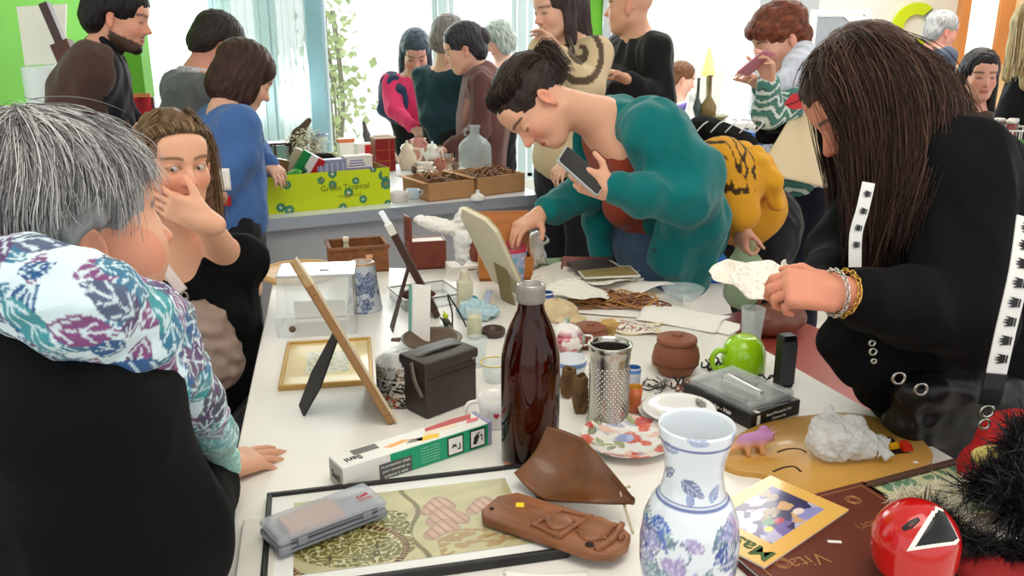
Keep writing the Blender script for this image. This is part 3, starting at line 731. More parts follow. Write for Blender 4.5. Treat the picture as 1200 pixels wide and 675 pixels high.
# ---- fair-haired woman seated with her hand over her mouth
def seated_woman():
    H = Human('fair-haired person in a black sleeveless top, hand over mouth, elbow on the table', at(205, 190, 2.08), look(140, -4), (0.03, 0, 1), 1.0, .0034, (228, 172, 140), brow=(120, 88, 62), eyes='open')
    H.gaze = V3(.55, .83, -.12)
    N = at(206, 288, 2.13); P = np.array((-.80, 2.17, .50)); rx = rightof(160)
    H.neck(N, .050, .062); H.torso(N, P, rx, .98, 0, 1, bust=1.)
    ls = N-rx*.165-np.array((0, 0, .055)); el = at(287, 336, 2.34); el[2] = max(el[2], .80); wr = at(240, 258, 1.965)
    H.S.chain([ls, el], [.050, .044], .03); H.S.chain([el, el*.6+wr*.4, wr], [.044, .044, .028], .02)
    fd = at(190, 226, 1.955)-at(240, 258, 1.985)
    H.hand(wr, unit(at(188, 236, 1.955)-wr), (.1, .95, .1), (.1, .1, 1), (.12, .2, .25, .3), .92, .07, .3, .8)
    rs = N+rx*.165-np.array((0, 0, .045)); re = at(170, 400, 2.05); rw = at(215, 470, 1.95)
    H.arm(rs, re, rw); H.hand(rw, (.6, -.2, -.3), (0, 0, -1), (0, -1, 0))
    T = Soft(.007); H.torso(N-np.array((0, 0, .018)), P, rx, 1.0, .012, 1.02, T, .05, bust=1.05)
    for q, e_ in ((-1, ls), (1, rs)): T.cap(N+rx*q*.05-V3(0, 0, .03), e_+V3(0, 0, .005), .050, .066, .03)
    T.ell(N+look(160)*.085-V3(0, 0, .0), (.052, .065, .075), None, .02, '-')
    H.garment('tank_top', T, BLACK(), .003, 4., 6)
    S = Soft(.010); f = look(160)
    for q in (-1, 1):
        a = P+rx*q*.09; k = a+f*.38; b = np.array((k[0], k[1], .06)); S.chain([a, k, b], [.09, .065, .05], .04)
        H.part('shoe', Soft(.009).ell(np.array((b[0], b[1], .04))+f*.07, (.05, .12, .04), basis(f, (0, 0, 1))).mesh(1), SHOE())
    H.garment('trousers', S, DARK(), .004)
    pal = [(110, 84, 60), (146, 116, 84), (86, 64, 46), (178, 150, 112), (128, 98, 70)]
    sl = [[H.L(p) for p in q] for q in ([(.05, .05, .088), (.084, .02, .04), (.094, -.005, -.05), (.092, -.02, -.15)], [(.03, .0, .125), (.086, -.03, .06), (.098, -.045, -.04), (.09, -.06, -.17)])]; sr = [[p*1 for p in q] for q in ([H.L((-.05, .05, .088)), H.L((-.086, .005, .04)), H.L((-.100, -.02, -.05)), H.L((-.110, -.03, -.20))], [H.L((-.03, .0, .125)), H.L((-.09, -.04, .06)), H.L((-.108, -.05, -.05)), H.L((-.118, -.05, -.20))])]
    gs = []
    for k in range(13):
        a = math.radians(-112+224*k/12); c, sn = math.cos(a), math.sin(a)
        hl = np.array((.070*sn, .060*c+.018, .052+.034*c))   # hairline
        gs.append([H.L(p) for p in (hl, hl+np.array((.012*sn, -.035, .020)), (.076*sn, -.055, .098-.03*abs(sn)), (.058*sn, -.112, .035), (.030*sn, -.128, -.02))])
    st = strands(gs, 2400, .0007, .003, 3, .5, 10, pal, .8)
    tail = [[H.L(p) for p in q] for q in ([(-.05, -.10, .03), (-.075, -.09, -.04), (-.090, -.05, -.11), (-.085, -.03, -.19)], [(-.02, -.125, .0), (-.05, -.12, -.07), (-.075, -.09, -.15), (-.08, -.07, -.23)], [(.02, -.12, .0), (.0, -.12, -.08), (-.04, -.10, -.16), (-.06, -.08, -.24)])]
    st = cat3(st, strands(sl, 500, .0008, .006, 13, .5, 10, pal, .7)); st = cat3(st, strands(sr, 700, .0008, .008, 14, .5, 10, pal, .7))
    st = cat3(st, strands(tail, 900, .0009, .010, 9, .4, 10, pal))
    H.hair([('+', (0, -.022, .046), (.081, .106, .083)), ('+', (0, -.085, -.03), (.07, .05, .09)), ('-', (0, .098, -.022), (.070, .062, .088), .012), ('c', (.070, -.018, .02), (.074, -.035, -.15), .030, .03), ('c', (-.070, -.022, .02), (-.078, -.045, -.17), .030, .032)],
           (104, 78, 56), .0045, 7, .3, ax=(45, 12, 30), extra=st)
    H.base = (P[0], P[1], 0); H.done()
seated_woman()

# ---- young woman in a teal cardigan leaning over the table
def teal_woman():
    up = unit((-.80, .0, .52)); fw = unit((-.44, -.30, -.84))
    H = Human('dark-haired person in a teal cardigan bending over the table and holding a phone', at(628, 122, 2.60), fw, up, 1.10, .0036, (226, 170, 140), brow=(44, 30, 24), lip=(196, 96, 90))
    N = at(706, 140, 2.66); P = at(786, 300, 2.98); rx = unit((-.30, -.2, -.02)+V3(.15, .9, 0)); rx = unit(V3(-.05, .98, -.05))
    H.neck(N, .050, .060); H.torso(N, P, rx, .98, -.005, 1, bust=1.)
    # far arm reaches down among the things, near arm bends up with the phone
    fs = at(712, 150, 2.80); fe = at(690, 222, 2.84); fwr = at(632, 252, 2.70)
    H.arm(fs, fe, fwr); H.hand(fwr, unit(at(606, 268, 2.64)-fwr), (-.1, -.1, -1), (-.4, -1, 0), (.35, .4, .45, .5), .95)
    ns = at(760, 158, 2.52); ne = at(802, 236, 2.44); nw = at(716, 222, 2.36)
    H.arm(ns, ne, nw); tips = H.hand(nw, unit((-.80, .0, .28)), (-.05, 1, .1), (.1, 0, 1), (.5, .6, .65, .7), .95, .04, .5)
    tee = Soft(.007); H.torso(N+unit(P-N)*.025, P, rx, 1.0, .006, 1.02, tee, .05, bust=1.05); H.garment('t_shirt', tee, cloth('rust_tee', (150, 62, 42)), .003, 4, 2)
    C = Soft(.0065); upv = unit(N-P); rxo = unit(rx-upv*(rx@upv)); fwd = np.cross(upv, rxo); R = np.array([rxo, fwd, upv])
    bk = -fwd
    C.ell(N-upv*.17+bk*.035, (.185, .10, .20), R, .05); C.ell(N-upv*.36+bk*.03, (.185, .115, .22), R, .05)
    C.cap(fs+bk*.02, ns+bk*.02, .075, .078, .05)
    C.chain([fs, fe, fwr+unit(fe-fwr)*.05], [.072, .062, .050], .03); C.chain([ns, ne], [.078, .072], .04); C.chain([ne, ne*.45+nw*.55, nw+unit(ne-nw)*.02], [.070, .056, .045], .03)
    C.chain([ns+bk*.02, at(812, 205, 2.52), at(822, 262, 2.62), at(812, 328, 2.66)], [.09, .085, .078, .055], .05)
    C.chain([at(800, 250, 2.56), at(786, 300, 2.6), at(792, 325, 2.62)], [.075, .06, .04], .04)
    C.chain([at(812, 215, 2.95), at(825, 270, 2.98), at(818, 318, 2.95)], [.09, .08, .05], .05)
    C.ell(at(806, 255, 2.80), (.09, .20, .15), None, .05)
    C.chain([at(688, 160, 2.78), at(684, 212, 2.83), at(702, 262, 2.88), at(706, 320, 2.88)], [.045, .042, .045, .035], .03)
    # open front: the tee shows between the two edges
    C.chain([at(692, 140, 2.53), at(706, 190, 2.53), at(722, 236, 2.56)], [.065, .062, .045], .02, '-')
    H.garment('cardigan', C, cloth('teal_knit', (0, 112, 112), bump=.35, bscale=300, sheen=.25, var=.12, vscale=14), .006, 4.5, 4)
    J = Soft(.009); hip = at(768, 292, 2.86); feet = H.legs(J, hip, rx, .0, (0, 0.02, 0)); J.ell(hip+V3(0, 0, .03), (.15, .17, .15), None, .05)
    H.garment('jeans', J, cloth('blue_jeans', (74, 98, 124), var=.2, vscale=10), .004); H.shoes(feet, (-1, -.1, 0), SHOE())
    for i, (x, y) in enumerate(((757, 258), (767, 293))):
        b = at(x, y, 2.50); H.part('button', xf(lathe([(.0001, 0), (.007, 0), (.008, .002), (.006, .0045), (.0001, .004)], 14), b, (math.pi/2, 0, 0)), mat('dark_button', (20, 60, 62), rough=.3))
    pal = [(48, 36, 32), (70, 54, 48), (34, 26, 24), (92, 74, 66)]
    gs = []
    for k in range(13):
        a = math.radians(-118+236*k/12); c, sn = math.cos(a), math.sin(a)
        hl = np.array((.071*sn, .060*c+.012, .056+.036*c))
        gs.append([H.L(p) for p in (hl, hl+np.array((.014*sn, -.02, .036)), (.080*sn, -.050, .110-.03*abs(sn)), (.066*sn, -.088, .070), (.03*sn, -.116, .02))])
    st = strands(gs, 1500, .0011, .0045, 6, .5, 10, pal, .75)
    # loose bun at the back
    bun = [[H.L(np.array((0, -.098, .016))+np.array((math.cos(a)*.054, -.012+.018*math.sin(2*a)+q*.012, math.sin(a)*.045))) for a in np.linspace(0, 6.2, 9)] for q in (-2.4, -1, .4, 2)]
    st = cat3(st, strands(bun, 500, .0012, .010, 4, .6, 10, pal, .6))
    fly = [[H.L(p) for p in q] for q in ([(.06, .05, .05), (.085, .045, -.0), (.082, .06, -.05)], [(.072, .02, .04), (.09, .01, -.02), (.086, .015, -.07)])]
    st = cat3(st, strands(fly, 30, .0007, .006, 2, .3, 8, pal))
    H.hair([('+', (0, -.020, .048), (.082, .106, .086)), ('+', (0, -.094, .015), (.064, .042, .056)), ('-', (0, .098, -.018), (.072, .062, .090), .012), ('-', (.085, .002, -.025), (.03, .036, .045), .008), ('-', (-.085, .002, -.025), (.03, .036, .045), .008)],
           (46, 35, 31), .0045, 5, .3, ax=(45, 14, 30), extra=st)
    H.base = (P[0], P[1], 0); H.done()
    # the phone in her near hand
    a = at(664, 184, 2.34); b = at(700, 216, 2.34); d = unit(b-a); z = unit(V3(.62, -.60, .5)-d*(V3(.62, -.60, .5)@d)); x = np.cross(d, z); o = (a+b)/2
    t = thing('phone', 'dark phone held by the teal-cardigan person over the table', 'phone', o); fr = frame(o*0, x, d, z)
    sl = lambda w_, l_, h_, z_, r_: fr(xf(prism([(sx*(w_/2-r_)+r_*math.cos(q), sy*(l_/2-r_)+r_*math.sin(q)) for sx, sy, q0 in ((1, 1, 0), (-1, 1, 90), (-1, -1, 180), (1, -1, 270)) for q in np.radians(q0+np.linspace(0, 90, 6))], h_, min(.0015, h_*.3)), (0, 0, z_)))
    add('phone_case', sl(.074, .150, .008, -.006, .010), mat('phone_silver', (196, 198, 202), rough=.25, metal=.5), t, flat_angle=40)
    add('screen', sl(.068, .143, .0012, .002, .007), mat('phone_black', (12, 12, 15), rough=.08, coat=.5), t, flat_angle=40)
teal_woman()

# ---- long-haired woman in black on the far side of the table edge
def black_woman():
    up = unit((-.60, .06, .78)); fw = unit((-.74, -.10, -.66))
    H = Human('long-haired person in black with a crown-patterned bag strap holding lacy paper', at(1012, 118, 1.73), fw, up, 1.07, .0036, (212, 140, 112), brow=(50, 34, 28), lip=(170, 80, 76))
    N = at(1082, 190, 1.74); P = np.array((.98, 1.80, .92)); rx = unit(V3(-.2, .97, 0))
    H.neck(N, .052, .062); H.torso(N, P, rx, 1.0, 0, 1, bust=1.)
    ns = N-0*rx+V3(.015, -.16, -.045); ne = at(1128, 372, 1.42); nw = at(984, 343, 1.33)
    ns = at(1120, 205, 1.56)
    H.arm(ns, ne, nw, (.05, .042, .038, .027)); H.hand(nw, unit(at(935, 338, 1.335)-nw), (-.10, .65, -.75), (-.2, .6, .75), (.75, .85, .95, 1.0), .92, .02, .8, .75)
    fs = at(1030, 215, 1.86); fe = at(985, 290, 1.80); fwr = at(962, 345, 1.55)
    H.arm(fs, fe, fwr); H.hand(fwr, unit(at(918, 348, 1.46)-fwr), (.1, -.3, .9), (0, -.6, .6), (.5, .6, .6, .7), .92)
    T = Soft(.0065); H.torso(N-V3(0, 0, .02), P, rx, 1.05, .022, 1.08, T, .06, bust=1.1)
    T.chain([fs, ns], [.085, .095], .05)
    T.chain([ns, ne], [.092, .080], .05); cuff = nw+unit(ne-nw)*.058; T.chain([ne, ne*.4+cuff*.6, cuff], [.080, .062, .050], .03)
    T.chain([fs, fe, fwr+unit(fe-fwr)*.02], [.085, .062, .044], .03)
    T.ell(at(1120, 290, 1.72), (.17, .17, .25), None, .08)
    # loose front panel hanging below the forearm
    T.chain([at(1040, 350, 1.52), at(1010, 420, 1.52), at(1016, 452, 1.54)], [.05, .044, .030], .04); T.chain([at(1000, 350, 1.5), at(983, 400, 1.5), at(1000, 440, 1.5)], [.028, .03, .02], .03)
    T.ell(at(1075, 420, 1.60), (.13, .12, .14), None, .06); T.ell(at(1150, 400, 1.66), (.14, .14, .20), None, .06)
    H.garment('cardigan', T, BLACK(), .006, 3.5, 9)
    J = Soft(.009); hip = np.array((1.02, 1.74, .90)); feet = H.legs(J, hip, rx, .008, (0, .03, 0)); J.ell(hip, (.16, .19, .16), None, .05)
    H.garment('jeans', J, cloth('dark_blue_jeans', (34, 46, 88), var=.15), .004); H.shoes(feet, (-1, -.1, 0), SHOE())
    pal = [(58, 38, 30), (72, 48, 38), (48, 32, 26), (98, 70, 56), (54, 35, 28), (50, 32, 26)]
    W = lambda *q: [at(k[0]+8, k[1]+(10 if k[1] < 60 else 0), k[2]) for k in q]
    near = [W((960, 66, 1.66), (952, 88, 1.62), (962, 112, 1.60), (985, 150, 1.585), (994, 220, 1.56), (1003, 285, 1.56)),
            W((975, 45, 1.68), (985, 80, 1.60), (1003, 130, 1.57), (1008, 200, 1.55), (1010, 270, 1.55), (1008, 330, 1.555)),
            W((990, 35, 1.70), (1020, 80, 1.59), (1034, 140, 1.555), (1035, 210, 1.53), (1030, 270, 1.53), (1024, 300, 1.54)),
            W((1005, 30, 1.72), (1050, 75, 1.60), (1070, 130, 1.56), (1066, 190, 1.53), (1052, 240, 1.51), (1042, 285, 1.515)),
            W((1015, 30, 1.76), (1070, 70, 1.66), (1098, 115, 1.60), (1098, 165, 1.55), (1078, 220, 1.50), (1062, 262, 1.495)),
            W((1020, 32, 1.82), (1080, 66, 1.80), (1116, 108, 1.76), (1128, 140, 1.70), (1112, 175, 1.60), (1090, 205, 1.53))]
    st = strands(near, 4600, .0008, .0095, 3, .45, 14, pal, .72, wave=1.1)
    far = [W((972, 45, 1.78), (950, 80, 1.84), (945, 100, 1.84), (952, 150, 1.85), (968, 215, 1.85), (975, 290, 1.84)), W((978, 50, 1.82), (975, 100, 1.88), (980, 160, 1.89), (985, 220, 1.87), (990, 280, 1.84))]
    st = cat3(st, strands(far, 520, .0012, .009, 5, .45, 10, pal, .75))
    S = Soft(.0052)
    st = cat3(st, strands([W((1000, 34, 1.74), (964, 50, 1.69), (942, 82, 1.67), (934, 112, 1.67)), W((1000, 34, 1.70), (975, 48, 1.66), (962, 75, 1.645), (956, 100, 1.645)), W((1005, 32, 1.72), (990, 60, 1.62), (985, 100, 1.60), (985, 130, 1.59))], 1100, .0010, .008, 12, .5, 10, pal, .7))
    H.hair([('+', (0, -.018, .048), (.086, .108, .088)), ('+', (0, -.075, -.02), (.080, .058, .085)), ('-', (0, .100, -.028), (.074, .062, .085), .012)], (66, 43, 34), .0050, 6, .3, ax=(45, 14, 14), extra=st)
    S = Soft(.006)
    S.chain(W((1040, 95, 1.72), (1050, 140, 1.68), (1040, 200, 1.63), (1026, 250, 1.61)), [.045, .045, .040, .022], .03)
    S.chain(W((1068, 112, 1.76), (1080, 155, 1.70), (1066, 210, 1.60)), [.035, .042, .022], .03)
    S.chain(W((1012, 110, 1.63), (1012, 180, 1.61), (1012, 250, 1.60)), [.024, .026, .016], .03)
    V, F = S.mesh(2); n = noise3(V*np.array((40, 40, 6)), 1., 3); H.part('hair', (V, F, np.clip(np.asarray(lin((46, 29, 23)))*(1+.35*n)[:, None], .004, 1)), mat('hair'))
    # bracelets
    def links(c, ax, r, n, lr, key, rgb):
        R = basis(ax, (.1, .2, 1)); P_ = []
        for k in range(n):
            a = 6.283*k/n; p = c+(R[0]*math.cos(a)+R[2]*math.sin(a))*r; tg = -R[0]*math.sin(a)+R[2]*math.cos(a); nn = unit(p-c); v = nn if k % 2 else unit(ax)
            P_.append(tube([p+tg*lr*1.25*math.cos(q)+v*lr*.8*math.sin(q) for q in np.linspace(0, 6.283, 9)[:-1]], .0013, 5, closed=True))
        return join(*P_)
    ax = unit(ne-nw)
    H.part('bracelet', links(nw+ax*.006, ax, .037, 26, .0055, '', 0), mat('gold', (212, 170, 84), rough=.25, metal=1.), 'gold chain bracelet')
    H.part('bracelet', links(nw-ax*.012+V3(0, 0, -.002), unit(ax+V3(.3, 0, .2)), .037, 30, .0045, '', 0), mat('steel_link', (200, 198, 192), rough=.2, metal=1.), 'silver chain bracelet')
    H.base = (P[0], P[1], 0); H.done()
black_woman()
# ---- the other shoppers: torso, arms and legs follow from a few joints
def shopper(label, hp, Y, yaw, pitch, top, arms, hair, byaw=None, neck=None, pel=None, lean=(0, 0), h=.009, skin=(222, 168, 140), bottom=(26, 27, 32), w=1., sc=1.04,
            topname='sweater', bust=0., seated=False, extra=None, eyes='far', folds=.006, hands=True, lower=None, brow=(60, 45, 38), topmat=None, sl=None):
    byaw = yaw if byaw is None else byaw
    H = Human(label, at(hp[0], hp[1], Y), look(yaw, pitch), (0, 0, 1), sc, h, skin, brow=brow, eyes=eyes)
    rx = rightof(byaw); f = look(byaw)
    N = at(*neck) if neck else H.c+V3(0, 0, -.185)-f*.03
    P = np.array((N[0]+lean[0], N[1]+lean[1], .93 if not seated else .50)) if pel is None else at(*pel)
    H.neck(N, .052, .06); H.torso(N, P, rx, w, -.006, 1, bust=bust)
    m = topmat or cloth('knit_%02x%02x%02x' % top, top)
    T = Soft(h); H.torso(N-V3(0, 0, .02), P, rx, w, .018, 1.05, T, .06, bust=bust*1.02)
    for q, (el, wr) in zip((1, -1), arms):
        sh = N+rx*q*.165*w-V3(0, 0, .055); el = at(*el) if el is not None else sh+V3(0, 0, -.27)+rx*q*.05; wr = at(*wr) if wr is not None else el+f*.2+V3(0, 0, -.1)
        H.arm(sh, el, wr)
        if hands is True or (hands and hands[0 if q == 1 else 1]): H.hand(wr, unit(wr-el), np.cross(unit(wr-el), rx) if abs(unit(wr-el)@rx) < .9 else (0, 0, -1), (0, 0, 1), (.4, .45, .5, .55), .95)
        T.chain([sh, el], [.072, .060], .045); T.chain([el, wr+unit(el-wr)*(.02 if sl is None else sl)], [.058, .042], .03)
    H.N, H.P, H.rx, H.f, H.T = N, P, rx, f, T
    if lower: lower(H, T)
    H.garment(topname, T, m, folds, 4, len(label) % 17)
    J = Soft(h*1.2)
    if seated:
        feet = []
        for q in (-1, 1):
            a = P+rx*q*.09; k = a+f*.36; b = np.array((k[0], k[1], .06)); J.chain([a, k, b], [.092, .065, .05], .04); feet.append(b)
    else: feet = H.legs(J, P, rx); J.ell(P+V3(0, 0, -.06), (.148, .118, .12), np.array([rx, f, (0, 0, 1)]), .05)
    H.garment('trousers', J, cloth('trousers_%02x%02x%02x' % bottom, bottom), .005, 4, 3)
    H.shoes(feet, f, SHOE())
    if hair: hair(H)
    if extra: extra(H)
    H.base = (P[0], P[1], 0)
    return H.done()
def short_hair(col, full=0.):
    def g(H):
        pr = [list(p) for p in SHORT]; pr[0] = ('+', (0, -.018-full*.3, .050+full*.3), (.083+full, .106+full, .086+full)); pr[1] = ('+', (0, -.066-full, -.012), (.074+full, .054+full, .075))
        H.hair([tuple(p) for p in pr], col, .006, 4, .35, ax=(40, 40, 9))
    return g
def bob_hair(col, low=-.08, full=.006):
    return lambda H: H.hair([('+', (0, -.018, .048), (.084+full, .108+full, .088+full)), ('+', (0, -.050, low*.45), (.090+full, .075+full, .095)), ('+', (.070, .0, low*.5), (.026, .055, .085)), ('+', (-.070, .0, low*.5), (.026, .055, .085)),
                              ('-', (0, .104, -.045), (.066, .075, .095), .012)], col, .006, 6, .35, ax=(45, 45, 8))
def long_hair(col, L=.30):
    return lambda H: H.hair([('+', (0, -.018, .048), (.086, .108, .088)), ('c', (0, -.07, .0), (0, -.085, -L), .085, .06), ('c', (.062, -.02, .02), (.075, .005, -L*.9), .034, .026), ('c', (-.062, -.02, .02), (-.075, .005, -L*.9), .034, .026),
                              ('-', (0, .104, -.035), (.062, .075, .095), .012)], col, .006, 6, .35, ax=(45, 45, 6))
# turtleneck man
def beard(H): H.stubble = (40, 32, 30); H.hair([('+', (0, .066, -.099), (.030, .027, .022))], (30, 24, 22), .006, 3, name='beard', lumps=.002)
def turtle_extra(H):
    beard(H); S = Soft(.008); S.cap(H.L((0, -.030, -.10)), H.N, .062, .068, .02); H.garment('turtleneck_collar', S, cloth('black_rib', (20, 20, 26)), .003, 6)
    S = Soft(.009); sh = H.N+H.rx*.17-V3(0, 0, .055); el = at(92, 140, 3.24); wr = at(148, 148, 3.36)
    S.chain([H.N+H.rx*.06-V3(0, 0, .05)-H.f*.05, sh-H.f*.02, el], [.066, .084, .076], .05); S.chain([el, wr-unit(wr-el)*.03], [.07, .05], .03); S.ell(H.N*.6+H.P*.4-H.f*.055+H.rx*.06, (.15, .12, .22), np.array([H.rx, H.f, (0, 0, 1)]), .06)
    H.garment('jacket', S, cloth('brown_jacket', (74, 54, 46)), .006, 4, 5)
shopper('bearded person in a black turtleneck and brown jacket beside the green wall', (141, 20), 3.4, 82, -14, (22, 22, 30), [((92, 140, 3.24), (148, 148, 3.36)), ((140, 130, 3.6), (165, 150, 3.6))], short_hair((26, 23, 24), .010), byaw=70, neck=(118, 60, 3.4), pel=(110, 240, 3.36), extra=turtle_extra, skin=(220, 160, 132), h=.0075, bust=0)
# grey sweater man bending over the far table's end
def collar(H):
    S = Soft(.007); R = np.array([H.rx, H.f, (0, 0, 1)])
    P_ = [H.N+V3(0, 0, .012)+(R[0]*math.cos(a)+R[1]*math.sin(a))*.066+V3(0, 0, -.012*math.sin(a)) for a in np.linspace(0, 6.283, 14)]
    S.chain(P_, .017, .01); H.garment('shirt_collar', S, mat('checked_collar', (205, 205, 208), rough=.8, var=.5, vscale=90), .0)
shopper('dark-haired person in a grey sweater with a checked collar, turned away near the window', (256, 54), 3.95, 48, -34, (108, 112, 112), [((262, 150, 3.9), (300, 175, 4.1)), ((215, 160, 4.2), (250, 190, 4.4))], short_hair((44, 36, 32), .006), byaw=40, neck=(231, 88, 3.86), pel=(205, 245, 3.72), extra=collar, skin=(214, 150, 128), h=.0075)
# bob-haired woman in blue
def blue_extra(H):
    pass
shopper('bob-haired person in a blue sweater reaching down beside the far table', (287, 92), 3.42, 62, -30, (70, 106, 162), [((285, 182, 3.20), (264, 222, 3.12)), ((300, 180, 3.65), (314, 192, 3.58))], bob_hair((58, 36, 30)), byaw=55, neck=(266, 128, 3.36), pel=(268, 262, 3.26), extra=blue_extra, h=.0075, skin=(226, 176, 150), sl=.0, w=.95)
# far group in front of the window
def vest(H):
    S = Soft(.009); H.torso(H.N-V3(0, 0, .04), H.P, H.rx, 1.0, .03, 1.05, S, .06)
    S.ell(H.N*.5+H.P*.5+H.f*.17, (.055, .12, .5), np.array([H.rx, H.f, (0, 0, 1)]), .02, '-')
    for q in (-1, 1): S.cap(H.N+H.rx*q*.165-V3(0, 0, .055), H.N+H.rx*q*.20-V3(0, 0, .23), .08, .07, .04)
    H.garment('vest', S, cloth('navy_vest', (50, 66, 98)), .006)
shopper('person in a navy vest over a pink top, head bent, by the window', (487, 62), 6.25, 172, -30, (226, 62, 112), [((462, 128, 6.15), (485, 150, 6.0)), ((505, 125, 6.2), (500, 150, 6.0))], long_hair((58, 70, 84), .16), neck=(485, 88, 6.3), sc=1.22, w=1.05, extra=vest, h=.010, skin=(214, 160, 146))
shopper('grey-brown-haired person in a dark teal coat with back to the room', (527, 50), 5.85, 25, -20, (30, 56, 66), [((545, 140, 5.8), (540, 168, 5.9)), ((503, 140, 5.75), (512, 168, 5.8))], short_hair((120, 112, 110), .012), neck=(521, 80, 5.85), sc=1.18, w=1.05, h=.010, topname='coat', skin=(226, 176, 158))
def shawl(H):
    S = Soft(.010); N, P, f, rx = H.N, H.P, H.f, H.rx; R = np.array([rx, f, (0, 0, 1)])
    S.ell(N-V3(0, 0, .28)-f*.02, (.235, .165, .36), R, .06); S.ell(N-V3(0, 0, .62), (.22, .16, .28), R, .06); S.cap(N+rx*.12-V3(0, 0, .03), N-rx*.12-V3(0, 0, .03), .075, .075, .06)
    VF = S.mesh(2); V, F = wrinkle(VF, .014, 3.2, 6, (1, 1, .35)); base = np.asarray(lin((104, 66, 62))); n = noise3(V*np.array((1, 1, .25)), 5, 4)[:, None]
    T = base*(1+.35*n)+np.clip(n-.5, 0, 1)*np.asarray(lin((210, 150, 140)))*.6
    H.part('shawl', (V, F, np.clip(T, .01, 1)), cloth('shawl_wool', (104, 66, 62), attr=True))
def bunned(H):
    short_hair((50, 48, 54), .004)(H); H.hair([('+', (0, -.118, .03), (.045, .04, .05))], (58, 52, 54), .007, name='hair_bun')
shopper('person wrapped in a brown shawl, face in profile, behind the glass demijohn', (543, 58), 5.35, 268, -18, (96, 62, 60), [((560, 140, 5.3), (540, 165, 5.3)), (None, None)], bunned, neck=(563, 86, 5.38), sc=1.16, w=1.1, extra=shawl, h=.010, skin=(226, 172, 150), bottom=(150, 100, 110))
def grey_long(H): bob_hair((158, 168, 162), -.06, .010)(H)
shopper('silver-haired person looking down behind the shawled one', (584, 47), 6.7, 245, -26, (150, 156, 158), [(None, None), (None, None)], grey_long, h=.010, skin=(228, 180, 160))
# beige jumper with brown swirl, hand to cheek
def swirl(H):
    S = Soft(.0085); N, P, f, rx = H.N, H.P, H.f, H.rx; o = N+rx*0-V3(0, 0, .12)
    V, F = H.T.mesh(2); V, F = wrinkle((V, F), .006, 4, 2, (1, 1, .5)); T = np.tile(np.asarray(lin((212, 188, 150))), (len(V), 1)); c = at(682, 58, 3.65); dk = np.asarray(lin((92, 72, 56)))
    d = np.hypot(V[:, 0]-c[0], (V[:, 2]-c[2])*.8); a = np.arctan2(V[:, 2]-c[2], V[:, 0]-c[0]); ring = (np.sin(d*95+a*1.0) > .35) & (d < .135) & (V[:, 1] < H.c[1]+.1)
    T[ring] = dk; H.part('jumper', (V, F, T), cloth('beige_knit', (212, 188, 150), attr=True, bump=.35))
def beige():
    H = None
    def ex(H): 
        H.parts = [p for p in H.parts if p[0] != 'jumper_base']; swirl(H)
        n = spline([at(664, 40, 3.78), at(672, 62, 3.62), at(660, 90, 3.66)], 14); H.part('strap', tube(n, .008, 8), mat('dark_strap', (60, 44, 40), rough=.6))
    def hair(H): long_hair((62, 50, 50), .14)(H)
    shopper('person in a beige jumper with a brown swirl, hand raised to the cheek', (652, 10), 3.85, 238, -14, (212, 188, 150), [((690, 160, 3.9), (664, 190, 3.7)), ((690, 105, 3.62), (654, 62, 3.62))], hair, byaw=225, neck=(668, 46, 3.9), extra=ex, h=.0075, topname='jumper_base', skin=(226, 176, 150), w=.95)
beige()
# bald man, arms crossed
shopper('bald person in a black jumper with folded arms by the white wall', (737, 8), 4.2, 288, -2, (30, 30, 32), [((722, 112, 3.98), (756, 112, 3.96)), ((776, 118, 4.02), (736, 94, 3.92))], None, byaw=250, neck=(748, 42, 4.22), h=.0085, skin=(228, 172, 144), w=1.05, topname='jumper', hands=(0, 1))
# girl with a ponytail at the far stall
def pony(H): 
    short_hair((110, 74, 52), .0)(H); H.hair([('c', (0, -.11, .03), (0, -.19, -.08), .038, .02)], (104, 70, 50), .007, name='ponytail')
shopper('brown-haired person with a ponytail in a white top at the far stall', (799, 93), 7.0, 85, -15, (244, 240, 240), [(None, None), (None, None)], pony, seated=True, pel=(800, 195, 7.0), h=.010, skin=(228, 180, 160))
# redhead with the phone
def zigzag(H):
    V, F = H.T.mesh(2); V, F = wrinkle((V, F), .006, 4, 2); w_ = np.sin(V[:, 2]*140+2.5*np.sin(V[:, 0]*60+V[:, 1]*60)); n = noise3(V, 8, 2)
    T = np.where((w_ > .1)[:, None], np.asarray(lin((78, 132, 122))), np.where((w_ > -.45)[:, None], np.asarray(lin((52, 84, 84))), np.asarray(lin((214, 230, 222)))))
    H.part('jacket', (V, F, T), cloth('zigzag_jacket', (80, 130, 122), attr=True)); H.parts = [p for p in H.parts if p[0] != 'jacket_base']
    S = Soft(.007); c = H.N; P_ = [at(942, 62, 3.62), at(934, 80, 3.54), at(922, 96, 3.52), at(912, 120, 3.55)]; S.chain(P_, [.05, .055, .045, .025], .03); S.chain([at(944, 62, 3.80), at(925, 78, 3.76), at(914, 92, 3.66)], [.045, .045, .035], .03)
    VF = S.mesh(2); V, F = wrinkle(VF, .007, 8, 5); T = np.asarray(lin((214, 218, 232)))*(1+.16*noise3(V, 25, 3))[:, None]; H.part('scarf', (V, F, np.clip(T, 0, 1)), cloth('pale_scarf', (214, 218, 232), attr=True))
def fringe(H):
    H.hair([('+', (0, -.014, .054), (.090, .112, .086)), ('+', (0, -.062, -.008), (.080, .058, .072)), ('+', (0, .078, .062), (.068, .030, .034)), ('-', (0, .104, -.034), (.066, .070, .080), .012), ('-', (.09, -.002, -.03), (.03, .034, .045), .008), ('-', (-.09, -.002, -.03), (.03, .034, .045), .008)], (110, 58, 40), .0055, 4, .4, ax=(45, 20, 20), lumps=.004)
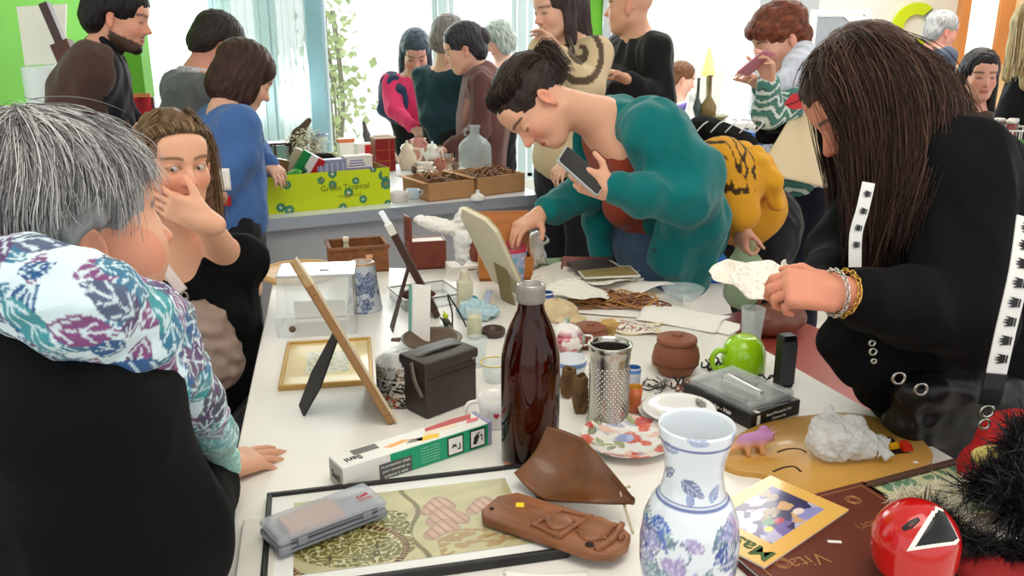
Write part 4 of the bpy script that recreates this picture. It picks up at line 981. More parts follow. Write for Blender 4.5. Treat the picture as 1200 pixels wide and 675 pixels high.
shopper('short red-haired person with a pale scarf and zigzag sleeves looking at a phone', (913, 46), 3.7, 258, -24, (80, 130, 122), [((915, 128, 3.92), (890, 100, 3.8)), ((900, 132, 3.45), (900, 92, 3.36))], fringe, byaw=255, neck=(944, 86, 3.72), pel=(944, 212, 3.72), sc=1.12, extra=zigzag, h=.0065, topname='jacket_base', skin=(226, 172, 148), bottom=(22, 25, 38), eyes='down', w=.95)
# mustard-clad person bending, head behind the teal cardigan
def mustard():
    H = Human('person in a mustard top with black flowers bending low, hand hanging down', at(812, 232, 3.1), look(290, -60), (-.8, 0, -.1), 1.0, .008, (216, 158, 132))
    N = at(818, 196, 3.12); P = at(894, 262, 3.28); rx = unit(V3(.1, 1, -.05)); H.neck(N, .05, .06); H.torso(N, P, rx, 1.0, -.005)
    ns = at(846, 190, 2.98); ne = at(858, 232, 2.94); nw = at(870, 252, 2.92); H.arm(ns, ne, nw+V3(0, 0, -.02)); H.hand(nw+V3(0, 0, -.03), (.05, 0, -1), (.9, .3, 0), (0, -1, 0), (.9, 1., 1., 1.), 1.)
    fs = at(826, 200, 3.3); H.arm(fs, at(818, 258, 3.3), at(806, 290, 3.2)); H.hand(at(806, 292, 3.2), (0, 0, -1), (0, -1, 0), (1, 0, 0))
    T = Soft(.0065); H.torso(N, N+(P-N)*.72, rx, 1.02, .02, 1.1, T, .06); T.chain([ns, ne, nw+V3(0, 0, .0)], [.08, .072, .060], .04); T.chain([fs, at(818, 258, 3.3)], [.07, .055], .04); T.ell(at(838, 192, 3.1), (.13, .19, .085), None, .06)
    T.chain([at(820, 250, 2.98), at(845, 258, 3.0), at(885, 246, 3.08)], [.05, .05, .04], .05)
    T.ell(at(868, 205, 3.12), (.13, .18, .10), None, .06)
    VF = T.mesh(2); V, F = wrinkle(VF, .008, 5, 4, (1, 1, .6)); T_ = np.tile(np.asarray(lin((214, 152, 36))), (len(V), 1)); c = at(846, 182, 2.95); nz = noise3(V, 5.2, 7)
    lines = np.abs(noise3(V, 11, 3)) < .27; band = (V[:, 2] > at(846, 216, 2.95)[2]-.02) & (np.abs(nz) < .75) & (V[:, 0] > at(800, 190, 2.95)[0]) & (V[:, 0] < at(884, 190, 2.95)[0]); T_[band & lines] = lin((60, 40, 18))
    H.part('top', (V, F, T_), cloth('mustard_cloth', (214, 152, 36), attr=True))
    S = Soft(.007); S.chain([at(850, 172, 3.1), at(886, 192, 3.0), at(904, 212, 2.98), at(910, 240, 2.98)], [.05, .045, .034, .026], .03); H.garment('scarf', S, cloth('yellow_scarf', (226, 164, 44)), .006, 6)
    J = Soft(.009); feet = H.legs(J, P, rx, .01); J.ell(P+V3(-.02, 0, -.01), (.17, .18, .17), None, .05); H.garment('trousers', J, DARK(), .005); H.shoes(feet, (-1, 0, 0), SHOE())
    H.base = (P[0], P[1], 0); H.done()
mustard()
# far right: grey-haired man, seated dark-haired woman, fair-haired back
shopper('grey-haired person in a dark jacket walking by the emblem on the white wall', (1104, 37), 6.1, 82, -12, (74, 84, 100), [((1098, 110, 5.95), (1110, 130, 6.0)), (None, None)], short_hair((168, 168, 168), .0), neck=(1093, 58, 6.1), h=.010, topname='jacket', skin=(222, 158, 138))
shopper('person with long black hair in a brown coat seated by the warm wall', (1148, 89), 4.55, 188, -4, (78, 66, 60), [((1172, 160, 4.5), (1160, 190, 4.3)), ((1122, 160, 4.5), (1140, 190, 4.3))], long_hair((26, 20, 22), .22), seated=True, h=.009, topname='coat', skin=(226, 168, 146), brow=(30, 22, 20))
def fair(H):
    pal = [(206, 188, 142), (170, 140, 92), (228, 214, 176), (140, 110, 72)]
    gs = [[H.L(p) for p in ((.03*s, -.04, .135), (.085*s, -.085-.03*(1-abs(s)), .06), (.095*s, -.10, -.06), (.10*s, -.10, -.20))] for s in np.linspace(-1, 1, 9)]
    long_hair((186, 164, 116), .20)(H); H.part('hair', strands(gs, 900, .0022, .007, 4, .6, 9, pal), mat('hair'))
shopper('fair-haired person in black seen from behind near the framed window', (1212, 36), 3.75, 12, -8, (16, 16, 18), [(None, None), (None, None)], fair, neck=(1246, 84, 3.7), w=.85, h=.009, topname='jacket')
# ------------------------------------------------------------------ tables
TT = .75
def T(px, py, z=TT): return onz(px, py, z)
def mpp(p): return (p[1]*math.cos(PITCH)+(CAM_H-p[2])*math.sin(PITCH))/1000       # metres per pixel of the photograph at a place
m_top = mat('table_white', (240, 236, 228), rough=.32, var=.03, vscale=2)
m_leg = mat('table_leg_metal', (150, 152, 156), rough=.35, metal=.8)
A_ = math.atan2(.208, 1)
def market_table(label, cx, cy, rot, wd, dp, mtop, skirt=False, z=TT, group=None):
    t = thing('market_table', label, 'table', (cx, cy, 0), rot, group)
    add('tabletop', box(wd, dp, .032, (0, 0, z-.032), .004), mtop, t, smooth=False)
    for sx in (-1, 1):
        for sy in (-1, 1): add('leg', cyl(.018, z-.03, 12, loc=(sx*(wd/2-.08), sy*(dp/2-.1), 0)), m_leg, t)
    if skirt:
        add('edge_strip', box(wd+.004, .012, .05, (0, -dp/2-.006, z-.05)), mat('edge_aluminium', (176, 184, 196), rough=.35, metal=.35), t, smooth=False)
        add('front_panel', box(wd-.02, .018, .50, (0.02, -dp/2+.05, z-.55)), mat('panel_grey', (186, 188, 194), rough=.5, var=.05, vscale=3), t, smooth=False)
    return t
uu = V3(-math.sin(A_), math.cos(A_), 0); vv = V3(math.cos(A_), math.sin(A_), 0)
tb = thing('market_table', 'long white table crowded with flea market goods', 'table', (.05, 1.75, 0))
add('tabletop', prism([(-.415, -1.03), (.95, -.89), (.335, .93), (-.84, 1.01)], .032, .004, loc=(0, 0, TT-.032)), m_top, tb, smooth=False)
for x_, y_ in ((-.36, -.94), (.84, -.82), (.27, .85), (-.76, .92)): add('leg', cyl(.018, TT-.03, 12, loc=(x_, y_, 0)), m_leg, tb)
a = T(279, 260); b = T(634, 227); d = unit(b-a); n2 = V3(-d[1], d[0], 0); w2 = np.linalg.norm(b-a)+.02; A2 = math.atan2(d[1], d[0])
c2 = (a+b)/2+n2*.62
market_table('grey-edged table carrying the lime green carton and glass demijohn', c2[0], c2[1], A2, w2, 1.24, mat('table_pale', (226, 228, 232), rough=.35, var=.03), True)
q = at(812, 141, 6.2); market_table('far white stall table before the ponytailed person', q[0], 6.3, 0, 1.1, .6, m_top, z=q[2])
q = at(1215, 192, 2.75); market_table('small stall table holding a basket of jars behind the black-clad browser', q[0]+.16, 2.95, 0, .5, .5, mat('table_pale'), z=q[2])
# red bench beside the long table
t = thing('bench', 'red-brown bench seat beyond the long table by the black-clad browser', 'bench', (.99, 2.66, 0), .42)
mr = mat('bench_red', (158, 66, 56), rough=.4, var=.12)
add('seat', box(.46, .95, .04, (0, 0, .43), .012), mr, t, smooth=False)
for sx in (-1, 1):
    for sy in (-1, 1): add('leg', box(.045, .045, .43, (sx*.19, sy*.42, 0), .005), mr, t, smooth=False)
add('side_rail', box(.02, .8, .09, (-.19, 0, .32)), mr, t, smooth=False)
# ------------------------------------------------------------------ goods on the long table, nearest first
GO = 'goods on the long white table'
WOODC = dict(rough=.45, var=.3, vscale=6)
m_wood = mat('carved_wood', (128, 82, 48), stripes=(1, 6, 6), **WOODC); m_dkwood = mat('dark_wood', (108, 62, 24), stripes=(6, 1, 6), rough=.3, var=.35, vscale=5, coat=.3)
m_wc = mat('white_china', (240, 238, 234), rough=.15, coat=.4); m_blk = mat('black_plastic', (20, 20, 22), rough=.35)
m_clear = see_through(mat('clear_plastic', (226, 232, 230), rough=.08, spec=.9), .76); m_gl = see_through(mat('clear_glass', (226, 238, 238), rough=.03, spec=.9), .72)
m_paper = mat('white_paper', (244, 240, 232), rough=.8); m_terra = mat('terracotta', (136, 80, 54), rough=.65, var=.15, vscale=20)
def quadframe(c):
    """local frame of a flat thing from its four corners on the table: near-left, near-right, far-right, far-left -> (origin, rot, w, h)"""
    c = [np.asarray(p, float) for p in c]; o = sum(c)/4; x = unit((c[1]-c[0])+(c[2]-c[3])); wd = (np.linalg.norm(c[1]-c[0])+np.linalg.norm(c[2]-c[3]))/2; hd = (np.linalg.norm(c[3]-c[0])+np.linalg.norm(c[2]-c[1]))/2
    return o, math.atan2(x[1], x[0]), wd, hd
def flatgrid(w_, h_, nx, ny, z=0.):
    V = np.array([(-w_/2+w_*i/nx, -h_/2+h_*j/ny, z) for i in range(nx+1) for j in range(ny+1)]); F = [(i*(ny+1)+j, (i+1)*(ny+1)+j, (i+1)*(ny+1)+j+1, i*(ny+1)+j+1) for i in range(nx) for j in range(ny)]
    return V, F
def rectframe(w_, h_, b, t, z=0., bev=.002):
    return join(box(w_, b, t, (0, -h_/2+b/2, z), bev), box(w_, b, t, (0, h_/2-b/2, z), bev), box(b, h_-2*b, t, (-w_/2+b/2, 0, z), bev), box(b, h_-2*b, t, (w_/2-b/2, 0, z), bev))
LC = lambda rgb: np.asarray(lin(rgb))
# -- amber bottle
p = T(621, 538); t = thing('bottle', 'tall brown glass bottle standing mid-table', 'bottle', p)
outer = [(.0001, .004), (.040, .003), (.049, .0), (.0525, .008), (.0528, .10), (.0525, .185), (.0515, .205), (.0485, .222), (.0435, .242), (.037, .260), (.0295, .276), (.0245, .288), (.0225, .300), (.0220, .312)]
inner = [(.0190, .312), (.0195, .300), (.0215, .288), (.0265, .276), (.034, .260), (.0405, .242), (.0455, .222), (.0485, .205), (.0495, .185), (.0495, .015), (.045, .009), (.0001, .009)]
add('glass_body', lathe(outer+inner, 48), mat('amber_glass', (120, 64, 22), rough=.03, trans=1., ior=1.4), t)
add('lip', lathe([(.0222, .303), (.0245, .304), (.0255, .310), (.0242, .320), (.0252, .328), (.0238, .335), (.0185, .335), (.0185, .303)], 32), mat('pale_glass_lip', (176, 170, 160), rough=.12, trans=.4), t)
# -- blue and white vase at the front edge
p = V3(*onz(800, 745)); t = thing('vase', 'white china vase painted with blue flowers at the table front', 'vase', p)
kp = [(.0001, 0), (.042, 0), (.044, .006), (.047, .03), (.054, .07), (.0605, .115), (.0615, .145), (.058, .175), (.050, .198), (.0405, .212), (.0372, .224), (.0352, .240), (.0365, .258), (.0412, .276), (.0450, .290), (.0462, .300), (.0445, .3025), (.0425, .299), (.039, .280), (.034, .258), (.0325, .240), (.036, .215), (.052, .17), (.05, .05), (.0001, .02)]
zs = np.array(kp); s_ = np.linspace(0, len(kp)-1, 190); prof = [(np.interp(x, range(len(kp)), zs[:, 0]), np.interp(x, range(len(kp)), zs[:, 1])) for x in s_]
V, F = lathe(prof, 220); F = np.array(F); z = V[:, 2]; out = np.arange(len(V)) < 220*124
base = np.tile(LC((232, 238, 244)), (len(V), 1))
bm = out & (z < .19) & (z > .02); nm = out & (z > .215)
Tn = leaves_on(V, F, base, 900, [(92, 118, 190), (150, 150, 205), (176, 160, 205), (120, 150, 160), (70, 92, 160), (110, 140, 150)], .021, .5, 5, .6, bm)
Tn = leaves_on(V, F, Tn, 90, [(140, 155, 200), (170, 180, 215), (120, 130, 170)], .014, .5, 8, .6, nm & (z < .30))
g = np.random.RandomState(4)
for k in range(34):                                                 # fine scrolled stems
    a0, z0 = g.rand()*6.283, .04+.14*g.rand(); r0 = .010+.014*g.rand(); ang = np.arctan2(V[:, 1], V[:, 0]); da = (ang-a0+math.pi) % (2*math.pi)-math.pi
    d_ = np.hypot(da*.058, z-z0); th = np.arctan2(z-z0, da); mk = out & (np.abs(d_-r0*(1+.25*np.sin(th*1.0))) < .0012) & (th > -1.5+g.rand()*2-1); Tn[mk] = LC((120, 130, 160))
for zc, hw in ((.2075, .0016), (.2115, .0008), (.285, .0012)): Tn[out & (np.abs(z-zc) < hw)] = LC((110, 124, 176))
add('vase_body', (V, F), mat('painted_china', attr=True, rough=.12, coat=.5), t, tint=Tn)
# -- large framed sepia picture lying flat
o, r_, w_, h_ = quadframe([T(318, 700), T(684, 655), T(601, 551), T(303, 591)])
t = thing('framed_picture', 'large black-framed sepia picture lying flat at the table front', 'picture', o, r_)
mf = mat('black_frame', (28, 27, 28), rough=.35)
add('frame', rectframe(w_, h_, .009, .016), mf, t, smooth=False)
add('mat_board', box(w_-.016, h_-.016, .006, (0, 0, .004)), mat('mat_board', (236, 236, 232), rough=.6), t, smooth=False)
iw, ih = w_*.80, h_*.74; V, F = flatgrid(iw, ih, 240, 150, .0106); x, y = V[:, 0]/iw, V[:, 1]/ih
P3 = np.stack([x*4, y*3, 0*x], 1); n1 = noise3(P3, 1.2, 2); n3 = noise3(P3, 4.5, 6)
Tn = LC((190, 182, 140))*(1+.10*n1[:, None])
Tn[(np.abs(x-.02-.03*np.sin(y*9)) < .012)] = LC((120, 108, 70))
vig = noise3(P3, 2.4, 9)
mk = (x < 0) & (np.hypot((x+.22)*1.0, (y+.12)*.8) < .30); Tn[mk] = LC((126, 118, 62)); lf = np.abs(noise3(P3*1.5, 3.0, 8)) < .2; Tn[mk & lf] = LC((206, 202, 158)); Tn[mk & (np.abs(noise3(P3*1.4, 3, 12)) < .10)] = LC((74, 66, 30))
ring = np.abs(np.hypot((x+.28), (y+.30)*.75)-.245) < .016; Tn[ring & (y < .05)] = LC((66, 46, 26)); be = np.sin(np.arctan2(y+.3, x+.28)*60) > .2; Tn[ring & be & (y < .05)] = LC((176, 140, 96))
cor = (np.hypot((x+.28), (y+.30)*.75) > .262) & (x < -.1) & (y < -.2); Tn[cor] = LC((178, 132, 86))
for cx, cy, rr in ((.14, .17, .085), (.17, .0, .10), (.13, -.17, .085), (.34, .1, .08)):
    d_ = np.hypot(x-cx, (y-cy)*.8+.04*np.sin(x*30)); mk = d_ < rr; Tn[mk] = (LC((206, 168, 146))*(1-.35*(d_[mk]/rr)[:, None]**3)); st = mk & (np.sin(x*150+y*40) > .8); Tn[st] = LC((150, 118, 92))
mk = (np.abs(y+.36+.05*np.sin(x*20)) < .12) & (x > .1) & (n3 > -.1); Tn[mk] = LC((170, 140, 96))
add('print', (V, F), mat('sepia_print', attr=True, rough=.25, coat=.5), t, tint=Tn)
# -- second flat box under its corner
o, r_, w_, h_ = quadframe([T(282, 720), T(330, 715), T(318, 612), T(277, 618)])
t = thing('carton', 'flat pale carton at the table edge beside the sepia picture', 'box', o, r_)
add('body', box(w_, h_, .012, (0, 0, 0), .002), mat('pale_carton', (222, 218, 208), rough=.6, var=.08), t, smooth=False); add('lid_edge', box(.004, h_*.98, .014, (w_*.18, 0, 0)), mf, t, smooth=False)
# -- grey plastic case on the picture
zc = TT+.0165; o, r_, w_, h_ = quadframe([T(337, 650, zc), T(458, 604, zc), T(424, 584, zc), T(296, 632, zc)])
t = thing('plastic_case', 'grey see-through plastic case lying on the sepia picture', 'case', o, r_)
mc = mat('grey_clear_plastic', (176, 180, 188), rough=.15, trans=.45, ior=1.2); H_ = .030
add('base_tray', box(w_, h_, H_*.5, (0, 0, 0), .004), mc, t, smooth=False); add('lid', box(w_*1.0, h_*1.0, H_*.5-.001, (0, 0, H_*.5+.001), .005), see_through(mat('lid_clear', (188, 192, 202), rough=.15), .5), t, smooth=False)
add('seam', join(box(w_*.8, .0015, .002, (0, -h_/2-.0003, H_*.52)), box(w_*.8, .0015, .002, (0, -h_/2-.0003, H_*.25)), box(w_*.8, .0015, .0012, (0, -h_/2-.0003, H_*.72))), mat('case_seam', (70, 72, 78), rough=.4), t, smooth=False)
add('contents', box(w_*.5, h_*.7, H_*.42, (-w_*.12, 0, H_*.55), .003), mat('peach_cards', (226, 176, 140), rough=.6), t, smooth=False)
for s in (-.3, .3): add('clasp', box(.016, .004, .012, (w_*s, -h_/2-.001, H_*.35), .001), mc, t, smooth=False)
V, F = text_mesh('Casa', .011, .0002, bold=.0004); add('lettering', xf((V, F), (w_*.36, -.002, H_+.0006), (0, 0, .25)), mat('red_ink', (190, 50, 56), rough=.5), t, smooth=False)
add('lettering_rule', join(*[box(.022, .0012, .0004, (w_*.36, -.011-.004*k, H_)) for k in (0, 1)]), mat('red_ink'), t, smooth=False)
# -- long foil box
L0, L1 = T(403, 578), T(576, 521); d = unit(L1-L0); n_ = V3(-d[1], d[0], 0); wl = np.linalg.norm(L1-L0); BW, BH = .055, .047; o = (L0+L1)/2+n_*BW/2
t = thing('foil_box', 'long cardboard kitchen roll box with a green side panel', 'box', o, math.atan2(d[1], d[0]))
m_ctn = mat('carton_white', (236, 234, 228), rough=.5, var=.03)
add('carton', box(wl, BW, BH, (0, 0, 0), .0015), m_ctn, t, smooth=False)
add('green_panel', box(wl*.70, .0008, BH*.94, (wl*.148, -BW/2-.0003, BH*.03)), mat('label_green', (24, 158, 112), rough=.45), t, smooth=False)
add('grey_label', box(wl*.21, .0008, BH*.62, (-wl*.17, -BW/2-.0008, BH*.05)), mat('label_grey', (86, 88, 88), rough=.5), t, smooth=False)
for k, s in enumerate(('La protection idéale', 'pour conserver et', 'préparer à table')):
    add('lettering', xf(text_mesh(s, .0072, .0002), (-wl*.17, -BW/2-.0015, BH*.55-k*.0095), (math.pi/2, 0, 0)), m_paper, t, smooth=False)
for k in range(6): add('small_print', xf(text_mesh('conservez vos aliments', .0042, .0001), (wl*.06, -BW/2-.0009, BH*.80-k*.0056), (math.pi/2, 0, 0)), mat('print_pale', (170, 220, 200), rough=.6), t, smooth=False)
for k, x_ in enumerate((.235, .395)):
    add('pictogram', box(wl*.115, .0008, BH*.80, (wl*x_, -BW/2-.0008, BH*.10)), m_blk, t, smooth=False); add('pictogram_field', box(wl*.097, .0008, BH*.68, (wl*x_, -BW/2-.0012, BH*.16)), m_paper, t, smooth=False)
    if k == 0: g_ = join(box(.011, .0006, .0025, (-.003, 0, .012), rot=(0, .6, 0)), box(.011, .0006, .0025, (-.003, 0, .012), rot=(0, -.6, 0)), box(.0022, .0006, .012, (.009, 0, .004)), box(.006, .0006, .0022, (.007, 0, .004)))
    else: g_ = join(xf(prism([(-.011, -.010), (-.004, -.012), (.0, -.004), (.003, .004), (-.002, .008), (-.008, .004)], .0006), (0, 0, .014), (math.pi/2, 0, 0)), box(.008, .0006, .002, (.001, 0, .022), rot=(0, -.4, 0)), box(.002, .0006, .010, (.009, 0, .007)), box(.005, .0006, .002, (.0075, 0, .017)))
    add('pictogram_mark', xf(g_, (wl*x_, -BW/2-.0020, BH*.22)), m_blk, t, smooth=False)
def topp(name, poly, rgb, z=0.): add(name, prism([(x*wl, y*BW) for x, y in poly], .0005, loc=(0, 0, BH+z)), mat('print_%02x%02x%02x' % rgb, rgb, rough=.5), t, smooth=False)
topp('printed_band', [(.10, .18), (.42, .12), (.46, .45), (.30, .48), (.12, .40)], (196, 96, 92)); topp('printed_fruit', [(.36, -.10), (.44, -.15), (.47, .05), (.40, .12)], (232, 120, 130), .0006); topp('printed_yellow', [(.02, -.35), (.13, -.42), (.16, -.18), (.08, -.08), (.0, -.15)], (240, 196, 70)); topp('printed_yellow', [(-.20, -.0), (-.06, .1), (-.02, -.04), (-.16, -.16)], (240, 168, 88)); topp('printed_dark', [(-.07, -.2), (.03, -.32), (.05, -.12), (-.02, -.04)], (130, 124, 112)); topp('grey_label', [(-.38, .05), (-.22, .05), (-.22, .40), (-.38, .40)], (116, 114, 110)); topp('printed_cream', [(.06, -.05), (.30, -.08), (.32, .1), (.10, .14)], (240, 220, 196))
add('end_flap', box(.0008, BW*.9, BH*.85, (-wl/2-.0006, 0, BH*.06)), mat('flap_grey', (188, 184, 176), rough=.6), t, smooth=False)
add('end_cap', box(.010, BW+.002, BH+.002, (wl/2-.004, 0, -.0), .002), mat('lilac_card', (158, 158, 190), rough=.5), t, smooth=False)
add('lettering', xf(text_mesh('Sani', .020, .0002, bold=.0005), (-wl*.40, -BW*.12, BH+.0004), (0, 0, math.pi)), mat('print_dark', (60, 58, 56), rough=.6), t, smooth=False)
add('lettering', xf(text_mesh('Sani', .020, .0002, bold=.0005), (-wl/2-.0012, 0, BH*.45), (math.pi/2, 0, -math.pi/2)), mat('print_dark'), t, smooth=False)
# -- leaf-shaped dark wood dish
a, b = T(628, 548, TT+.03), T(742, 605, TT+.02); d = unit(b-a); n_ = V3(-d[1], d[0], 0); Lw = np.linalg.norm(b-a)*1.02
S = Soft(.0022); c = (a+b)/2
zz = V3(0, 0, 1); tilt = unit(-n_*.58+zz*.81); y_ = unit(np.cross(tilt, d)); R = np.array([d, y_, tilt])
t = thing('wooden_dish', 'dark polished leaf-shaped wooden dish leaning by the brown bottle', 'dish', (c[0], c[1], TT))
hw = lambda x: .058*np.clip(1-((x+.12)/.88)**2*(1 if x < 0 else 1), 0, 1)**.62*(1 if x > -.75 else .95)
V, F, nx, ny = [], [], 56, 24
for i in range(nx+1):
    u = -1+2*i/nx; wd_ = max(.006, .062*(1-max(0, (u-(-.35)))/1.42*1.0)**.9 if u > -.35 else .062*(1-((u+.35)/.95)**2*.42))
    for j in range(ny+1):
        v = -1+2*j/ny; V.append((u*Lw/2, v*wd_, .010*(v*v-.4)*(1-.3*u)+.012*u*u+.002*math.sin(u*5)))
nn = len(V); V = np.array(V); V2 = V-np.array((0, 0, .006)); F = [(i*(ny+1)+j, (i+1)*(ny+1)+j, (i+1)*(ny+1)+j+1, i*(ny+1)+j+1) for i in range(nx) for j in range(ny)]; F = F+[tuple(k+nn for k in f[::-1]) for f in F]
ed = [(i, 0) for i in range(nx+1)]+[(nx, j) for j in range(1, ny+1)]+[(i, ny) for i in range(nx-1, -1, -1)]+[(0, j) for j in range(ny-1, 0, -1)]; E_ = [i*(ny+1)+j for i, j in ed]
F += [(q, p_, p_+nn, q+nn) for p_, q in zip(E_, E_[1:]+E_[:1])]
W_ = np.vstack([V, V2])@np.array([d, y_, tilt])+(c-np.array((c[0], c[1], TT)))+V3(0, 0, .022)
add('bowl', (W_, F), m_dkwood, t)
# -- carved wooden plaque
zc = TT+.016; o, r_, w_, h_ = quadframe([T(562, 612, zc), T(722, 668, zc), T(748, 628, zc), T(588, 580, zc)])
t = thing('carved_plaque', 'carved wooden wall plaque with a yellow price dot lying on the sepia picture', 'plaque', o, r_)
m_pl = mat('plaque_wood', (140, 88, 56), rough=.4, var=.35, vscale=7, stripes=(1, 7, 7))
outl = [(-.5, -.30), (-.44, -.5), (.34, -.5), (.46, -.34), (.5, .0), (.47, .3), (.36, .5), (-.40, .5), (-.5, .2)]
add('board', prism([(x*w_, y*h_) for x, y in outl], .014, .003), m_pl, t, flat_angle=40)
rel = lambda pts, r: add('carved_relief', tube(spline([(x*w_, y*h_, .015) for x, y in pts], 16), r, 8), m_pl, t)
rel([(-.10, -.34), (-.08, 0), (-.03, .34)], .0045); rel([(.10, -.42), (.13, 0), (.18, .42)], .005); rel([(-.08, -.30), (.10, -.40)], .004); rel([(-.02, .34), (.17, .40)], .004); rel([(.36, -.42), (.40, 0), (.38, .46)], .0055); rel([(-.07, -.1), (.03, .15), (.14, .1)], .003); rel([(.16, .30), (.36, .34)], .004); rel([(.16, -.1), (.37, -.05)], .003)
S = Soft(.0022); S.ell((.02*w_, 0, .014), (.09*w_, .26*h_, .008)); S.ell((.26*w_, .04*h_, .014), (.10*w_, .30*h_, .009)); S.ell((.26*w_, .30*h_, .015), (.08*w_, .05*h_, .007)); S.ell((-.17*w_, .1*h_, .013), (.06*w_, .10*h_, .004)); S.ell((.44*w_, .1*h_, .014), (.02*w_, .1*h_, .007)); add('carved_relief', S.mesh(2), m_pl, t)
add('hole', cyl(.007, .0012, 16, loc=(.30*w_, -.33*h_, .0138)), mat('hole_dark', (40, 22, 14), rough=.9), t); add('hole', cyl(.004, .0012, 14, loc=(-.44*w_, -.22*h_, .0138)), mat('hole_dark'), t)
add('price_dot', box(.013, .013, .0008, (-.30*w_, .12*h_, .0145), rot=(0, 0, .5)), mat('yellow_sticker', (240, 206, 40), rough=.5), t, smooth=False)
t2 = add('cord', tube(spline([T(742, 625, TT+.03), T(731, 590, TT+.04), T(728, 575, TT+.05), T(738, 570, TT+.045)], 20), .0022, 6), mat('cord_tan', (190, 180, 150), rough=.8), label='short tan cord looped at the end of the carved plaque', cat='cord'); rebase(t2, T(735, 610))
# -- floral plate
p = T(735, 521); R_ = 55*mpp(p)
kp = [(.0001, .003), (R_*.55, .003), (R_*.62, .005), (R_*.8, .012), (R_, .018), (R_, .0205), (R_*.8, .0145), (R_*.6, .0075), (.0001, .006)]
q_ = np.array(kp); s_ = np.linspace(0, len(kp)-1, 90); prof = [(np.interp(x, range(len(kp)), q_[:, 0]), np.interp(x, range(len(kp)), q_[:, 1])) for x in s_][::-1]
V, F = lathe(prof, 120); F = np.array([f[::-1] for f in F]); base = np.tile(LC((236, 232, 226)), (len(V), 1)); up = np.arange(len(V)) < 120*46
Tn = leaves_on(V, F, base, 90, [(150, 160, 110), (176, 178, 200), (120, 130, 90), (230, 190, 170)], .020, .4, 6, .3, up); Tn = leaves_on(V, F, Tn, 34, [(206, 66, 44), (220, 96, 70), (196, 70, 60), (150, 160, 205)], .022, .75, 9, .25, up)
t = thing('plate', 'white plate printed with red poppies in front of the grater', 'plate', p); add('plate_dish', (V, F), mat('painted_china'), t, tint=Tn)
# -- cylinder grater
p = T(712, 494); r0, h0 = 23.5*mpp(p), .168; t = thing('grater', 'round tin cheese grater standing among the crockery', 'grater', p)
mm = mat('tin_metal', (188, 186, 180), rough=.22, metal=1., bump=.1, bscale=60)
add('drum', lathe([(r0*1.06, 0), (r0*1.07, .004), (r0*1.0, .009), (r0*.98, .012), (r0*.96, .05), (r0*.96, .13), (r0*1.0, .140), (r0*1.0, .152), (r0*1.04, .155), (r0*1.05, .163), (r0*1.02, h0), (r0*.97, h0), (r0*.93, .155), (r0*.93, .012), (r0*1.0, .001)], 56), mm, t)
cone = lathe([(.0028, 0), (.0020, .0012), (.0012, .0022), (.0004, .0012)], 7); bits = [[], []]
for i in range(20):
    for j in range(26):
        a = 6.283*(j+.5*(i % 2))/26
        if 0 <= (j % 13) <= 2: continue
        z_ = .020+i*.0054; x_, y_ = math.cos(a)*r0*.958, math.sin(a)*r0*.958
        M = np.array([(-math.sin(a), math.cos(a), 0), (0, 0, 1), (math.cos(a), math.sin(a), 0)]); bits[j//13].append((cone[0]@M+np.array((x_, y_, z_)), cone[1]))
for b_ in bits: add('grating_teeth', join(*b_), mm, t)
add('rim_ring', tube([(math.cos(a)*r0*1.04, math.sin(a)*r0*1.04, h0-.002) for a in np.linspace(0, 6.283, 40)[:-1]], .0022, 6, closed=True), mm, t)
# -- bark candle holders beside it
def bark(px, py, r, h, lab, seed, tilt=0):
    p = T(px, py); t = thing('bark_holder', lab, 'candle holder', p); S = Soft(.0022); S.cap((0, 0, .012), (tilt, 0, h-.012), r, r*.95, .01); S.bx((0, 0, -.03), (.1, .1, .031), k=.003, op='-'); S.bx((tilt, 0, h+.03), (.1, .1, .031), k=.003, op='-'); S.cap((tilt, 0, h-.02), (tilt, 0, h+.02), r*.55, k=.004, op='-')
    add('bark', wrinkle(S.mesh(1), .0045, 45, seed, (1, 1, .35)), mat('bark_brown', (112, 82, 48), rough=.85, var=.45, vscale=30, bump=.6, bscale=90), t)
bark(680, 483, .016, .085, 'rough bark holder touching the tin grater', 3); bark(664, 465, .014, .07, 'slimmer bark piece behind the bark holder', 5, .004)
# -- cups by the grater
def tumbler(px, py, r, h, rgb, inner, lab, taper=.9, name='cup', band=None):
    p = T(px, py); t = thing(name, lab, 'cup', p); m = mat('glaze_%02x%02x%02x' % rgb, rgb, rough=.25, coat=.3)
    add('cup_body', lathe([(.0001, .002), (r*taper*.8, 0), (r*taper, .003), (r*.97, h*.6), (r, h), (r*.93, h), (r*.88, h*.6), (r*taper*.85, .006), (.0001, .006)], 32), m, t)
    add('glazed_inside', lathe([(r*.925, h-.001), (r*.87, h*.6), (r*taper*.82, .008), (.0001, .008)], 32), mat('glaze_%02x%02x%02x' % inner, inner, rough=.25), t)
    if band: add('band', lathe([(r*1.005, h*.75), (r*1.012, h*.76), (r*1.012, h*.92), (r*1.005, h*.93)], 32), mat('glaze_%02x%02x%02x' % band, band, rough=.3), t)
    return t
tumbler(743, 482, .0155, .056, (206, 108, 60), (222, 170, 60), 'small orange cup right behind the grater'); tumbler(742, 452, .016, .045, (196, 204, 214), (60, 110, 176), 'small cup with a blue inside behind the orange cup', band=(90, 140, 200))
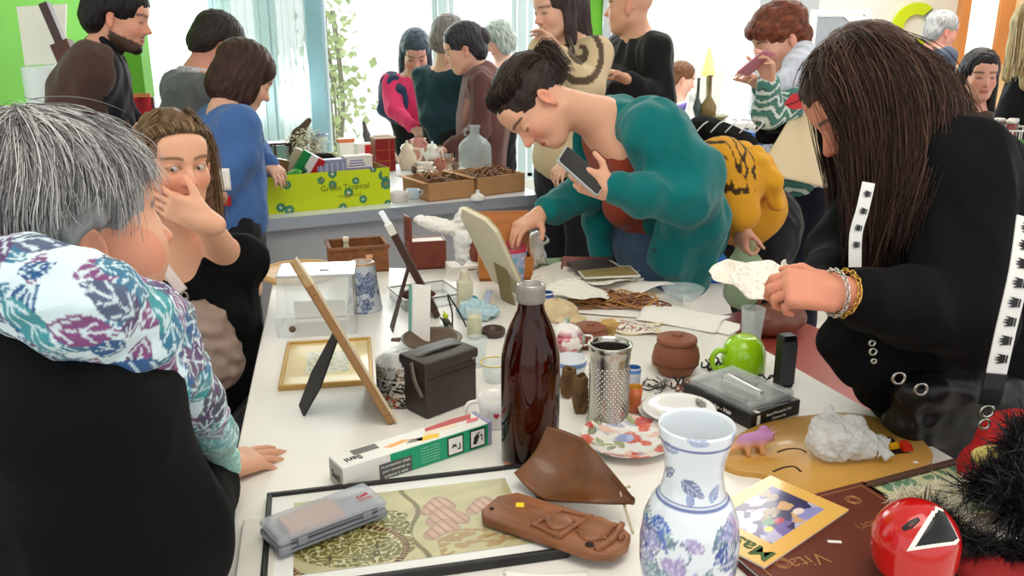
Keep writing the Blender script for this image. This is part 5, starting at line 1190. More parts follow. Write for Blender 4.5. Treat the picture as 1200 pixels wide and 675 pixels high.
# -- lidded brown pot
def lidpot(px, py, r, h, lab, extra=None):
    p = T(px, py); t = thing('lidded_pot', lab, 'pot', p)
    add('pot_body', lathe([(.0001, .0), (r*.66, 0), (r*.74, .006), (r*.95, h*.28), (r, h*.45), (r*.93, h*.65), (r*.78, h*.80), (r*.74, h*.86), (r*.70, h*.86), (.0001, h*.84)], 40), m_terra, t)
    add('lid', lathe([(r*.84, h*.80), (r*.86, h*.83), (r*.84, h*.90), (r*.70, h*.93), (r*.25, h*.94), (r*.22, h*.97), (r*.24, h), (r*.14, h*1.01), (.0001, h*1.01)], 40), m_terra, t)
    add('groove', tube([(math.cos(a)*r*.965, math.sin(a)*r*.965, h*.30) for a in np.linspace(0, 6.283, 40)[:-1]], .0012, 6, closed=True), mat('groove_dark', (90, 50, 34), rough=.8), t)
lidpot(791, 437, .0535, .096, 'round brown clay pot with its lid, beside the lime mug'); lidpot(691, 405, .046, .058, 'squat brown clay pot with a lid behind the grater')
S = Soft(.003); p = T(713, 402)
for k in range(9): a = k*.7; S.cap((0, 0, .005), (.014*math.cos(a), .012*math.sin(a), .05), .006, .010, .004)
t = thing('straw_bundle', 'little dried straw bundle leaning on the squat clay pot', 'ornament', p); add('straw', wrinkle(S.mesh(1), .002, 40, 2), mat('dry_straw', (196, 156, 92), rough=.8, var=.3, vscale=40), t); add('tie', tube([(math.cos(a)*.0145, math.sin(a)*.0135, .027) for a in np.linspace(0, 6.28, 20)[:-1]], .0015, 5, closed=True), mat('cord_tan'), t)
# -- lime mug standing upside down
p = T(870, 434); t = thing('mug', 'lime green mug turned upside down beside the black tower', 'mug', p); ml = mat('lime_glaze', (160, 214, 22), rough=.2, coat=.5); r = .0505
add('mug_body', lathe([(r*.90, .004), (r*.97, .0), (r*1.0, .004), (r, .030), (r*.97, .045), (r*.88, .062), (r*.72, .075), (r*.5, .082), (r*.46, .0835), (r*.2, .083), (.0001, .083)], 40), ml, t)
add('handle', tube(spline([(-r*.90, -.012, .052), (-r*1.30, -.016, .054), (-r*1.52, -.018, .034), (-r*1.34, -.016, .012), (-r*.96, -.012, .012)], 18), .0065, 10), ml, t)
# -- black tower
p = T(917, 452); t = thing('speaker_box', 'upright black oblong box at the far table edge', 'box', p, .25); add('case', box(.034, .030, .118, (0, 0, 0), .003), m_blk, t, smooth=False); add('top_cap', box(.030, .026, .003, (0, 0, .1175), .001), mat('gloss_black', (30, 30, 34), rough=.1), t, smooth=False); add('seam', box(.0355, .001, .10, (0, -.0152, .008)), mat('case_seam'), t, smooth=False)
# -- hair trimmer set in its box
Bp = [T(873, 503), T(937, 488), T(855, 446), T(806, 466)]
o, r_, w_, h_ = quadframe([Bp[0], Bp[1], Bp[2], Bp[3]]); t = thing('trimmer_box', 'black hair trimmer set box with a clear plastic window', 'box', o, r_); hb = .032
add('carton', box(w_, h_, hb, (0, 0, 0), .002), mat('carton_black', (24, 23, 25), rough=.35), t, smooth=False)
add('grey_tray', join(box(w_*.82, h_*.80, .002, (0, 0, hb), .001)), mat('tray_grey', (96, 98, 100), rough=.3, metal=.3), t, smooth=False)
S = Soft(.0022); S.cap((-.0*w_, -h_*.25, hb+.006), (0.01*w_, h_*.2, hb+.008), .014, .017, .01); add('trimmer', S.mesh(2), mat('silver_plastic', (196, 196, 194), rough=.25, metal=.5), t)
for s in (-1, 1): add('comb_attachment', box(.016, h_*.30, .010, (s*w_*.28, h_*.12*s, hb+.002), .002), m_blk, t, smooth=False)
add('clear_cover', join(rectframe(w_*.9, h_*.88, .004, .014, hb, .001), box(w_*.9, h_*.88, .0012, (0, 0, hb+.014))), m_clear, t, smooth=False)
add('lettering', xf(text_mesh('Moustache - Hair', .0125, .0002, bold=.0003), (-w_/2-.0006, -.0, hb*.5), (math.pi/2, 0, -math.pi/2)), m_paper, t, smooth=False)
add('lettering', xf(text_mesh('Beard Moustache Hair', .0082, .0002), (w_*.06, -h_/2-.0006, hb*.66), (math.pi/2, 0, 0)), m_paper, t, smooth=False); add('lettering', xf(text_mesh('Trimmer Set', .0078, .0002), (w_*.06, -h_/2-.0006, hb*.32), (math.pi/2, 0, 0)), m_paper, t, smooth=False)
add('price_tag', join(box(.009, .0006, .022, (-w_*.36, -h_/2-.0008, hb*.15)), box(.009, .012, .0006, (-w_*.36, -h_/2+.006, hb+.0003))), m_paper, t, smooth=False)
# -- saucers behind the vase with a brooch on them
def disc(px, py, r, lab, z=0., rgb=(242, 240, 236), name='saucer', cat='saucer', mt=None, dz=1.):
    p = T(px, py, TT+z); t = thing(name, lab, cat, p); add('dish', lathe([(.0001, 0), (r*.5, 0), (r*.55, .004*dz), (r*.98, .014*dz), (r, .0165*dz), (r*.96, .0175*dz), (r*.58, .0085*dz), (r*.5, .006*dz), (.0001, .006*dz)], 44), mt or m_wc, t); return p
disc(793, 489, .079, 'white saucer half hidden behind the painted vase'); disc(795, 486, .074, 'upper white saucer stacked behind the painted vase', .0175)
p = T(816, 474, TT+.030); t = thing('brooch', 'dull silver leaf brooch lying on the white saucers', 'brooch', p, .3)
for k in range(5): a = -.9+k*.45; add('metal_leaf', xf(prism([(0, 0), (.012, .005), (.022, 0), (.012, -.005)], .002, .0006), (0, 0, .001*k), (0, 0, a)), mat('dull_silver', (150, 148, 140), rough=.4, metal=.8), t)
# -- tangle of dark and silver jewellery
g = np.random.RandomState(3)
def tangle(name, lab, px, py, n, sp, r, m, seed, h=.02, cat='jewellery'):
    g = np.random.RandomState(seed); p = T(px, py); t = thing(name, lab, cat, p)
    for k in range(n):
        c = g.normal(size=2)*sp*.6; R = sp*(.35+.5*g.rand()); ph = g.rand()*6.28; pts = [(c[0]+R*math.cos(a+ph)*(1+.2*math.sin(3*a)), c[1]+R*.8*math.sin(a+ph), r+h*(.5+.5*math.sin(2*a+ph))*g.uniform(.6, 1)) for a in np.linspace(0, 5.2, 9)]
        add('strand', tube(spline(pts, 26), r, 6), m[k % len(m)], t)
tangle('necklace', 'tangled silver and black chains in front of the round clay pot', 772, 455, 5, .030, .0016, [mat('dull_silver'), m_blk], 4); tangle('earphones', 'looped dark cable by the trimmer box', 800, 462, 3, .028, .0022, [m_blk, mat('copper_wire', (150, 90, 76), rough=.3, metal=.6)], 7, .03, 'cable'); tangle('cable', 'thin black cable curled behind the trimmer box', 890, 448, 2, .022, .0020, [m_blk], 9, .02, 'cable'); tangle('cable', 'short dark cable between the clay pot and lime mug', 830, 432, 4, .022, .0022, [m_blk], 12, .025, 'cable')
tumbler(770, 428, .014, .022, (186, 124, 92), (150, 96, 70), 'tiny peach pot next to the round clay pot')
# -- tan wooden board with two curved slots
S_ = [(843, 541), (846, 530), (860, 518), (885, 505), (915, 497), (950, 492), (990, 489), (1035, 497), (1070, 513), (1090, 533), (1091, 546), (1080, 554), (1050, 566), (1010, 580), (985, 592), (960, 600), (935, 590), (918, 575), (895, 562), (868, 558), (850, 552)]
W_ = [T(*q)[:2] for q in S_]; c = np.mean(W_, 0); poly = [q-c for q in spline([(*w_, 0) for w_ in W_], 84, True)[:, :2]]
t = thing('wooden_board', 'tan wooden board with two curved slots under the toy dinosaur', 'board', (c[0], c[1], TT)); mb = mat('tan_board', (206, 154, 72), rough=.35, var=.10, vscale=5, coat=.2)
add('board', prism(poly, .012, .002), mb, t, flat_angle=50)
def slot(pts): add('slot', tube(spline([(*(T(x_, y_)[:2]-c), .0122) for x_, y_ in pts], 18), .0026, 6, flat=(.005, .0012)), mat('slot_dark', (66, 40, 18), rough=.8), t)
slot([(910, 537), (922, 533), (936, 533), (944, 537)]); slot([(905, 560), (918, 555), (930, 554), (938, 560)])
add('price_sticker', box(.009, .007, .0006, (*(T(1072, 549)[:2]-c), .0121), rot=(0, 0, .2)), m_paper, t, smooth=False)
# -- toy dinosaur
p = T(880, 531, TT+.012); t = thing('toy_dinosaur', 'small pink and purple horned toy dinosaur standing on the tan board', 'toy', p, .25)
S = Soft(.0016); S.ell((0, 0, .027), (.026, .012, .014)); S.cap((-.018, 0, .026), (-.048, 0, .010), .010, .002, .01); S.ell((.028, 0, .031), (.014, .009, .010)); S.cap((.034, 0, .028), (.043, 0, .022), .007, .004, .006)
S.ell((.022, 0, .040), (.004, .014, .012), basis((-.4, 0, 1), (1, 0, 0)), .004)
for s in (-1, 1): S.cap((.035, s*.005, .036), (.047, s*.007, .045), .0026, .0008, .003)
S.cap((.041, 0, .028), (.047, 0, .033), .002, .0008, .002)
for x_, s in ((.015, 1), (.015, -1), (-.014, 1), (-.014, -1)): S.cap((x_, s*.008, .022), (x_+.003, s*.010, .003), .0062, .0048, .005)
S.bx((0, 0, -.01), (.1, .1, .0103), k=.001, op='-'); V, F = S.mesh(2); f_ = np.clip((V[:, 2]-.018)/.016, 0, 1)[:, None]; Tn = LC((226, 170, 120))*(1-f_)+LC((190, 130, 178))*f_
add('body', (V, F), mat('toy_plastic', attr=True, rough=.4), t, tint=Tn)
for s in (-1, 1): add('eye', cyl(.0015, .001, 8, loc=(.034, s*.0088, .033), rot=(math.pi/2*s, 0, 0)), m_blk, t)
# -- plastic bag with toy bricks
c = T(990, 535, TT+.012); t = thing('plastic_bag', 'crumpled clear plastic bag lying on the tan board', 'bag', c); S = Soft(.0026)
S.ell((-.028, .0, .032), (.042, .040, .036)); S.ell((.012, .005, .028), (.044, .038, .030), np.array([(.97, -.1, -.2), (.1, .99, 0), (.2, 0, .97)])); S.cap((-.03, .02, .05), (-.02, .05, .066), .022, .008, .02); S.cap((.0, .02, .04), (.03, .03, .058), .018, .010, .02); S.bx((0, 0, -.02), (.2, .2, .0205), k=.002, op='-')
VF = S.mesh(1); VF = wrinkle(wrinkle(VF, .007, 24, 3), .002, 60, 5); V = VF[0]; V[:, 2] = np.maximum(V[:, 2], .0006)
mbag = see_through(mat('bag_film', (236, 238, 238), rough=.25, spec=.7), .42); add('film', (V, VF[1]), mbag, t, smooth=False)
add('open_edge', sheet(lambda u, v: (.045+.03*u+.004*math.sin(v*20), -.03+.075*v, .012+.02*math.sin(v*3.1)+.006*math.sin(u*9+v*14)), 8, 16, .0008), mbag, t)
def brick(px, py, z, w_, d_, h_, rgb, rot, lab, nx=2, ny=1, slope=False):
    p = T(px, py, TT+z); t = thing('toy_brick', lab, 'toy brick', p, rot, 'toy bricks from the plastic bag'); m = mat('abs_%02x%02x%02x' % rgb, rgb, rough=.2)
    if slope: add('brick_body', xf(prism([(-w_/2, 0), (w_/2, 0), (w_/2, h_*.25), (w_*.1, h_), (-w_/2, h_)], d_, .0008), (0, d_/2, 0), (math.pi/2, 0, 0)), m, t, smooth=False)
    else: add('brick_body', box(w_, d_, h_, (0, 0, 0), .0006), m, t, smooth=False)
    for i in range(nx):
        for j in range(ny): add('stud', cyl(.0032, .0024, 12, .0003, (-w_/2+w_*(i+.5)/nx*(.6 if slope else 1), -d_/2+d_*(j+.5)/ny, h_)), m, t)
brick(1044, 528, .012, .050, .030, .005, (24, 22, 22), .25, 'black toy plate at the mouth of the clear bag', 5, 2); brick(1036, 522, .018, .034, .014, .012, (28, 26, 26), .3, 'black studded toy brick half inside the clear bag', 4, 1); brick(1046, 525, .019, .020, .012, .008, (240, 190, 30), .3, 'yellow toy brick on the black toy plate', 3, 1); brick(1062, 527, .018, .020, .014, .016, (206, 40, 26), .3, 'red sloped toy brick at the tip of the black toy plate', 1, 1, True)
# -- brown leather album and yellow magazine on it
zb = TT+.001; o, r_, w_, h_ = quadframe([T(905, 740), T(1140, 672), T(1024, 571), T(852, 622)])
t = thing('leather_album', 'large brown leather album with gilt lettering at the table front', 'book', o, r_); mlea = mat('album_leather', (104, 48, 32), rough=.45, var=.12, vscale=20, bump=.15, bscale=200); HA = .018
add('cover', box(w_, h_, .003, (0, 0, HA-.003), .001), mlea, t, smooth=False); add('back_cover', box(w_, h_, .003, (0, 0, 0), .001), mlea, t, smooth=False); add('pages', box(w_-.012, h_-.012, HA-.006, (0.003, 0, .003)), m_paper, t, smooth=False)
gold = mat('gilt', (190, 140, 92), rough=.4, metal=.4)
add('gilt_border', rectframe(w_*.92, h_*.92, .0016, .0003, HA, 0), gold, t, smooth=False)
def local(px, py, z): q = onz(px, py, z)-o; c_, s_ = math.cos(-r_), math.sin(-r_); return (q[0]*c_-q[1]*s_, q[0]*s_+q[1]*c_)
for s_, (px, py), sz in (('Vita', (947, 657), .040), ('Libri', (1020, 615), .028)): add('lettering', xf(text_mesh(s_, sz, .0002, bold=-.0004), (*local(px, py, TT+HA), HA+.0003), (0, 0, math.pi-.05)), gold, t, smooth=False)
for px, py in ((1000, 586), (917, 660)): add('emblem', join(*[tube([(*(np.array(local(px, py, TT+HA))+np.array((math.cos(a), math.sin(a)))*rr), HA+.0003) for a in np.linspace(0, 6.283, 30)[:-1]], .0006, 5, closed=True) for rr in (.012, .008)]), gold, t, smooth=False)
add('price_sticker', box(.020, .006, .0006, (*local(978, 635, TT+HA), HA), rot=(0, 0, -.5)), m_paper, t, smooth=False)
zm = TT+HA+.0008; o, r_, w_, h_ = quadframe([T(842, 634, zm), T(893, 667, zm), T(998, 600, zm), T(900, 559, zm)])
o, r_, w_, h_ = quadframe([T(893, 667, zm), T(998, 600, zm), T(900, 559, zm), T(803, 618, zm)])
t = thing('magazine', 'yellow-bordered magazine with an abstract purple cover on the leather album', 'magazine', o, r_)
add('pages', box(w_-.002, h_-.002, .0035, (0, 0, 0)), m_paper, t, smooth=False)
V, F = flatgrid(w_, h_, 150, 150, .0038); x, y = V[:, 0]/w_, V[:, 1]/h_; Tn = np.tile(LC((238, 186, 96)), (len(V), 1)); pic = (x > -.25) & (x < .38) & (y < .34) & (y > -.32)
c_ = 1; g = np.random.RandomState(8); Pts = g.rand(46, 2)-.5; cols = [LC(k) for k in ((92, 80, 140), (150, 150, 205), (60, 54, 96), (190, 186, 216), (120, 104, 170), (206, 206, 222), (74, 70, 110), (160, 140, 120), (216, 172, 120))]; ci = g.randint(0, 9, 46); ani = g.rand(46)*3
D = np.stack([np.abs((x-a_[0])*math.cos(q)+(y-a_[1])*math.sin(q))*2.6+np.abs(-(x-a_[0])*math.sin(q)+(y-a_[1])*math.cos(q)) for a_, q in zip(Pts, ani)], 1); near = D.argmin(1); Tn[pic] = np.array(cols)[ci[near]][pic]
for (cx, cy, rr, rgb) in ((-.18, .10, .07, (196, 196, 206)), (-.05, -.06, .05, (70, 140, 96)), (.02, -.12, .045, (190, 70, 96)), (-.12, -.14, .04, (240, 214, 90)), (.22, -.15, .05, (240, 220, 214))): Tn[pic & (np.hypot(x-cx, (y-cy)) < rr)] = LC(rgb)
add('cover', (V, F), mat('printed_cover', attr=True, rough=.25, coat=.3), t, tint=Tn)
add('lettering', xf(text_mesh('Mask', .042, .0002, bold=.0008), (-w_*.38, -h_*.16, .0041), (0, 0, math.pi/2)), mat('dark_green_ink', (64, 96, 50), rough=.5), t, smooth=False)
# ------------------------------------------------------------------ goods further along the long table
def cutbox(a, b, depth, h, z=TT):
    """local frame of a box whose front bottom edge runs from pixel a to pixel b"""
    A, B = T(*a, z), T(*b, z); d = unit(B-A); n_ = V3(-d[1], d[0], 0); return (A+B)/2+n_*depth/2, math.atan2(d[1], d[0]), np.linalg.norm(B-A)
# -- brown leather camera case
o, r_, w_ = cutbox((490, 494), (566, 470), .085, .13); w_ = .135; HC = .118
t = thing('camera_case', 'boxy dark brown leather camera case standing behind the foil box', 'case', o, r_+.10); mle = mat('case_leather', (58, 48, 42), rough=.5, var=.2, vscale=14, bump=.25, bscale=150)
add('case_body', box(w_, .085, HC*.99, (0, 0, 0), .006), mle, t, flat_angle=40); add('lid', box(w_+.006, .091, .022, (0, 0, HC-.018), .005), mle, t, flat_angle=40)
add('strap', tube(spline([(-w_*.42, 0, HC+.003), (-w_*.2, 0, HC+.007), (w_*.2, 0, HC+.007), (w_*.42, 0, HC+.003)], 16), .004, 6, flat=(.018, .004)), mle, t); add('strap', tube(spline([(-w_/2-.004, .0, HC-.005), (-w_/2-.012, -.02, HC*.7), (-w_/2-.006, -.035, HC*.42)], 12), .003, 6, flat=(.014, .003), up=(1, 0, 0)), mat('strap_grey', (120, 108, 98), rough=.6), t, label='pale worn strap end')
add('rivet', lathe([(.0001, 0), (.004, 0), (.004, .0015), (.0001, .003)], 12, (w_*.42, -.0428, HC*.86), (math.pi/2, 0, 0)), mat('dull_silver'), t); add('seam', box(w_*.98, .001, .0015, (0, -.0430, HC*.72)), mat('hole_dark'), t, smooth=False)
# -- patterned tin with film over its mouth
p = T(471, 468); rt, ht = 28.5*mpp(p), .092; V, F = lathe([(.0001, 0), (rt*.96, 0), (rt, .003)]+[(rt, .003+(ht-.006)*i/60) for i in range(1, 61)]+[(rt*.97, ht), (rt*.93, ht), (rt*.92, .006), (.0001, .006)], 120); F = np.array(F)
an = np.arctan2(V[:, 1], V[:, 0])*rt; z = V[:, 2]; body = (np.abs(np.hypot(V[:, 0], V[:, 1])-rt) < 1e-4)
Q = np.stack([an*55, z*55, 0*z], 1); n1 = noise3(Q, 1.1, 3); Tn = np.where((np.abs(n1) < .26)[:, None], LC((206, 200, 184)), LC((30, 28, 28))); rows = (np.mod(z, .031) > .027); Tn[rows] = LC((212, 206, 192))
cell = np.floor(an/.028).astype(int)+np.floor(z/.031).astype(int)*3; Tn[(cell % 5 == 1) & (np.abs(n1) > .3)] = LC((150, 150, 96)); Tn[(cell % 7 == 3) & (np.abs(n1) > .45)] = LC((170, 40, 44)); Tn[(cell % 4 == 2) & (np.abs(np.mod(an, .028)-.014) < .009) & (np.abs(np.mod(z, .031)-.014) < .009)] = LC((190, 190, 186)); Tn[~body] = LC((150, 146, 140))
t = thing('tin', 'round tin with a black and cream print beside the camera case', 'tin', p); add('tin_body', (V, F), mat('printed_tin', attr=True, rough=.25, metal=.2), t, tint=Tn)
VF = lathe([(.0001, ht+.010), (rt*.5, ht+.011), (rt*.9, ht+.006), (rt*1.01, ht), (rt*1.02, ht-.010)], 60, wob=lambda a, z: .03*math.sin(a*7)+.02*math.sin(a*13)); add('film_cover', VF, m_clear, t)
# -- shallow brown dish
p = T(506, 409); t = thing('dish', 'shallow round brown dish behind the patterned tin', 'dish', p); r = 36*mpp(p)
add('dish_body', lathe([(.0001, 0), (r*.5, 0), (r*.55, .006), (r*.9, .022), (r, .030), (r*.985, .032), (r*.85, .026), (r*.5, .010), (.0001, .009)], 44), mat('brown_glaze', (96, 74, 58), rough=.4, var=.15), t); add('lug', xf(prism([(0, -.010), (.022, -.006), (.022, .006), (0, .010)], .006, .002), (-r*1.02, 0, .022), (0, 0, math.pi)), mat('brown_glaze'), t)
# -- mug with the heart, other glass
p = T(581, 497); t = thing('mug', 'white mug with a tiny red heart partly behind the brown bottle', 'mug', p); r = .036
add('mug_body', lathe([(.0001, .002), (r*.75, 0), (r*.82, .003), (r*.95, .04), (r, .062), (r*.94, .062), (r*.88, .04), (r*.75, .008), (.0001, .008)], 36), m_wc, t); add('handle', tube(spline([(-r*.9, 0, .050), (-r*1.5, -.008, .048), (-r*1.6, -.008, .026), (-r*.85, 0, .014)], 16), .0042, 8), m_wc, t)
add('heart', xf(prism([(0, -.006), (.006, .001), (.0045, .005), (.0018, .0055), (0, .003), (-.0018, .0055), (-.0045, .005), (-.006, .001)], .0006), (.002, -r*.975, .033), (math.pi/2, 0, 0)), mat('red_ink'), t, smooth=False)
def glassware(px, py, prof, lab, m=None, name='drinking_glass', cat='glass', s=1.):
    p = T(px, py); t = thing(name, lab, cat, p); add('glass_body', lathe([(r*s, z*s) for r, z in prof], 32), m or m_gl, t); return t
glassware(558, 428, [(.0001, .003), (.020, 0), (.022, .003), (.026, .05), (.028, .068), (.0262, .068), (.024, .05), (.020, .008), (.0001, .008)], 'clear drinking glass between the camera case and brown bottle')
t = glassware(580, 446, [(.0001, .002), (.022, 0), (.025, .004), (.030, .028), (.033, .044), (.031, .044), (.028, .028), (.022, .007), (.0001, .007)], 'low glass cup with a yellow rim left of the brown bottle', name='glass_cup'); add('rim_band', tube([(math.cos(a)*.032, math.sin(a)*.032, .0445) for a in np.linspace(0, 6.283, 32)[:-1]], .0016, 6, closed=True), mat('yellow_rim', (214, 186, 90), rough=.3), t)
t = glassware(556, 396, [(.0001, .003), (.018, 0), (.020, .003), (.021, .075), (.0195, .075), (.018, .006), (.0001, .006)], 'narrow glass with yellow wax behind the drinking glass', name='candle_glass'); add('wax', cyl(.0178, .052, 24, .002, (0, 0, .0065)), mat('yellow_wax', (226, 212, 120), rough=.5), t)
p = T(578, 393); t = thing('bowl', 'small dark ring-shaped bowl left of the bottle neck', 'bowl', p); r = .031; add('bowl_body', lathe([(.0001, .002), (r*.8, 0), (r, .006), (r*1.02, .016), (r*.92, .020), (r*.78, .016), (r*.7, .006), (.0001, .005)], 36), mat('dark_clay', (70, 52, 44), rough=.4), t)
# -- tall leaning photo frame with its easel leg, seen edge-on
bt = T(456, 499); nv = unit(np.cross(ray(450, 498), ray(346, 328))); dp = unit(np.cross(nv, (0, 0, 1))); dp = dp if dp[1] > 0 else -dp; ax = unit(np.cross(nv, dp)); ax = ax if ax[2] > 0 else -ax; nn = np.cross(dp, ax); Hf, Wf = .335, .20
t = thing('photo_frame', 'wooden photo frame leaning back on a black easel leg, seen edge-on', 'photo frame', bt)
fr = lambda VF: (np.asarray(VF[0])@np.array([dp, ax, nn]), VF[1])
mfw = mat('frame_wood', (166, 122, 76), rough=.35, var=.25, vscale=8, stripes=(1, 8, 1))
add('moulding', fr(xf(rectframe(Wf, Hf, .022, .018, 0, .003), (Wf/2, Hf/2, 0))), mfw, t, smooth=False); add('pale_edge', fr(xf(rectframe(Wf+.001, Hf+.001, .004, .005, .0145, 0), (Wf/2, Hf/2, 0))), mat('frame_edge', (214, 196, 168), rough=.4), t, smooth=False)
add('backing', fr(box(Wf-.03, Hf-.03, .003, (Wf/2, Hf/2, .016))), mat('backing_black', (38, 35, 34), rough=.8), t, smooth=False); add('glass', fr(box(Wf-.036, Hf-.036, .002, (Wf/2, Hf/2, .003))), m_clear, t, smooth=False)
hd = bt+ax*Hf*.60+dp*.09+nn*.018; ft = T(350, 487)+V3(0, .02, .001); e1 = unit(ft-hd); e2 = dp; Ll = np.linalg.norm(ft-hd); e3 = np.cross(e1, e2)
V, F = prism([(0, -.012), (0, .018), (Ll*.62, .045), (Ll, .030), (Ll, -.026), (Ll*.62, -.045)], .004); add('easel_leg', (V@np.array([e1, e2, e3])+(hd-bt), F), mat('backing_black'), t, smooth=False)
# -- flat gilt picture under it
o, r_, w_, h_ = quadframe([T(330, 459), T(441, 450), T(432, 400), T(333, 405)]); t = thing('framed_picture', 'small gilt-framed picture lying flat under the easel leg', 'picture', o, r_); add('frame', rectframe(w_, h_, .009, .012), mat('gilt_frame', (196, 156, 84), rough=.35, metal=.3), t, smooth=False)
V, F = flatgrid(w_-.016, h_-.016, 60, 50, .006); x, y = V[:, 0], V[:, 1]; Tn = np.tile(LC((222, 202, 146)), (len(V), 1)); c_ = (np.abs(x) < w_*.24) & (np.abs(y) < h_*.24); Tn[c_] = LC((206, 206, 186)); Tn[c_ & (noise3(V*60, 1, 2) > .2)] = LC((170, 176, 140)); add('print', (V, F), mat('sepia_print'), t, tint=Tn)
# -- clear bread bin
o, r_, w_ = cutbox((326, 398), (418, 393), .21, .13); t = thing('clear_bin', 'clear plastic bin with a sloping front and silver lid strip', 'container', o, r_-.02); W2, D2, H2 = .195, .19, .140
pr = lambda s: [(-D2/2, 0), (D2/2, 0), (D2/2, H2), (-D2*.18, H2), (-D2/2-.02, H2*.42)]
def shell(P, w): 
    V, F = xf(prism(P, .003), (0, 0, 0)); return V, F
side = prism([(y, z) for y, z in pr(0)], .003)
for sx in (-1, 1): add('side_panel', (np.stack([side[0][:, 2]+sx*W2/2-.0015, side[0][:, 0], side[0][:, 1]], 1), side[1]), m_clear, t, smooth=False)
P_ = pr(0)
for (nm, i, j) in (('back_panel', 1, 2), ('sloping_flap', 3, 4), ('front_panel', 4, 0)):
    a, b = np.array(P_[i]), np.array(P_[j]); fn = lambda u, v, a=a, b=b: (-W2/2+W2*u, *(a+(b-a)*v)); add(nm, sheet(fn, 2, 2, .003), m_clear, t, smooth=False)
add('lid_strip', box(W2+.006, D2*.68, .007, (0, D2*.16, H2), .002), mat('silver_lid', (208, 212, 214), rough=.15, metal=.4), t, smooth=False); add('lid_mark', box(.024, .014, .0006, (.02, D2*.05, H2+.0072)), mat('print_dark'), t, smooth=False)
add('handle_edge', tube([(W2/2, -D2*.16, H2+.002), (W2/2+.004, -D2*.5-.02, H2*.44)], .004, 8), mat('dull_silver'), t); add('knob', lathe([(.0001, 0), (.008, 0), (.009, .004), (.007, .008), (.0001, .009)], 16, (-W2*.30, -D2*.5-.014, H2*.20), (math.pi/2, 0, 0)), mat('brown_knob', (92, 72, 50), rough=.3), t)
add('pale_card', box(W2*.7, .002, H2*.36, (0, D2*.2, .004)), mat('pale_carton'), t, smooth=False)
# -- blue and white jar
p = T(427, 362); r = 21*mpp(p); V, F = lathe([(.0001, 0), (r*.98, 0), (r, .004)]+[(r*(1-.30*i/40), .004+.130*i/40) for i in range(1, 41)]+[(r*.62, .139), (r*.55, .139), (r*.5, .12), (r*.7, .01), (.0001, .01)], 80); F = np.array(F)
base = np.tile(LC((212, 218, 226)), (len(V), 1)); Tn = leaves_on(V, F, base, 120, [(110, 128, 168), (140, 152, 182), (84, 100, 140)], .014, .55, 3, .5, np.arange(len(V)) < 80*42); z = V[:, 2]; Tn[z > .132] = LC((190, 150, 110))
t = thing('jar', 'tapered white jar sprigged in blue behind the clear bin', 'jar', p); add('jar_body', (V, F), mat('painted_china'), t, tint=Tn)
# -- round wooden board at the far corner, small pale bottle
p = T(352, 322); r = 47*mpp(p); t = thing('wooden_platter', 'round wooden platter at the far corner by the seated elbow', 'platter', p); add('platter_disc', lathe([(.0001, 0), (r*.95, 0), (r, .006), (r, .016), (r*.96, .020), (r*.90, .016), (.0001, .015)], 48), mat('pale_wood', (206, 162, 104), rough=.45, var=.2, vscale=6, stripes=(1, 8, 1)), t); add('rim_groove', tube([(math.cos(a)*r*.90, math.sin(a)*r*.90, .0165) for a in np.linspace(0, 6.283, 50)[:-1]], .002, 6, closed=True), mat('tan_board'), t)
glassware(407, 312, [(.0001, 0), (.011, 0), (.013, .003), (.013, .060), (.009, .070), (.0085, .082), (.010, .084), (.010, .100), (.0001, .101)], 'slender cream bottle in front of the brown basket', mat('cream_china', (222, 214, 184), rough=.3), 'bottle', 'bottle')
tangle('bracelet', 'dark bangles heaped beside the clear bin lid', 385, 325, 3, .030, .0045, [m_blk, mat('brown_knob')], 6, .03)
# -- brown basket
o, r_, w_ = cutbox((390, 322), (452, 318), .12, .09); t = thing('basket', 'brown open rectangular basket at the far end of the long table', 'basket', o, r_+.06); w_ = .185; mbk = mat('basket_brown', (136, 84, 46), rough=.6, var=.3, vscale=40, bump=.5, bscale=140)
def tray(w_, d_, h_, th, sl=0.):
    return join(box(w_, d_, th), *[xf(box(w_+sl*2, th, h_), (0, s*(d_/2-th/2), 0), (-s*sl*0, 0, 0)) for s in (-1, 1)], *[box(th, d_-2*th, h_, (s*(w_/2-th/2), 0, 0)) for s in (-1, 1)])
add('basket_body', tray(w_, .13, .085, .006), mbk, t, smooth=False); add('rim', rectframe(w_+.012, .142, .012, .012, .078, .004), mbk, t, smooth=False)
add('price_label', box(.022, .0008, .013, (.03, -.0655, .048)), mat('peach_label', (236, 170, 130), rough=.5), t, smooth=False)
for k, (x_, y_) in enumerate(((-.05, .01), (-.01, -.02), (.04, .015))): tg = T(420+x_*350, 316-y_*150, TT+.008); tn = thing('wooden_ring', ['round brown ring lying in the basket, nearest the pale bottle', 'round brown ring lying mid-basket', 'round brown ring lying in the basket, nearest the leather pouch'][k], 'ring', np.array(o)+V3(x_, y_, .007)); add('ring_body', lathe([(.014+.005*math.cos(a), .012+.005*math.sin(a)) for a in np.linspace(0, 6.283, 13)], 24), mat('dark_clay'), tn)
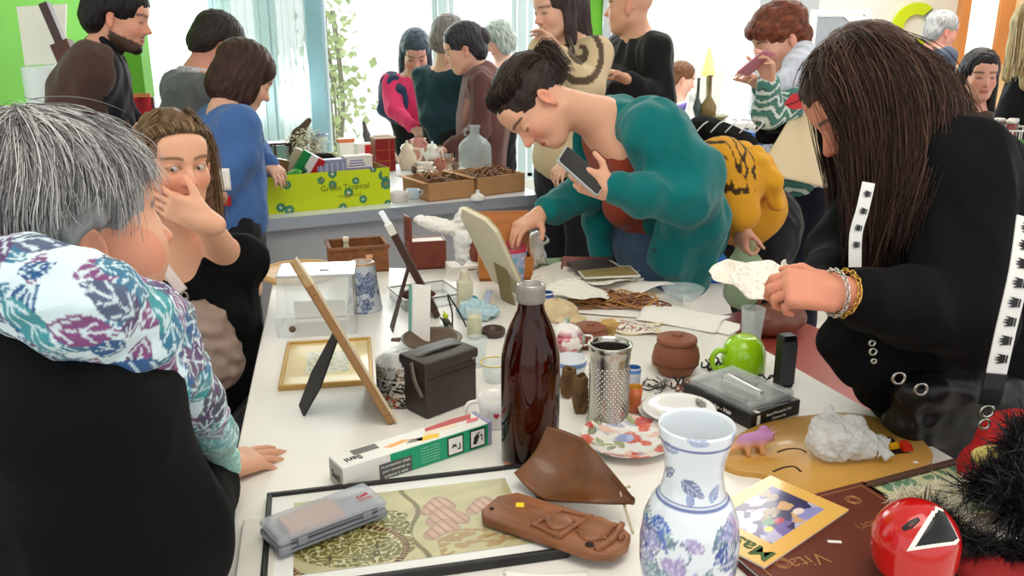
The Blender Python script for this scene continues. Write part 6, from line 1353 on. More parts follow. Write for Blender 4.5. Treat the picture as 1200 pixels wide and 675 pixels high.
# -- red-brown leather pouch with its flap up and pale papers
o, r_, w_ = cutbox((475, 317), (526, 314), .07, .12); t = thing('leather_pouch', 'red-brown leather pouch box with raised flap and snap', 'pouch', o, r_); mlb = mat('pouch_leather', (124, 56, 40), rough=.4, var=.12, bump=.15, bscale=120); w_ = .128
add('pouch_body', tray(w_, .075, .095, .005), mlb, t, smooth=False); add('snap', lathe([(.0001, 0), (.009, 0), (.010, .002), (.008, .004), (.0001, .0045)], 20, (.01, -.038, .045), (math.pi/2, 0, 0)), mlb, t); add('raised_flap', sheet(lambda u, v: (-w_/2+w_*u*.12, .03-.07*u, .05+.125*v), 4, 8, .004), mlb, t); add('pale_lining', box(w_-.012, .062, .004, (0, 0, .088)), m_paper, t, smooth=False)
def cloth_lump(name, lab, cat, c, ells, rgb, seed, amp=.006, fs=34, h=.0035, key=None):
    t = thing(name, lab, cat, c); S = Soft(h)
    for e in ells: S.ell(e[0], e[1], e[2] if len(e) > 2 else None)
    add(name+'_body' if name != 'cloth' else 'folds', wrinkle(S.mesh(1), amp, fs, seed), mat(key or 'cloth_%02x%02x%02x' % rgb, rgb, rough=.8), t); return t
q = at(523, 264, 2.56); cloth_lump('cloth', 'crumpled white cloth lying over the open leather pouch', 'cloth', q, [((-.02, 0, .0), (.08, .04, .018), basis((.1, 1, 0), (.25, 0, 1))), ((.055, .0, .022), (.026, .03, .034)), ((.035, .0, -.02), (.016, .016, .035))], (240, 236, 230), 4)
cloth_lump('cloth', 'second white rag hanging by the pouch beside the beige easel frame', 'cloth', at(541, 293, 2.5), [((0, 0, .0), (.022, .02, .050)), ((.01, 0, .04), (.03, .02, .018))], (232, 230, 226), 8)
add_paper = thing('paper_stack', 'small stack of white papers right of the leather pouch', 'papers', T(540, 318), .1)
for k in range(4): add('sheet', box(.10, .08, .006, (.002*k, .001*k, .0065*k), rot=(0, 0, .05*k)), m_paper, add_paper, smooth=False)
# -- dark frame standing edge-on, white card with a teal fold
bt = T(510, 374); nv = unit(np.cross(ray(506, 374), ray(452, 274))); dp = unit(np.cross(nv, (0, 0, 1))); dp = dp if dp[1] > 0 else -dp; ax = unit(np.cross(nv, dp)); ax = ax if ax[2] > 0 else -ax; nn = np.cross(dp, ax); Hf, Wf = .29, .20
t = thing('photo_frame', 'dark brown photo frame leaning edge-on beside the leather pouch', 'photo frame', bt); fr = lambda VF: (np.asarray(VF[0])@np.array([dp, ax, nn]), VF[1])
add('moulding', fr(xf(rectframe(Wf, Hf, .022, .018, 0, .003), (Wf/2, Hf/2, 0))), mat('dark_moulding', (66, 40, 32), rough=.35), t, smooth=False); add('backing', fr(box(Wf-.03, Hf-.03, .003, (Wf/2, Hf/2, .018))), mat('backing_grey', (110, 108, 104), rough=.6), t, smooth=False); add('corner_cap', fr(box(.03, .03, .020, (.010, Hf-.012, -.001), .002)), mat('pale_carton'), t, smooth=False)
hd = bt+ax*Hf*.55+dp*.09+nn*.02; ft = T(458, 386); e1 = unit(ft-hd); Ll = np.linalg.norm(ft-hd); e3 = np.cross(e1, dp); V, F = prism([(0, -.014), (0, .014), (Ll, .025), (Ll, -.025)], .004); add('easel_leg', (V@np.array([e1, dp, e3])+(hd-bt), F), mat('dark_moulding'), t, smooth=False)
p = T(484, 402); t = thing('folded_card', 'white folded card with a teal side standing mid-table', 'card', p, -.25)
add('white_face', sheet(lambda u, v: (-.004+.050*u, -.004*u+.018*v, .150*v), 2, 3, .0018), m_paper, t, smooth=False); add('teal_face', sheet(lambda u, v: (-.004-.024*u, .045*u+.018*v-.004, .150*v*(1-.12*u)), 2, 3, .0018), mat('teal_card', (110, 176, 160), rough=.6), t, smooth=False)
# -- low tray with a dark red case behind the frame; spectacles
o, r_, w_ = cutbox((480, 366), (542, 356), .16, .03); t = thing('glass_tray', 'low clear tray with a dark red purse in it', 'tray', o, r_-.05); add('tray_body', tray(.17, .15, .030, .004), m_clear, t, smooth=False); add('silver_rim', rectframe(.178, .158, .006, .004, .029, .001), mat('dull_silver'), t, smooth=False)
S = Soft(.003); S.ell((0, 0, .018), (.052, .025, .016)); tt_ = thing('purse', 'dark red leather purse lying in the clear tray', 'purse', np.array(o)+V3(-.02, -.01, .005), .1); add('purse_body', wrinkle(S.mesh(1), .002, 18, 4), mat('oxblood', (92, 34, 32), rough=.35), tt_); add('clasp', box(.05, .006, .005, (0, 0, .033), .002), mat('dull_silver'), tt_, smooth=False)
p = T(536, 384); t = thing('spectacles', 'folded dark spectacles standing open beside the cream shaker', 'spectacles', p, .2)
add('temple', tube(spline([(-.014, -.0, .001), (-.012, .01, .04), (-.022, .02, .085)], 12), .0022, 6), m_blk, t); add('temple', tube(spline([(.024, .0, .001), (.004, .006, .045), (-.022, .014, .09)], 12), .0022, 6), m_blk, t)
p = T(545, 362); t = thing('shaker', 'cream square-shouldered shaker behind the small green toy', 'shaker', p, .2); S = Soft(.0028); S.bx((0, 0, .042), (.022, .016, .042), None, .006); S.ell((0, 0, .094), (.014, .013, .018), k=.012); S.bx((0, 0, -.05), (.1, .1, .0502), k=.002, op='-'); add('shaker_body', S.mesh(2), mat('cream_china'), t); add('cap', lathe([(.011, 0), (.012, .003), (.010, .010), (.0001, .013)], 20, (0, 0, .104)), mat('ivory_cap', (232, 222, 200), rough=.3), t)
p = T(523, 391); t = thing('tin_toy', 'small silver tin toy with a lime green top in front of the shaker', 'toy', p); add('base', lathe([(.0001, 0), (.018, 0), (.019, .003), (.019, .020), (.016, .022), (.0001, .022)], 20), mat('dull_silver'), t); S = Soft(.002); S.ell((0, 0, .032), (.009, .008, .012)); S.cap((-.006, 0, .034), (-.014, 0, .044), .003, .003, .004); S.cap((.006, 0, .034), (.013, 0, .026), .003, .003, .004); add('figure', S.mesh(1), mat('dark_tin', (80, 84, 70), rough=.4, metal=.5), t); S = Soft(.002); S.ell((-.001, 0, .048), (.008, .007, .007)); S.cap((0, 0, .05), (-.006, 0, .062), .004, .002, .004); add('green_top', S.mesh(1), mat('lime_plastic', (190, 214, 40), rough=.4), t)
# -- beige easel-backed frame
bt, tp = at(612, 345, 2.10), at(576, 264, 2.16); bt[2] = TT+.05; a0 = T(618, 352); bt = np.array((a0[0]-.005, a0[1], TT+.001)); ax = unit(tp-bt); dp = unit(V3(-.62, .78, 0)); dp = unit(dp-ax*(dp@ax)); nn = np.cross(dp, ax); Hf = np.linalg.norm(tp-bt); Wf = .13
t = thing('photo_frame', 'beige cardboard-backed photo frame leaning behind the bottle neck', 'photo frame', bt); fr = lambda VF: (np.asarray(VF[0])@np.array([dp, ax, nn]), VF[1]); mbe = mat('beige_board', (190, 174, 132), rough=.7, var=.08)
add('back_board', fr(xf(prism([(0, 0), (Wf, 0), (Wf, Hf*.86), (Wf*.8, Hf), (Wf*.2, Hf), (0, Hf*.9)], .006), (0, 0, .010))), mbe, t, smooth=False); add('moulding', fr(xf(prism([(-.004, 0), (Wf+.004, 0), (Wf+.004, Hf*.87), (Wf*.82, Hf+.005), (Wf*.18, Hf+.005), (-.004, Hf*.91)], .010), (0, 0, 0))), mat('cream_moulding', (224, 214, 186), rough=.5), t, smooth=False)
hd = bt+ax*Hf*.5+dp*Wf*.5+nn*.016; ft = hd+nn*.055; ft[2] = TT+.001; e1 = unit(ft-hd); Ll = np.linalg.norm(ft-hd); e3 = np.cross(e1, dp); V, F = prism([(0, -.02), (0, .02), (Ll, .028), (Ll, -.028)], .003); add('easel_leg', (V@np.array([e1, dp, e3])+(hd-bt), F), mat('olive_board', (140, 124, 84), rough=.7), t, smooth=False)
# -- teal and blue plastic scraps behind the bottle
cloth_lump('plastic_bag', 'crumpled pale blue plastic bag left of the bottle neck', 'bag', T(562, 372), [((0, 0, .018), (.055, .045, .020)), ((-.02, .0, .03), (.03, .03, .022))], (176, 206, 216), 5, .007, 40, key='blue_film'); mat('blue_film').node_tree.nodes['Principled BSDF'].inputs['Roughness'].default_value = .2
for k, (px, py, rgb, lab) in enumerate(((548, 358, (24, 142, 150), 'teal packet on the pale blue plastic bag'), (570, 352, (186, 196, 222), 'pale lilac packet leaning on the beige frame'), (552, 368, (178, 48, 66), 'thin red packet sticking out of the pale blue plastic bag'))):
    t = thing('packet', lab, 'packet', T(px, py, TT+.02), .5+k*.8); add('packet_body', xf(box(.07 if k < 2 else .03, .018, .010, (0, 0, 0), .003), (0, 0, 0), (.2, -.5, 0)), mat('packet_%02x%02x%02x' % rgb, rgb, rough=.3), t, smooth=False)
# -- printed tin cup, dog figurine and friends
p = T(598, 326); r = 22*mpp(p)*.9; t = thing('printed_mug', 'pale blue printed mug with a red rim beside the dog figurine', 'mug', p); V, F = lathe([(.0001, 0), (r*.92, 0)]+[(r*(.93+.07*i/30), .105*i/30) for i in range(31)]+[(r*.94, .105), (r*.88, .01), (.0001, .01)], 60); F = np.array(F); z = V[:, 2]; n1 = noise3(V*np.array((30, 30, 24)), 1, 4); Tn = np.where((n1 > .3)[:, None], LC((120, 176, 196)), LC((172, 178, 210))); Tn[n1 < -.5] = LC((226, 216, 226)); Tn[z > .094] = LC((206, 60, 86)); add('mug_body', (V, F), mat('painted_china'), t, tint=Tn)
p = T(628, 312); t = thing('dog_figurine', 'white china dog figurine with a black eye patch by the papers', 'figurine', p, .1); S = Soft(.003); S.ell((0, .0, .030), (.036, .030, .032)); S.cap((0, -.01, .04), (0, -.012, .085), .026, .022, .02); S.ell((.004, -.014, .100), (.028, .026, .024), k=.015); S.ell((.026, -.022, .093), (.016, .014, .012), k=.01)
for s in (-1, 1): S.ell((-.012, -.014+s*.024, .096), (.009, .007, .022), k=.006); S.cap((.018, -.012+s*.014, .03), (.022, -.014+s*.015, .004), .010, .009, .01)
S.bx((0, 0, -.05), (.2, .2, .0503), k=.002, op='-'); V, F = S.mesh(2); Tn = np.tile(LC((240, 238, 232)), (len(V), 1)); Tn[np.linalg.norm(V-np.array((.022, -.038, .104)), axis=1) < .011] = LC((20, 20, 22)); Tn[(V[:, 2] < .05) & (noise3(V*60, 1, 3) > .35)] = LC((206, 196, 160)); add('figurine_body', (V, F), mat('painted_china'), t, tint=Tn); S = Soft(.002); S.ell((.043, -.022, .096), (.004, .004, .003)); add('nose', S.mesh(1), m_blk, t)
p = T(578, 312); t = thing('figurine', 'small ivory bust figurine on the table before the wooden box', 'figurine', p); S = Soft(.0026); S.cap((0, 0, .004), (0, 0, .03), .020, .014, .01); S.ell((0, 0, .055), (.016, .018, .022)); S.ell((0, .004, .068), (.018, .018, .014)); add('bust', S.mesh(2), mat('ivory', (226, 214, 190), rough=.4), t); p = T(558, 314); t = thing('figurine', 'reddish wooden bird figurine beside the beige frame', 'figurine', p); S = Soft(.0028); S.cap((0, 0, .006), (0, 0, .05), .014, .022, .02); S.ell((-.004, 0, .085), (.014, .012, .015), k=.02); S.cap((-.01, 0, .086), (-.032, 0, .080), .006, .002, .006); add('bird', S.mesh(2), mat('red_wood', (128, 62, 42), rough=.4), t)
p = T(548, 318); t = thing('dish', 'oval dark metal dish with a pale rim beside the papers', 'dish', p); add('dish_body', xf(lathe([(.0001, 0), (.03, 0), (.05, .014), (.052, .016), (.047, .016), (.03, .005), (.0001, .004)], 36), scale=(1, .7, 1)), mat('dark_tin'), t)
# -- wooden box and book pile where her hand searches
o, r_, w_ = cutbox((560, 287), (622, 282), .16, .07); t = thing('wooden_box', 'orange-brown wooden box under the searching hand', 'box', T(592, 324), .1); add('box_body', tray(.17, .10, .075, .008), mat('orange_wood', (190, 116, 52), rough=.45, var=.2, vscale=8, stripes=(1, 6, 6)), t, smooth=False); add('raised_lid', xf(box(.17, .008, .13, (0, 0, 0), .002), (0, .055, .070), (-.25, 0, 0)), mat('orange_wood'), t, smooth=False)
for k, (px, py, w_, d_, h_, z, rgb, rot, lab) in enumerate(((690, 315, .17, .12, .022, 0, (50, 44, 46), .15, 'dark book at the bottom of the pile by the teal cardigan'), (686, 313, .15, .11, .020, .022, (132, 40, 34), -.1, 'dark red book on the pile by the teal cardigan'), (694, 314, .13, .10, .014, .042, (64, 54, 52), .3, 'thin black case topmost on the pile by the teal cardigan'), (650, 312, .12, .08, .018, 0, (86, 120, 70), .2, 'green-edged book beside the dark book pile'))):
    t = thing('book', lab, 'book', T(px, py, TT+z), rot); m = mat('book_%02x%02x%02x' % rgb, rgb, rough=.4); add('cover', join(box(w_, d_, .003), box(w_, d_, .003, (0, 0, h_-.003)), box(.003, d_, h_, (-w_/2, 0, 0))), m, t, smooth=False); add('pages', box(w_-.006, d_-.006, h_-.006, (0.001, 0, .003)), m_paper, t, smooth=False)
p = T(708, 302); t = thing('glass_sheet', 'flat amber-tinted glass plate edge lying on the paper heap', 'glass plate', T(712, 320, TT+.046), .15); add('glass_pane', box(.17, .11, .005, (0, 0, 0), .001), mat('amber_pane', (206, 184, 120), rough=.1, trans=.4), t, smooth=False); add('pale_edge', rectframe(.174, .114, .004, .006, 0, .001), mat('pale_carton'), t, smooth=False)
# -- white doilies and paper plates, heaped
def doily(c, r, rot, lab, seed, name='doily', n=14, lift=.0, flat=.004, group=None, ell=1., tiltv=None):
    g = np.random.RandomState(seed); nu, nv = 96, 12
    def fn(u, v):
        a = u*2*math.pi; sc = 1+.05*abs(math.sin(n*a/2)); rr = r*(.02+.98*v)*(sc if v > .9 else 1); x, y = rr*math.cos(a), rr*math.sin(a)*ell
        return (x, y, flat*math.sin(a*2+seed)*v*v*2+flat*math.sin(a*5+seed*2)*v**3+lift*v*v)
    G = [[fn(i/nu, j/(nv-1)) for j in range(nv)] for i in range(nu)]; V = np.array(G).reshape(-1, 3); F = []
    for i in range(nu):
        for j in range(nv-1): F.append((i*nv+j, ((i+1) % nu)*nv+j, ((i+1) % nu)*nv+j+1, i*nv+j+1))
    V2 = V-np.array((0, 0, .0018)); N_ = len(V); F2 = [tuple(k+N_ for k in f[::-1]) for f in F]; E_ = [(i*nv+nv-1, ((i+1) % nu)*nv+nv-1, ((i+1) % nu)*nv+nv-1+N_, i*nv+nv-1+N_) for i in range(nu)]
    E0 = [(((i+1) % nu)*nv, i*nv, i*nv+N_, ((i+1) % nu)*nv+N_) for i in range(nu)]
    VV = np.vstack([V, V2]); ang = np.arctan2(VV[:, 1], VV[:, 0]); q = np.hypot(VV[:, 0], VV[:, 1])/r; Tn = np.tile(LC((246, 242, 230)), (len(VV), 1)); lace = (q > .62) & (np.sin(ang*n)*np.sin(q*42) > .55); Tn[lace] = LC((226, 219, 203)); fl = (noise3(VV*np.array((70, 70, 0)), 1, seed) > .72) & (q < .6); Tn[fl] = LC((232, 220, 202))
    t = thing(name, lab, name.replace('_', ' '), c, rot); add('lace', (VV, F+F2+E_+E0), mat('lace_cotton', attr=True, rough=.85), t, tint=Tn); return t
doily(T(690, 330, TT+.012), .165, .2, 'largest white lace doily spread at the table edge beside the cardigan', 2, ell=.75); doily(T(664, 320, TT+.026), .13, .9, 'white lace doily lying on the large one, nearest the dog figurine', 5, ell=.7); doily(T(708, 320, TT+.034), .13, 1.4, 'white lace doily on top of the heap, nearest the jeans', 7, ell=.75); doily(T(676, 340, TT+.040), .105, 2.2, 'small white doily at the near side of the heap', 9, ell=.7)
def papersheet(lab, c, w_, d_, rot, seed, fold=.01, name='paper_sheet', m=None):
    g = np.random.RandomState(seed); a_, b_ = g.rand(2)*6
    fn = lambda u, v: ((u-.5)*w_+.006*math.sin(v*5+a_), (v-.5)*d_+.008*math.sin(u*4+b_), fold*(.5+.5*math.sin(u*5+a_))*(.4+v*.6)+fold*.4*math.sin(v*6+b_)+.002)
    t = thing(name, lab, 'paper', c, rot); add('sheet', sheet(fn, 22, 16, .0012), m or m_paper, t); return t
papersheet('white sheet folded over the table corner beside the bead heap', T(742, 336, TT+.016), .16, .17, -.9, 3, .014); papersheet('broad white paper lying along the table edge before the clay pot', T(800, 373, TT+.004), .22, .15, -.55, 5, .010); papersheet('narrow white paper under the broad one at the table edge', T(820, 380, TT+.001), .20, .10, -.50, 8, .003); papersheet('white card lying at the very front edge below the carved plaque', T(642, 692, TT+.001), .12, .08, -.1, 4, .002)
papersheet('white paper strip peeping out behind the doily heap', T(728, 322, TT+.004), .10, .12, -.4, 12, .008)
# -- amber bead strings heaped on a cloth, glass dish at their end
c = T(722, 356, TT+.004); g = np.random.RandomState(12); cols = [(138, 84, 36), (170, 112, 50), (104, 60, 30), (190, 140, 72), (120, 52, 30), (150, 100, 66)]
for k in range(34):
    t = thing('bead_string', 'amber and brown bead string in the heap spread on the white cloth', 'necklace', c+V3(g.normal()*.05, g.normal()*.022, .002), -.12, 'bead strings heaped on the white cloth')
    R1, R2 = .035+.03*g.rand(), .012+.016*g.rand(); ph = g.rand()*6.28; hz = .018*g.rand(); P_ = spline([(R1*math.cos(a)*1.2, R2*math.sin(a)+.01*math.sin(2*a+ph), .004+hz*(1+math.sin(a*2+ph))*.7) for a in np.linspace(0, 6.283, 12)[:-1]], 44, True); add('beads', tube(P_, [.0024 if i % 2 else .0036 for i in range(len(P_))], 6, closed=True), mat('bead_%d' % (k % 6), cols[k % 6], rough=.25, coat=.4), t)
papersheet('white cloth lying under the amber bead strings', T(715, 360, TT+.001), .34, .16, -.15, 21, .003, 'table_cloth')
p = T(800, 350, TT+.012); t = thing('glass_dish', 'clear glass dish at the table edge by the cardigan hem', 'dish', p); add('dish_body', lathe([(.0001, .002), (.035, 0), (.05, .012), (.062, .032), (.060, .033), (.047, .014), (.033, .004), (.0001, .005)], 40), m_gl, t)
# -- embroidered cloth
V, F = sheet(lambda u, v: ((u-.5)*.17+.006*math.sin(v*7), (v-.5)*.10+.008*math.sin(u*9), .004+.004*math.sin(u*8+v*5)), 70, 44, .0012); n1 = noise3(V*np.array((40, 40, 0)), 1, 6); Tn = np.tile(LC((238, 232, 218)), (len(V), 1)); u_ = V[:, 0]/.17; Tn[(np.abs(n1) < .16) & (np.abs(V[:, 1]-.0) < .035)] = LC((120, 84, 72)); Tn[(n1 > .7) & (np.abs(V[:, 1]) < .035)] = LC((176, 90, 80)); edge_ = (np.abs(V[:, 1]) > .043) | (np.abs(u_) > .46); Tn[edge_] = LC((226, 206, 170))
t = thing('embroidered_cloth', 'small embroidered cream cloth behind the round clay pot', 'cloth', T(735, 384, TT+.002), -.25); add('cloth_sheet', (V, F), mat('lace_cotton'), t, tint=Tn)
# -- rose china and its neighbours right of the bottle
p = T(663, 412); r = .048; V, F = lathe([(.0001, 0), (r*.6, 0), (r*.66, .006)]+[(r*(.68+.32*math.sin(i/20*2.2)), .006+.040*i/20) for i in range(1, 21)]+[(r*.80, .048), (r*.84, .052), (r*.6, .066), (r*.25, .074), (r*.16, .078), (r*.20, .086), (.0001, .090)], 70); F = np.array(F); base = np.tile(LC((238, 232, 228)), (len(V), 1)); Tn = leaves_on(V, F, base, 60, [(206, 110, 120), (170, 70, 90), (120, 150, 110), (226, 160, 164)], .013, .7, 4, .4)
t = thing('sugar_bowl', 'lidded china sugar bowl with pink roses right of the bottle neck', 'sugar bowl', p); add('bowl_body', (V, F), mat('painted_china'), t, tint=Tn)
for sx in (-1, 1): add('handle', tube(spline([(sx*r*.9, 0, .042), (sx*r*1.3, 0, .040), (sx*r*1.25, 0, .022), (sx*r*.85, 0, .016)], 12), .003, 8), m_wc, t)
tumbler(668, 446, .036, .055, (222, 230, 238), (236, 238, 240), 'pale blue china bowl between the bottle and the grater', .7, 'china_bowl', (110, 140, 190))
p = T(652, 372); t = thing('cap_hat', 'beige woven cap behind the bottle neck', 'cap', p); S = Soft(.003); S.ell((0, 0, .012), (.060, .048, .040)); S.bx((0, 0, -.05), (.2, .2, .0503), k=.003, op='-'); S.ell((.03, -.03, .006), (.05, .035, .006), k=.01); add('cap_body', wrinkle(S.mesh(2), .003, 14, 3), mat('beige_weave', (212, 190, 150), rough=.85, var=.15, vscale=60, bump=.5, bscale=160), t); add('button_top', lathe([(.0001, 0), (.005, 0), (.004, .003), (.0001, .004)], 12, (0, 0, .0515)), mat('beige_weave'), t)
tumbler(640, 362, .020, .050, (206, 214, 226), (60, 84, 140), 'small cup striped blue just behind the bottle neck', .9, 'cup', (70, 100, 170))
# -- lacy paper cups held by the woman in black
c = at(905, 322, 1.50)
t = doily(at(856, 324, 1.50), .046, (.75, .1, .4), 'oval lacy white paper held out furthest from the bracelets', 31, 'lace_paper', 10, .008, .003, ell=.62); t = doily(at(888, 330, 1.46), .050, (.8, -.1, .2), 'wider lacy white paper with printed flowers held next to the fist', 33, 'lace_paper', 10, .012, .003, ell=.75); t = doily(at(922, 324, 1.44), .034, (.7, 0, .9), 'small scalloped white paper between the fingers of the bracelet hand', 35, 'lace_paper', 9, .014, .003, ell=.7)
p = at(880, 356, 1.55); p = T(882, 372); t = thing('drinking_glass', 'clear tumbler standing under the held lacy papers', 'glass', T(880, 398)); add('glass_body', lathe([(.0001, .003), (.022, 0), (.024, .003), (.030, .085), (.0285, .085), (.0225, .007), (.0001, .007)], 32), m_gl, t)
# -- brown handbag on the red bench
q = onz(906, 392, .47); t = thing('handbag', 'brown leather handbag resting on the red-brown bench', 'handbag', q, .3); S = Soft(.005); S.ell((0, 0, .055), (.12, .07, .06)); S.bx((0, 0, -.1), (.3, .3, .1005), k=.004, op='-'); add('bag_body', wrinkle(S.mesh(2), .006, 8, 5), mat('brown_bag_leather', (112, 62, 46), rough=.35), t); add('bag_handle', tube(spline([(-.08, 0, .10), (-.04, 0, .17), (.05, 0, .17), (.09, 0, .10)], 16), .007, 8), mat('brown_bag_leather'), t)
# ------------------------------------------------------------------ front right corner: green framed print, red mask, feather boas
o, r_, w_, h_ = quadframe([T(1085, 640), T(1235, 590), T(1128, 546), T(1020, 573)])
t = thing('framed_print', 'green and cream framed print at the table corner under the feather boa', 'picture', o+V3(.0, 0, .0), r_)
add('frame', rectframe(w_, h_, .012, .018), mat('brown_frame', (92, 64, 50), rough=.4), t, smooth=False)
V, F = flatgrid(w_-.02, h_-.02, 90, 70, .010); n1 = noise3(V*np.array((20, 20, 0)), 1, 3); Tn = np.where((n1 > .1)[:, None], LC((206, 210, 160)), LC((110, 150, 122))); Tn[n1 > .55] = LC((236, 230, 200)); Tn[np.abs(n1+.35) < .05] = LC((80, 104, 60)); add('print', (V, F), mat('sepia_print'), t, tint=Tn)
# red glossy mask
c = T(1064, 690)+V3(0, 0, .052); t = thing('mask', 'round glossy red mask with a black eye slit and pointed black mouth', 'mask', (c[0], c[1], TT+.019)); R_ = .0565
vw = unit(np.array((0, 0, CAM_H))-c); rt_ = unit(np.cross(vw, (0, 0, 1)))*-1; upv = np.cross(rt_, vw)*-1
rt_ = V3(*unit(np.cross((0, 0, 1), vw))); upv = np.cross(vw, rt_)
S = Soft(.0022); S.ell((0, 0, R_*1.02), (R_*1.02, R_*1.0, R_*1.06)); S.ell((0, -.002, R_*.5), (R_*.85, R_*.82, R_*.5), k=.02); S.bx((0, 0, -.05), (.2, .2, .0505), k=.003, op='-')
ctr = np.array((0, 0, R_*1.02)); me_ = S.mesh(2); add('shell', me_, mat('red_gloss', (196, 20, 18), rough=.15, coat=.6), t)
def onball(a, b, lift=.0):
    r_ = min(.985, math.hypot(a, b)); k_ = r_/max(1e-6, math.hypot(a, b)); d = unit(vw*math.sqrt(1-r_*r_)+rt_*a*k_+upv*b*k_)
    return ctr+d*np.array((R_*1.02, R_*1.0, R_*1.06))+d*lift
def patch(poly, m, nm, lift, n=7):
    """a filled shape wrapped on the ball: fan of points pushed out to its surface"""
    P = np.array(poly); cc = P.mean(0); V = []; F = []; k = len(P); E = []
    P = np.vstack([np.linspace(P[i], P[(i+1) % k], 8, endpoint=False) for i in range(k)]); k = len(P)
    for ring in range(n): 
        for q in P: V.append(onball(*(cc+(q-cc)*(ring+.02)/(n-1)), lift if ring < n-1 else lift*.2))
    for r in range(n-1):
        for i in range(k): F.append((r*k+i, r*k+(i+1) % k, (r+1)*k+(i+1) % k, (r+1)*k+i))
    add(nm, (np.array(V), F), m, t)
patch([(-.32, .18), (-.20, .36), (-.02, .50), (.04, .44), (-.10, .22), (-.26, .12)], m_blk, 'eye_slit', .0012); patch([(-.20, .24), (-.12, .34), (-.05, .34), (-.14, .22)], mat('eye_brown', (110, 50, 34), rough=.3), 'eye_inset', .0022)  # smaller brown shape laid over the black eye slit
patch([(-.14, -.30), (.30, .86), (.46, .84), (.90, .24), (.84, .12)], m_paper, 'mouth_border', .0010); patch([(.0, -.18), (.36, .80), (.50, .78), (.86, .26), (.78, .16)], m_blk, 'mouth', .0022)
# feather boas: a core cord bristling with barbs
def boa(name, lab, pts, r, n, m, seed, L, grp=None):
    g = np.random.RandomState(seed); P = spline(pts, 60); b = P[0].copy(); t = thing(name, lab, 'feather boa', b); add('core', tube(P-b, r*.25, 6), m, t); Vs, Fs, k = [], [], 0
    for i in range(n):
        c = P[g.randint(len(P))]+g.normal(size=3)*r*.25; d = unit(g.normal(size=3)); l = L*(.5+.7*g.rand()); s = unit(np.cross(d, g.normal(size=3)))*l*.028; bend = g.normal(size=3)*l*.25
        Q = [c, c+d*l*.5+bend*.4, c+d*l+bend]
        for q in Q: q[2] = max(q[2], TT+.022)
        Vs += [Q[0]-s*.5, Q[0]+s*.5, Q[1]-s, Q[1]+s, Q[2]-s*.3, Q[2]+s*.3]; Fs += [(k, k+1, k+3, k+2), (k+2, k+3, k+5, k+4)]; k += 6
    add('plumes', (np.array(Vs)-b, Fs), m, t, smooth=False)
mbo, mwo = mat('black_feather', (16, 15, 17), rough=.5), mat('white_feather', (236, 228, 204), rough=.7)
W = lambda *q: [onz(a, b, TT+c) for a, b, c in q]
boa('feather_boa', 'black feather boa curling past the red mask', W((1082, 598, .10), (1110, 612, .08), (1135, 632, .06), (1165, 640, .05), (1200, 646, .05), (1240, 640, .05)), .022, 3400, mbo, 3, .026); boa('feather_boa', 'thick black feather boa bundled at the picture edge', W((1145, 575, .08), (1170, 560, .10), (1195, 570, .11), (1185, 600, .08), (1215, 610, .08), (1210, 560, .12), (1190, 520, .14), (1215, 500, .15)), .035, 7500, mbo, 5, .034)
boa('feather_boa', 'cream white feather boa lying across the green print', W((1050, 585, .03), (1080, 578, .035), (1110, 572, .04), (1150, 565, .04), (1170, 575, .04), (1120, 590, .03), (1090, 600, .03), (1120, 612, .03), (1160, 625, .03)), .016, 3200, mwo, 8, .020)
def rag(name, lab, c, ells, rgb, seed): return cloth_lump(name, lab, 'cloth', c, ells, rgb, seed, .008, 12, .004)
rag('cloth', 'red costume cloth bundled behind the black boa', onz(1160, 545, TT+.05), [((0, 0, 0), (.05, .04, .045)), ((.04, .03, .04), (.05, .04, .04))], (176, 24, 24), 3); rag('cloth', 'yellow costume cloth beside the red one', onz(1164, 532, TT+.11), [((0, 0, 0), (.032, .02, .018))], (206, 186, 110), 6); rag('cloth', 'dark red cloth at the very corner under the black boa', onz(1180, 668, TT+.02), [((0, 0, 0), (.07, .05, .022))], (140, 22, 22), 9)
# ------------------------------------------------------------------ goods on the grey-edged table
# -- lime green carton with its contents
A0, B0 = T(313, 252), T(458, 238); d = unit(B0-A0); n_ = V3(-d[1], d[0], 0); WC = np.linalg.norm(B0-A0); DC, HC2 = .27, .165; o = (A0+B0)/2+n_*DC/2; rC = math.atan2(d[1], d[0])
t = thing('carton', 'lime green carton printed with teal flower rings, full of boxes and toys', 'box', o, rC); mli = mat('lime_card', (204, 222, 20), rough=.5, var=.05); mins = mat('card_inside', (150, 128, 90), rough=.8)
def patterned(w_, h_, seed, tx):
    V, F = flatgrid(w_, h_, int(w_*320), int(h_*320)); g = np.random.RandomState(seed); Tn = np.tile(LC((206, 224, 22)), (len(V), 1)); x, y = V[:, 0], V[:, 1]
    for k in range(int(w_*28)):
        cx, cy, r = (g.rand()-.5)*w_, (g.rand()-.5)*h_, .014+.011*g.rand(); dd = np.hypot(x-cx, y-cy); th = np.arctan2(y-cy, x-cx); rr = r*(1+.08*np.sin(th*9)); Tn[dd < rr] = LC((44, 120, 96)); Tn[(dd < rr*.62) & (np.sin(th*9) > .2)] = LC((110, 176, 120)); Tn[dd < rr*.28] = LC((226, 220, 200) if k % 3 else (190, 120, 60))
    return V, F, Tn
m_pr = mat('printed_carton', attr=True, rough=.5)
V, F, Tn = patterned(WC, HC2, 4, 1); add('front_side', (np.stack([V[:, 0], 0*V[:, 0]-DC/2, V[:, 1]+HC2/2+.0], 1), F), m_pr, t, tint=Tn, smooth=False)
V, F, Tn = patterned(DC, HC2, 6, 1); add('end_side', (np.stack([0*V[:, 0]-WC/2, -V[:, 0], V[:, 1]+HC2/2], 1), F), m_pr, t, tint=Tn*.98, smooth=False)
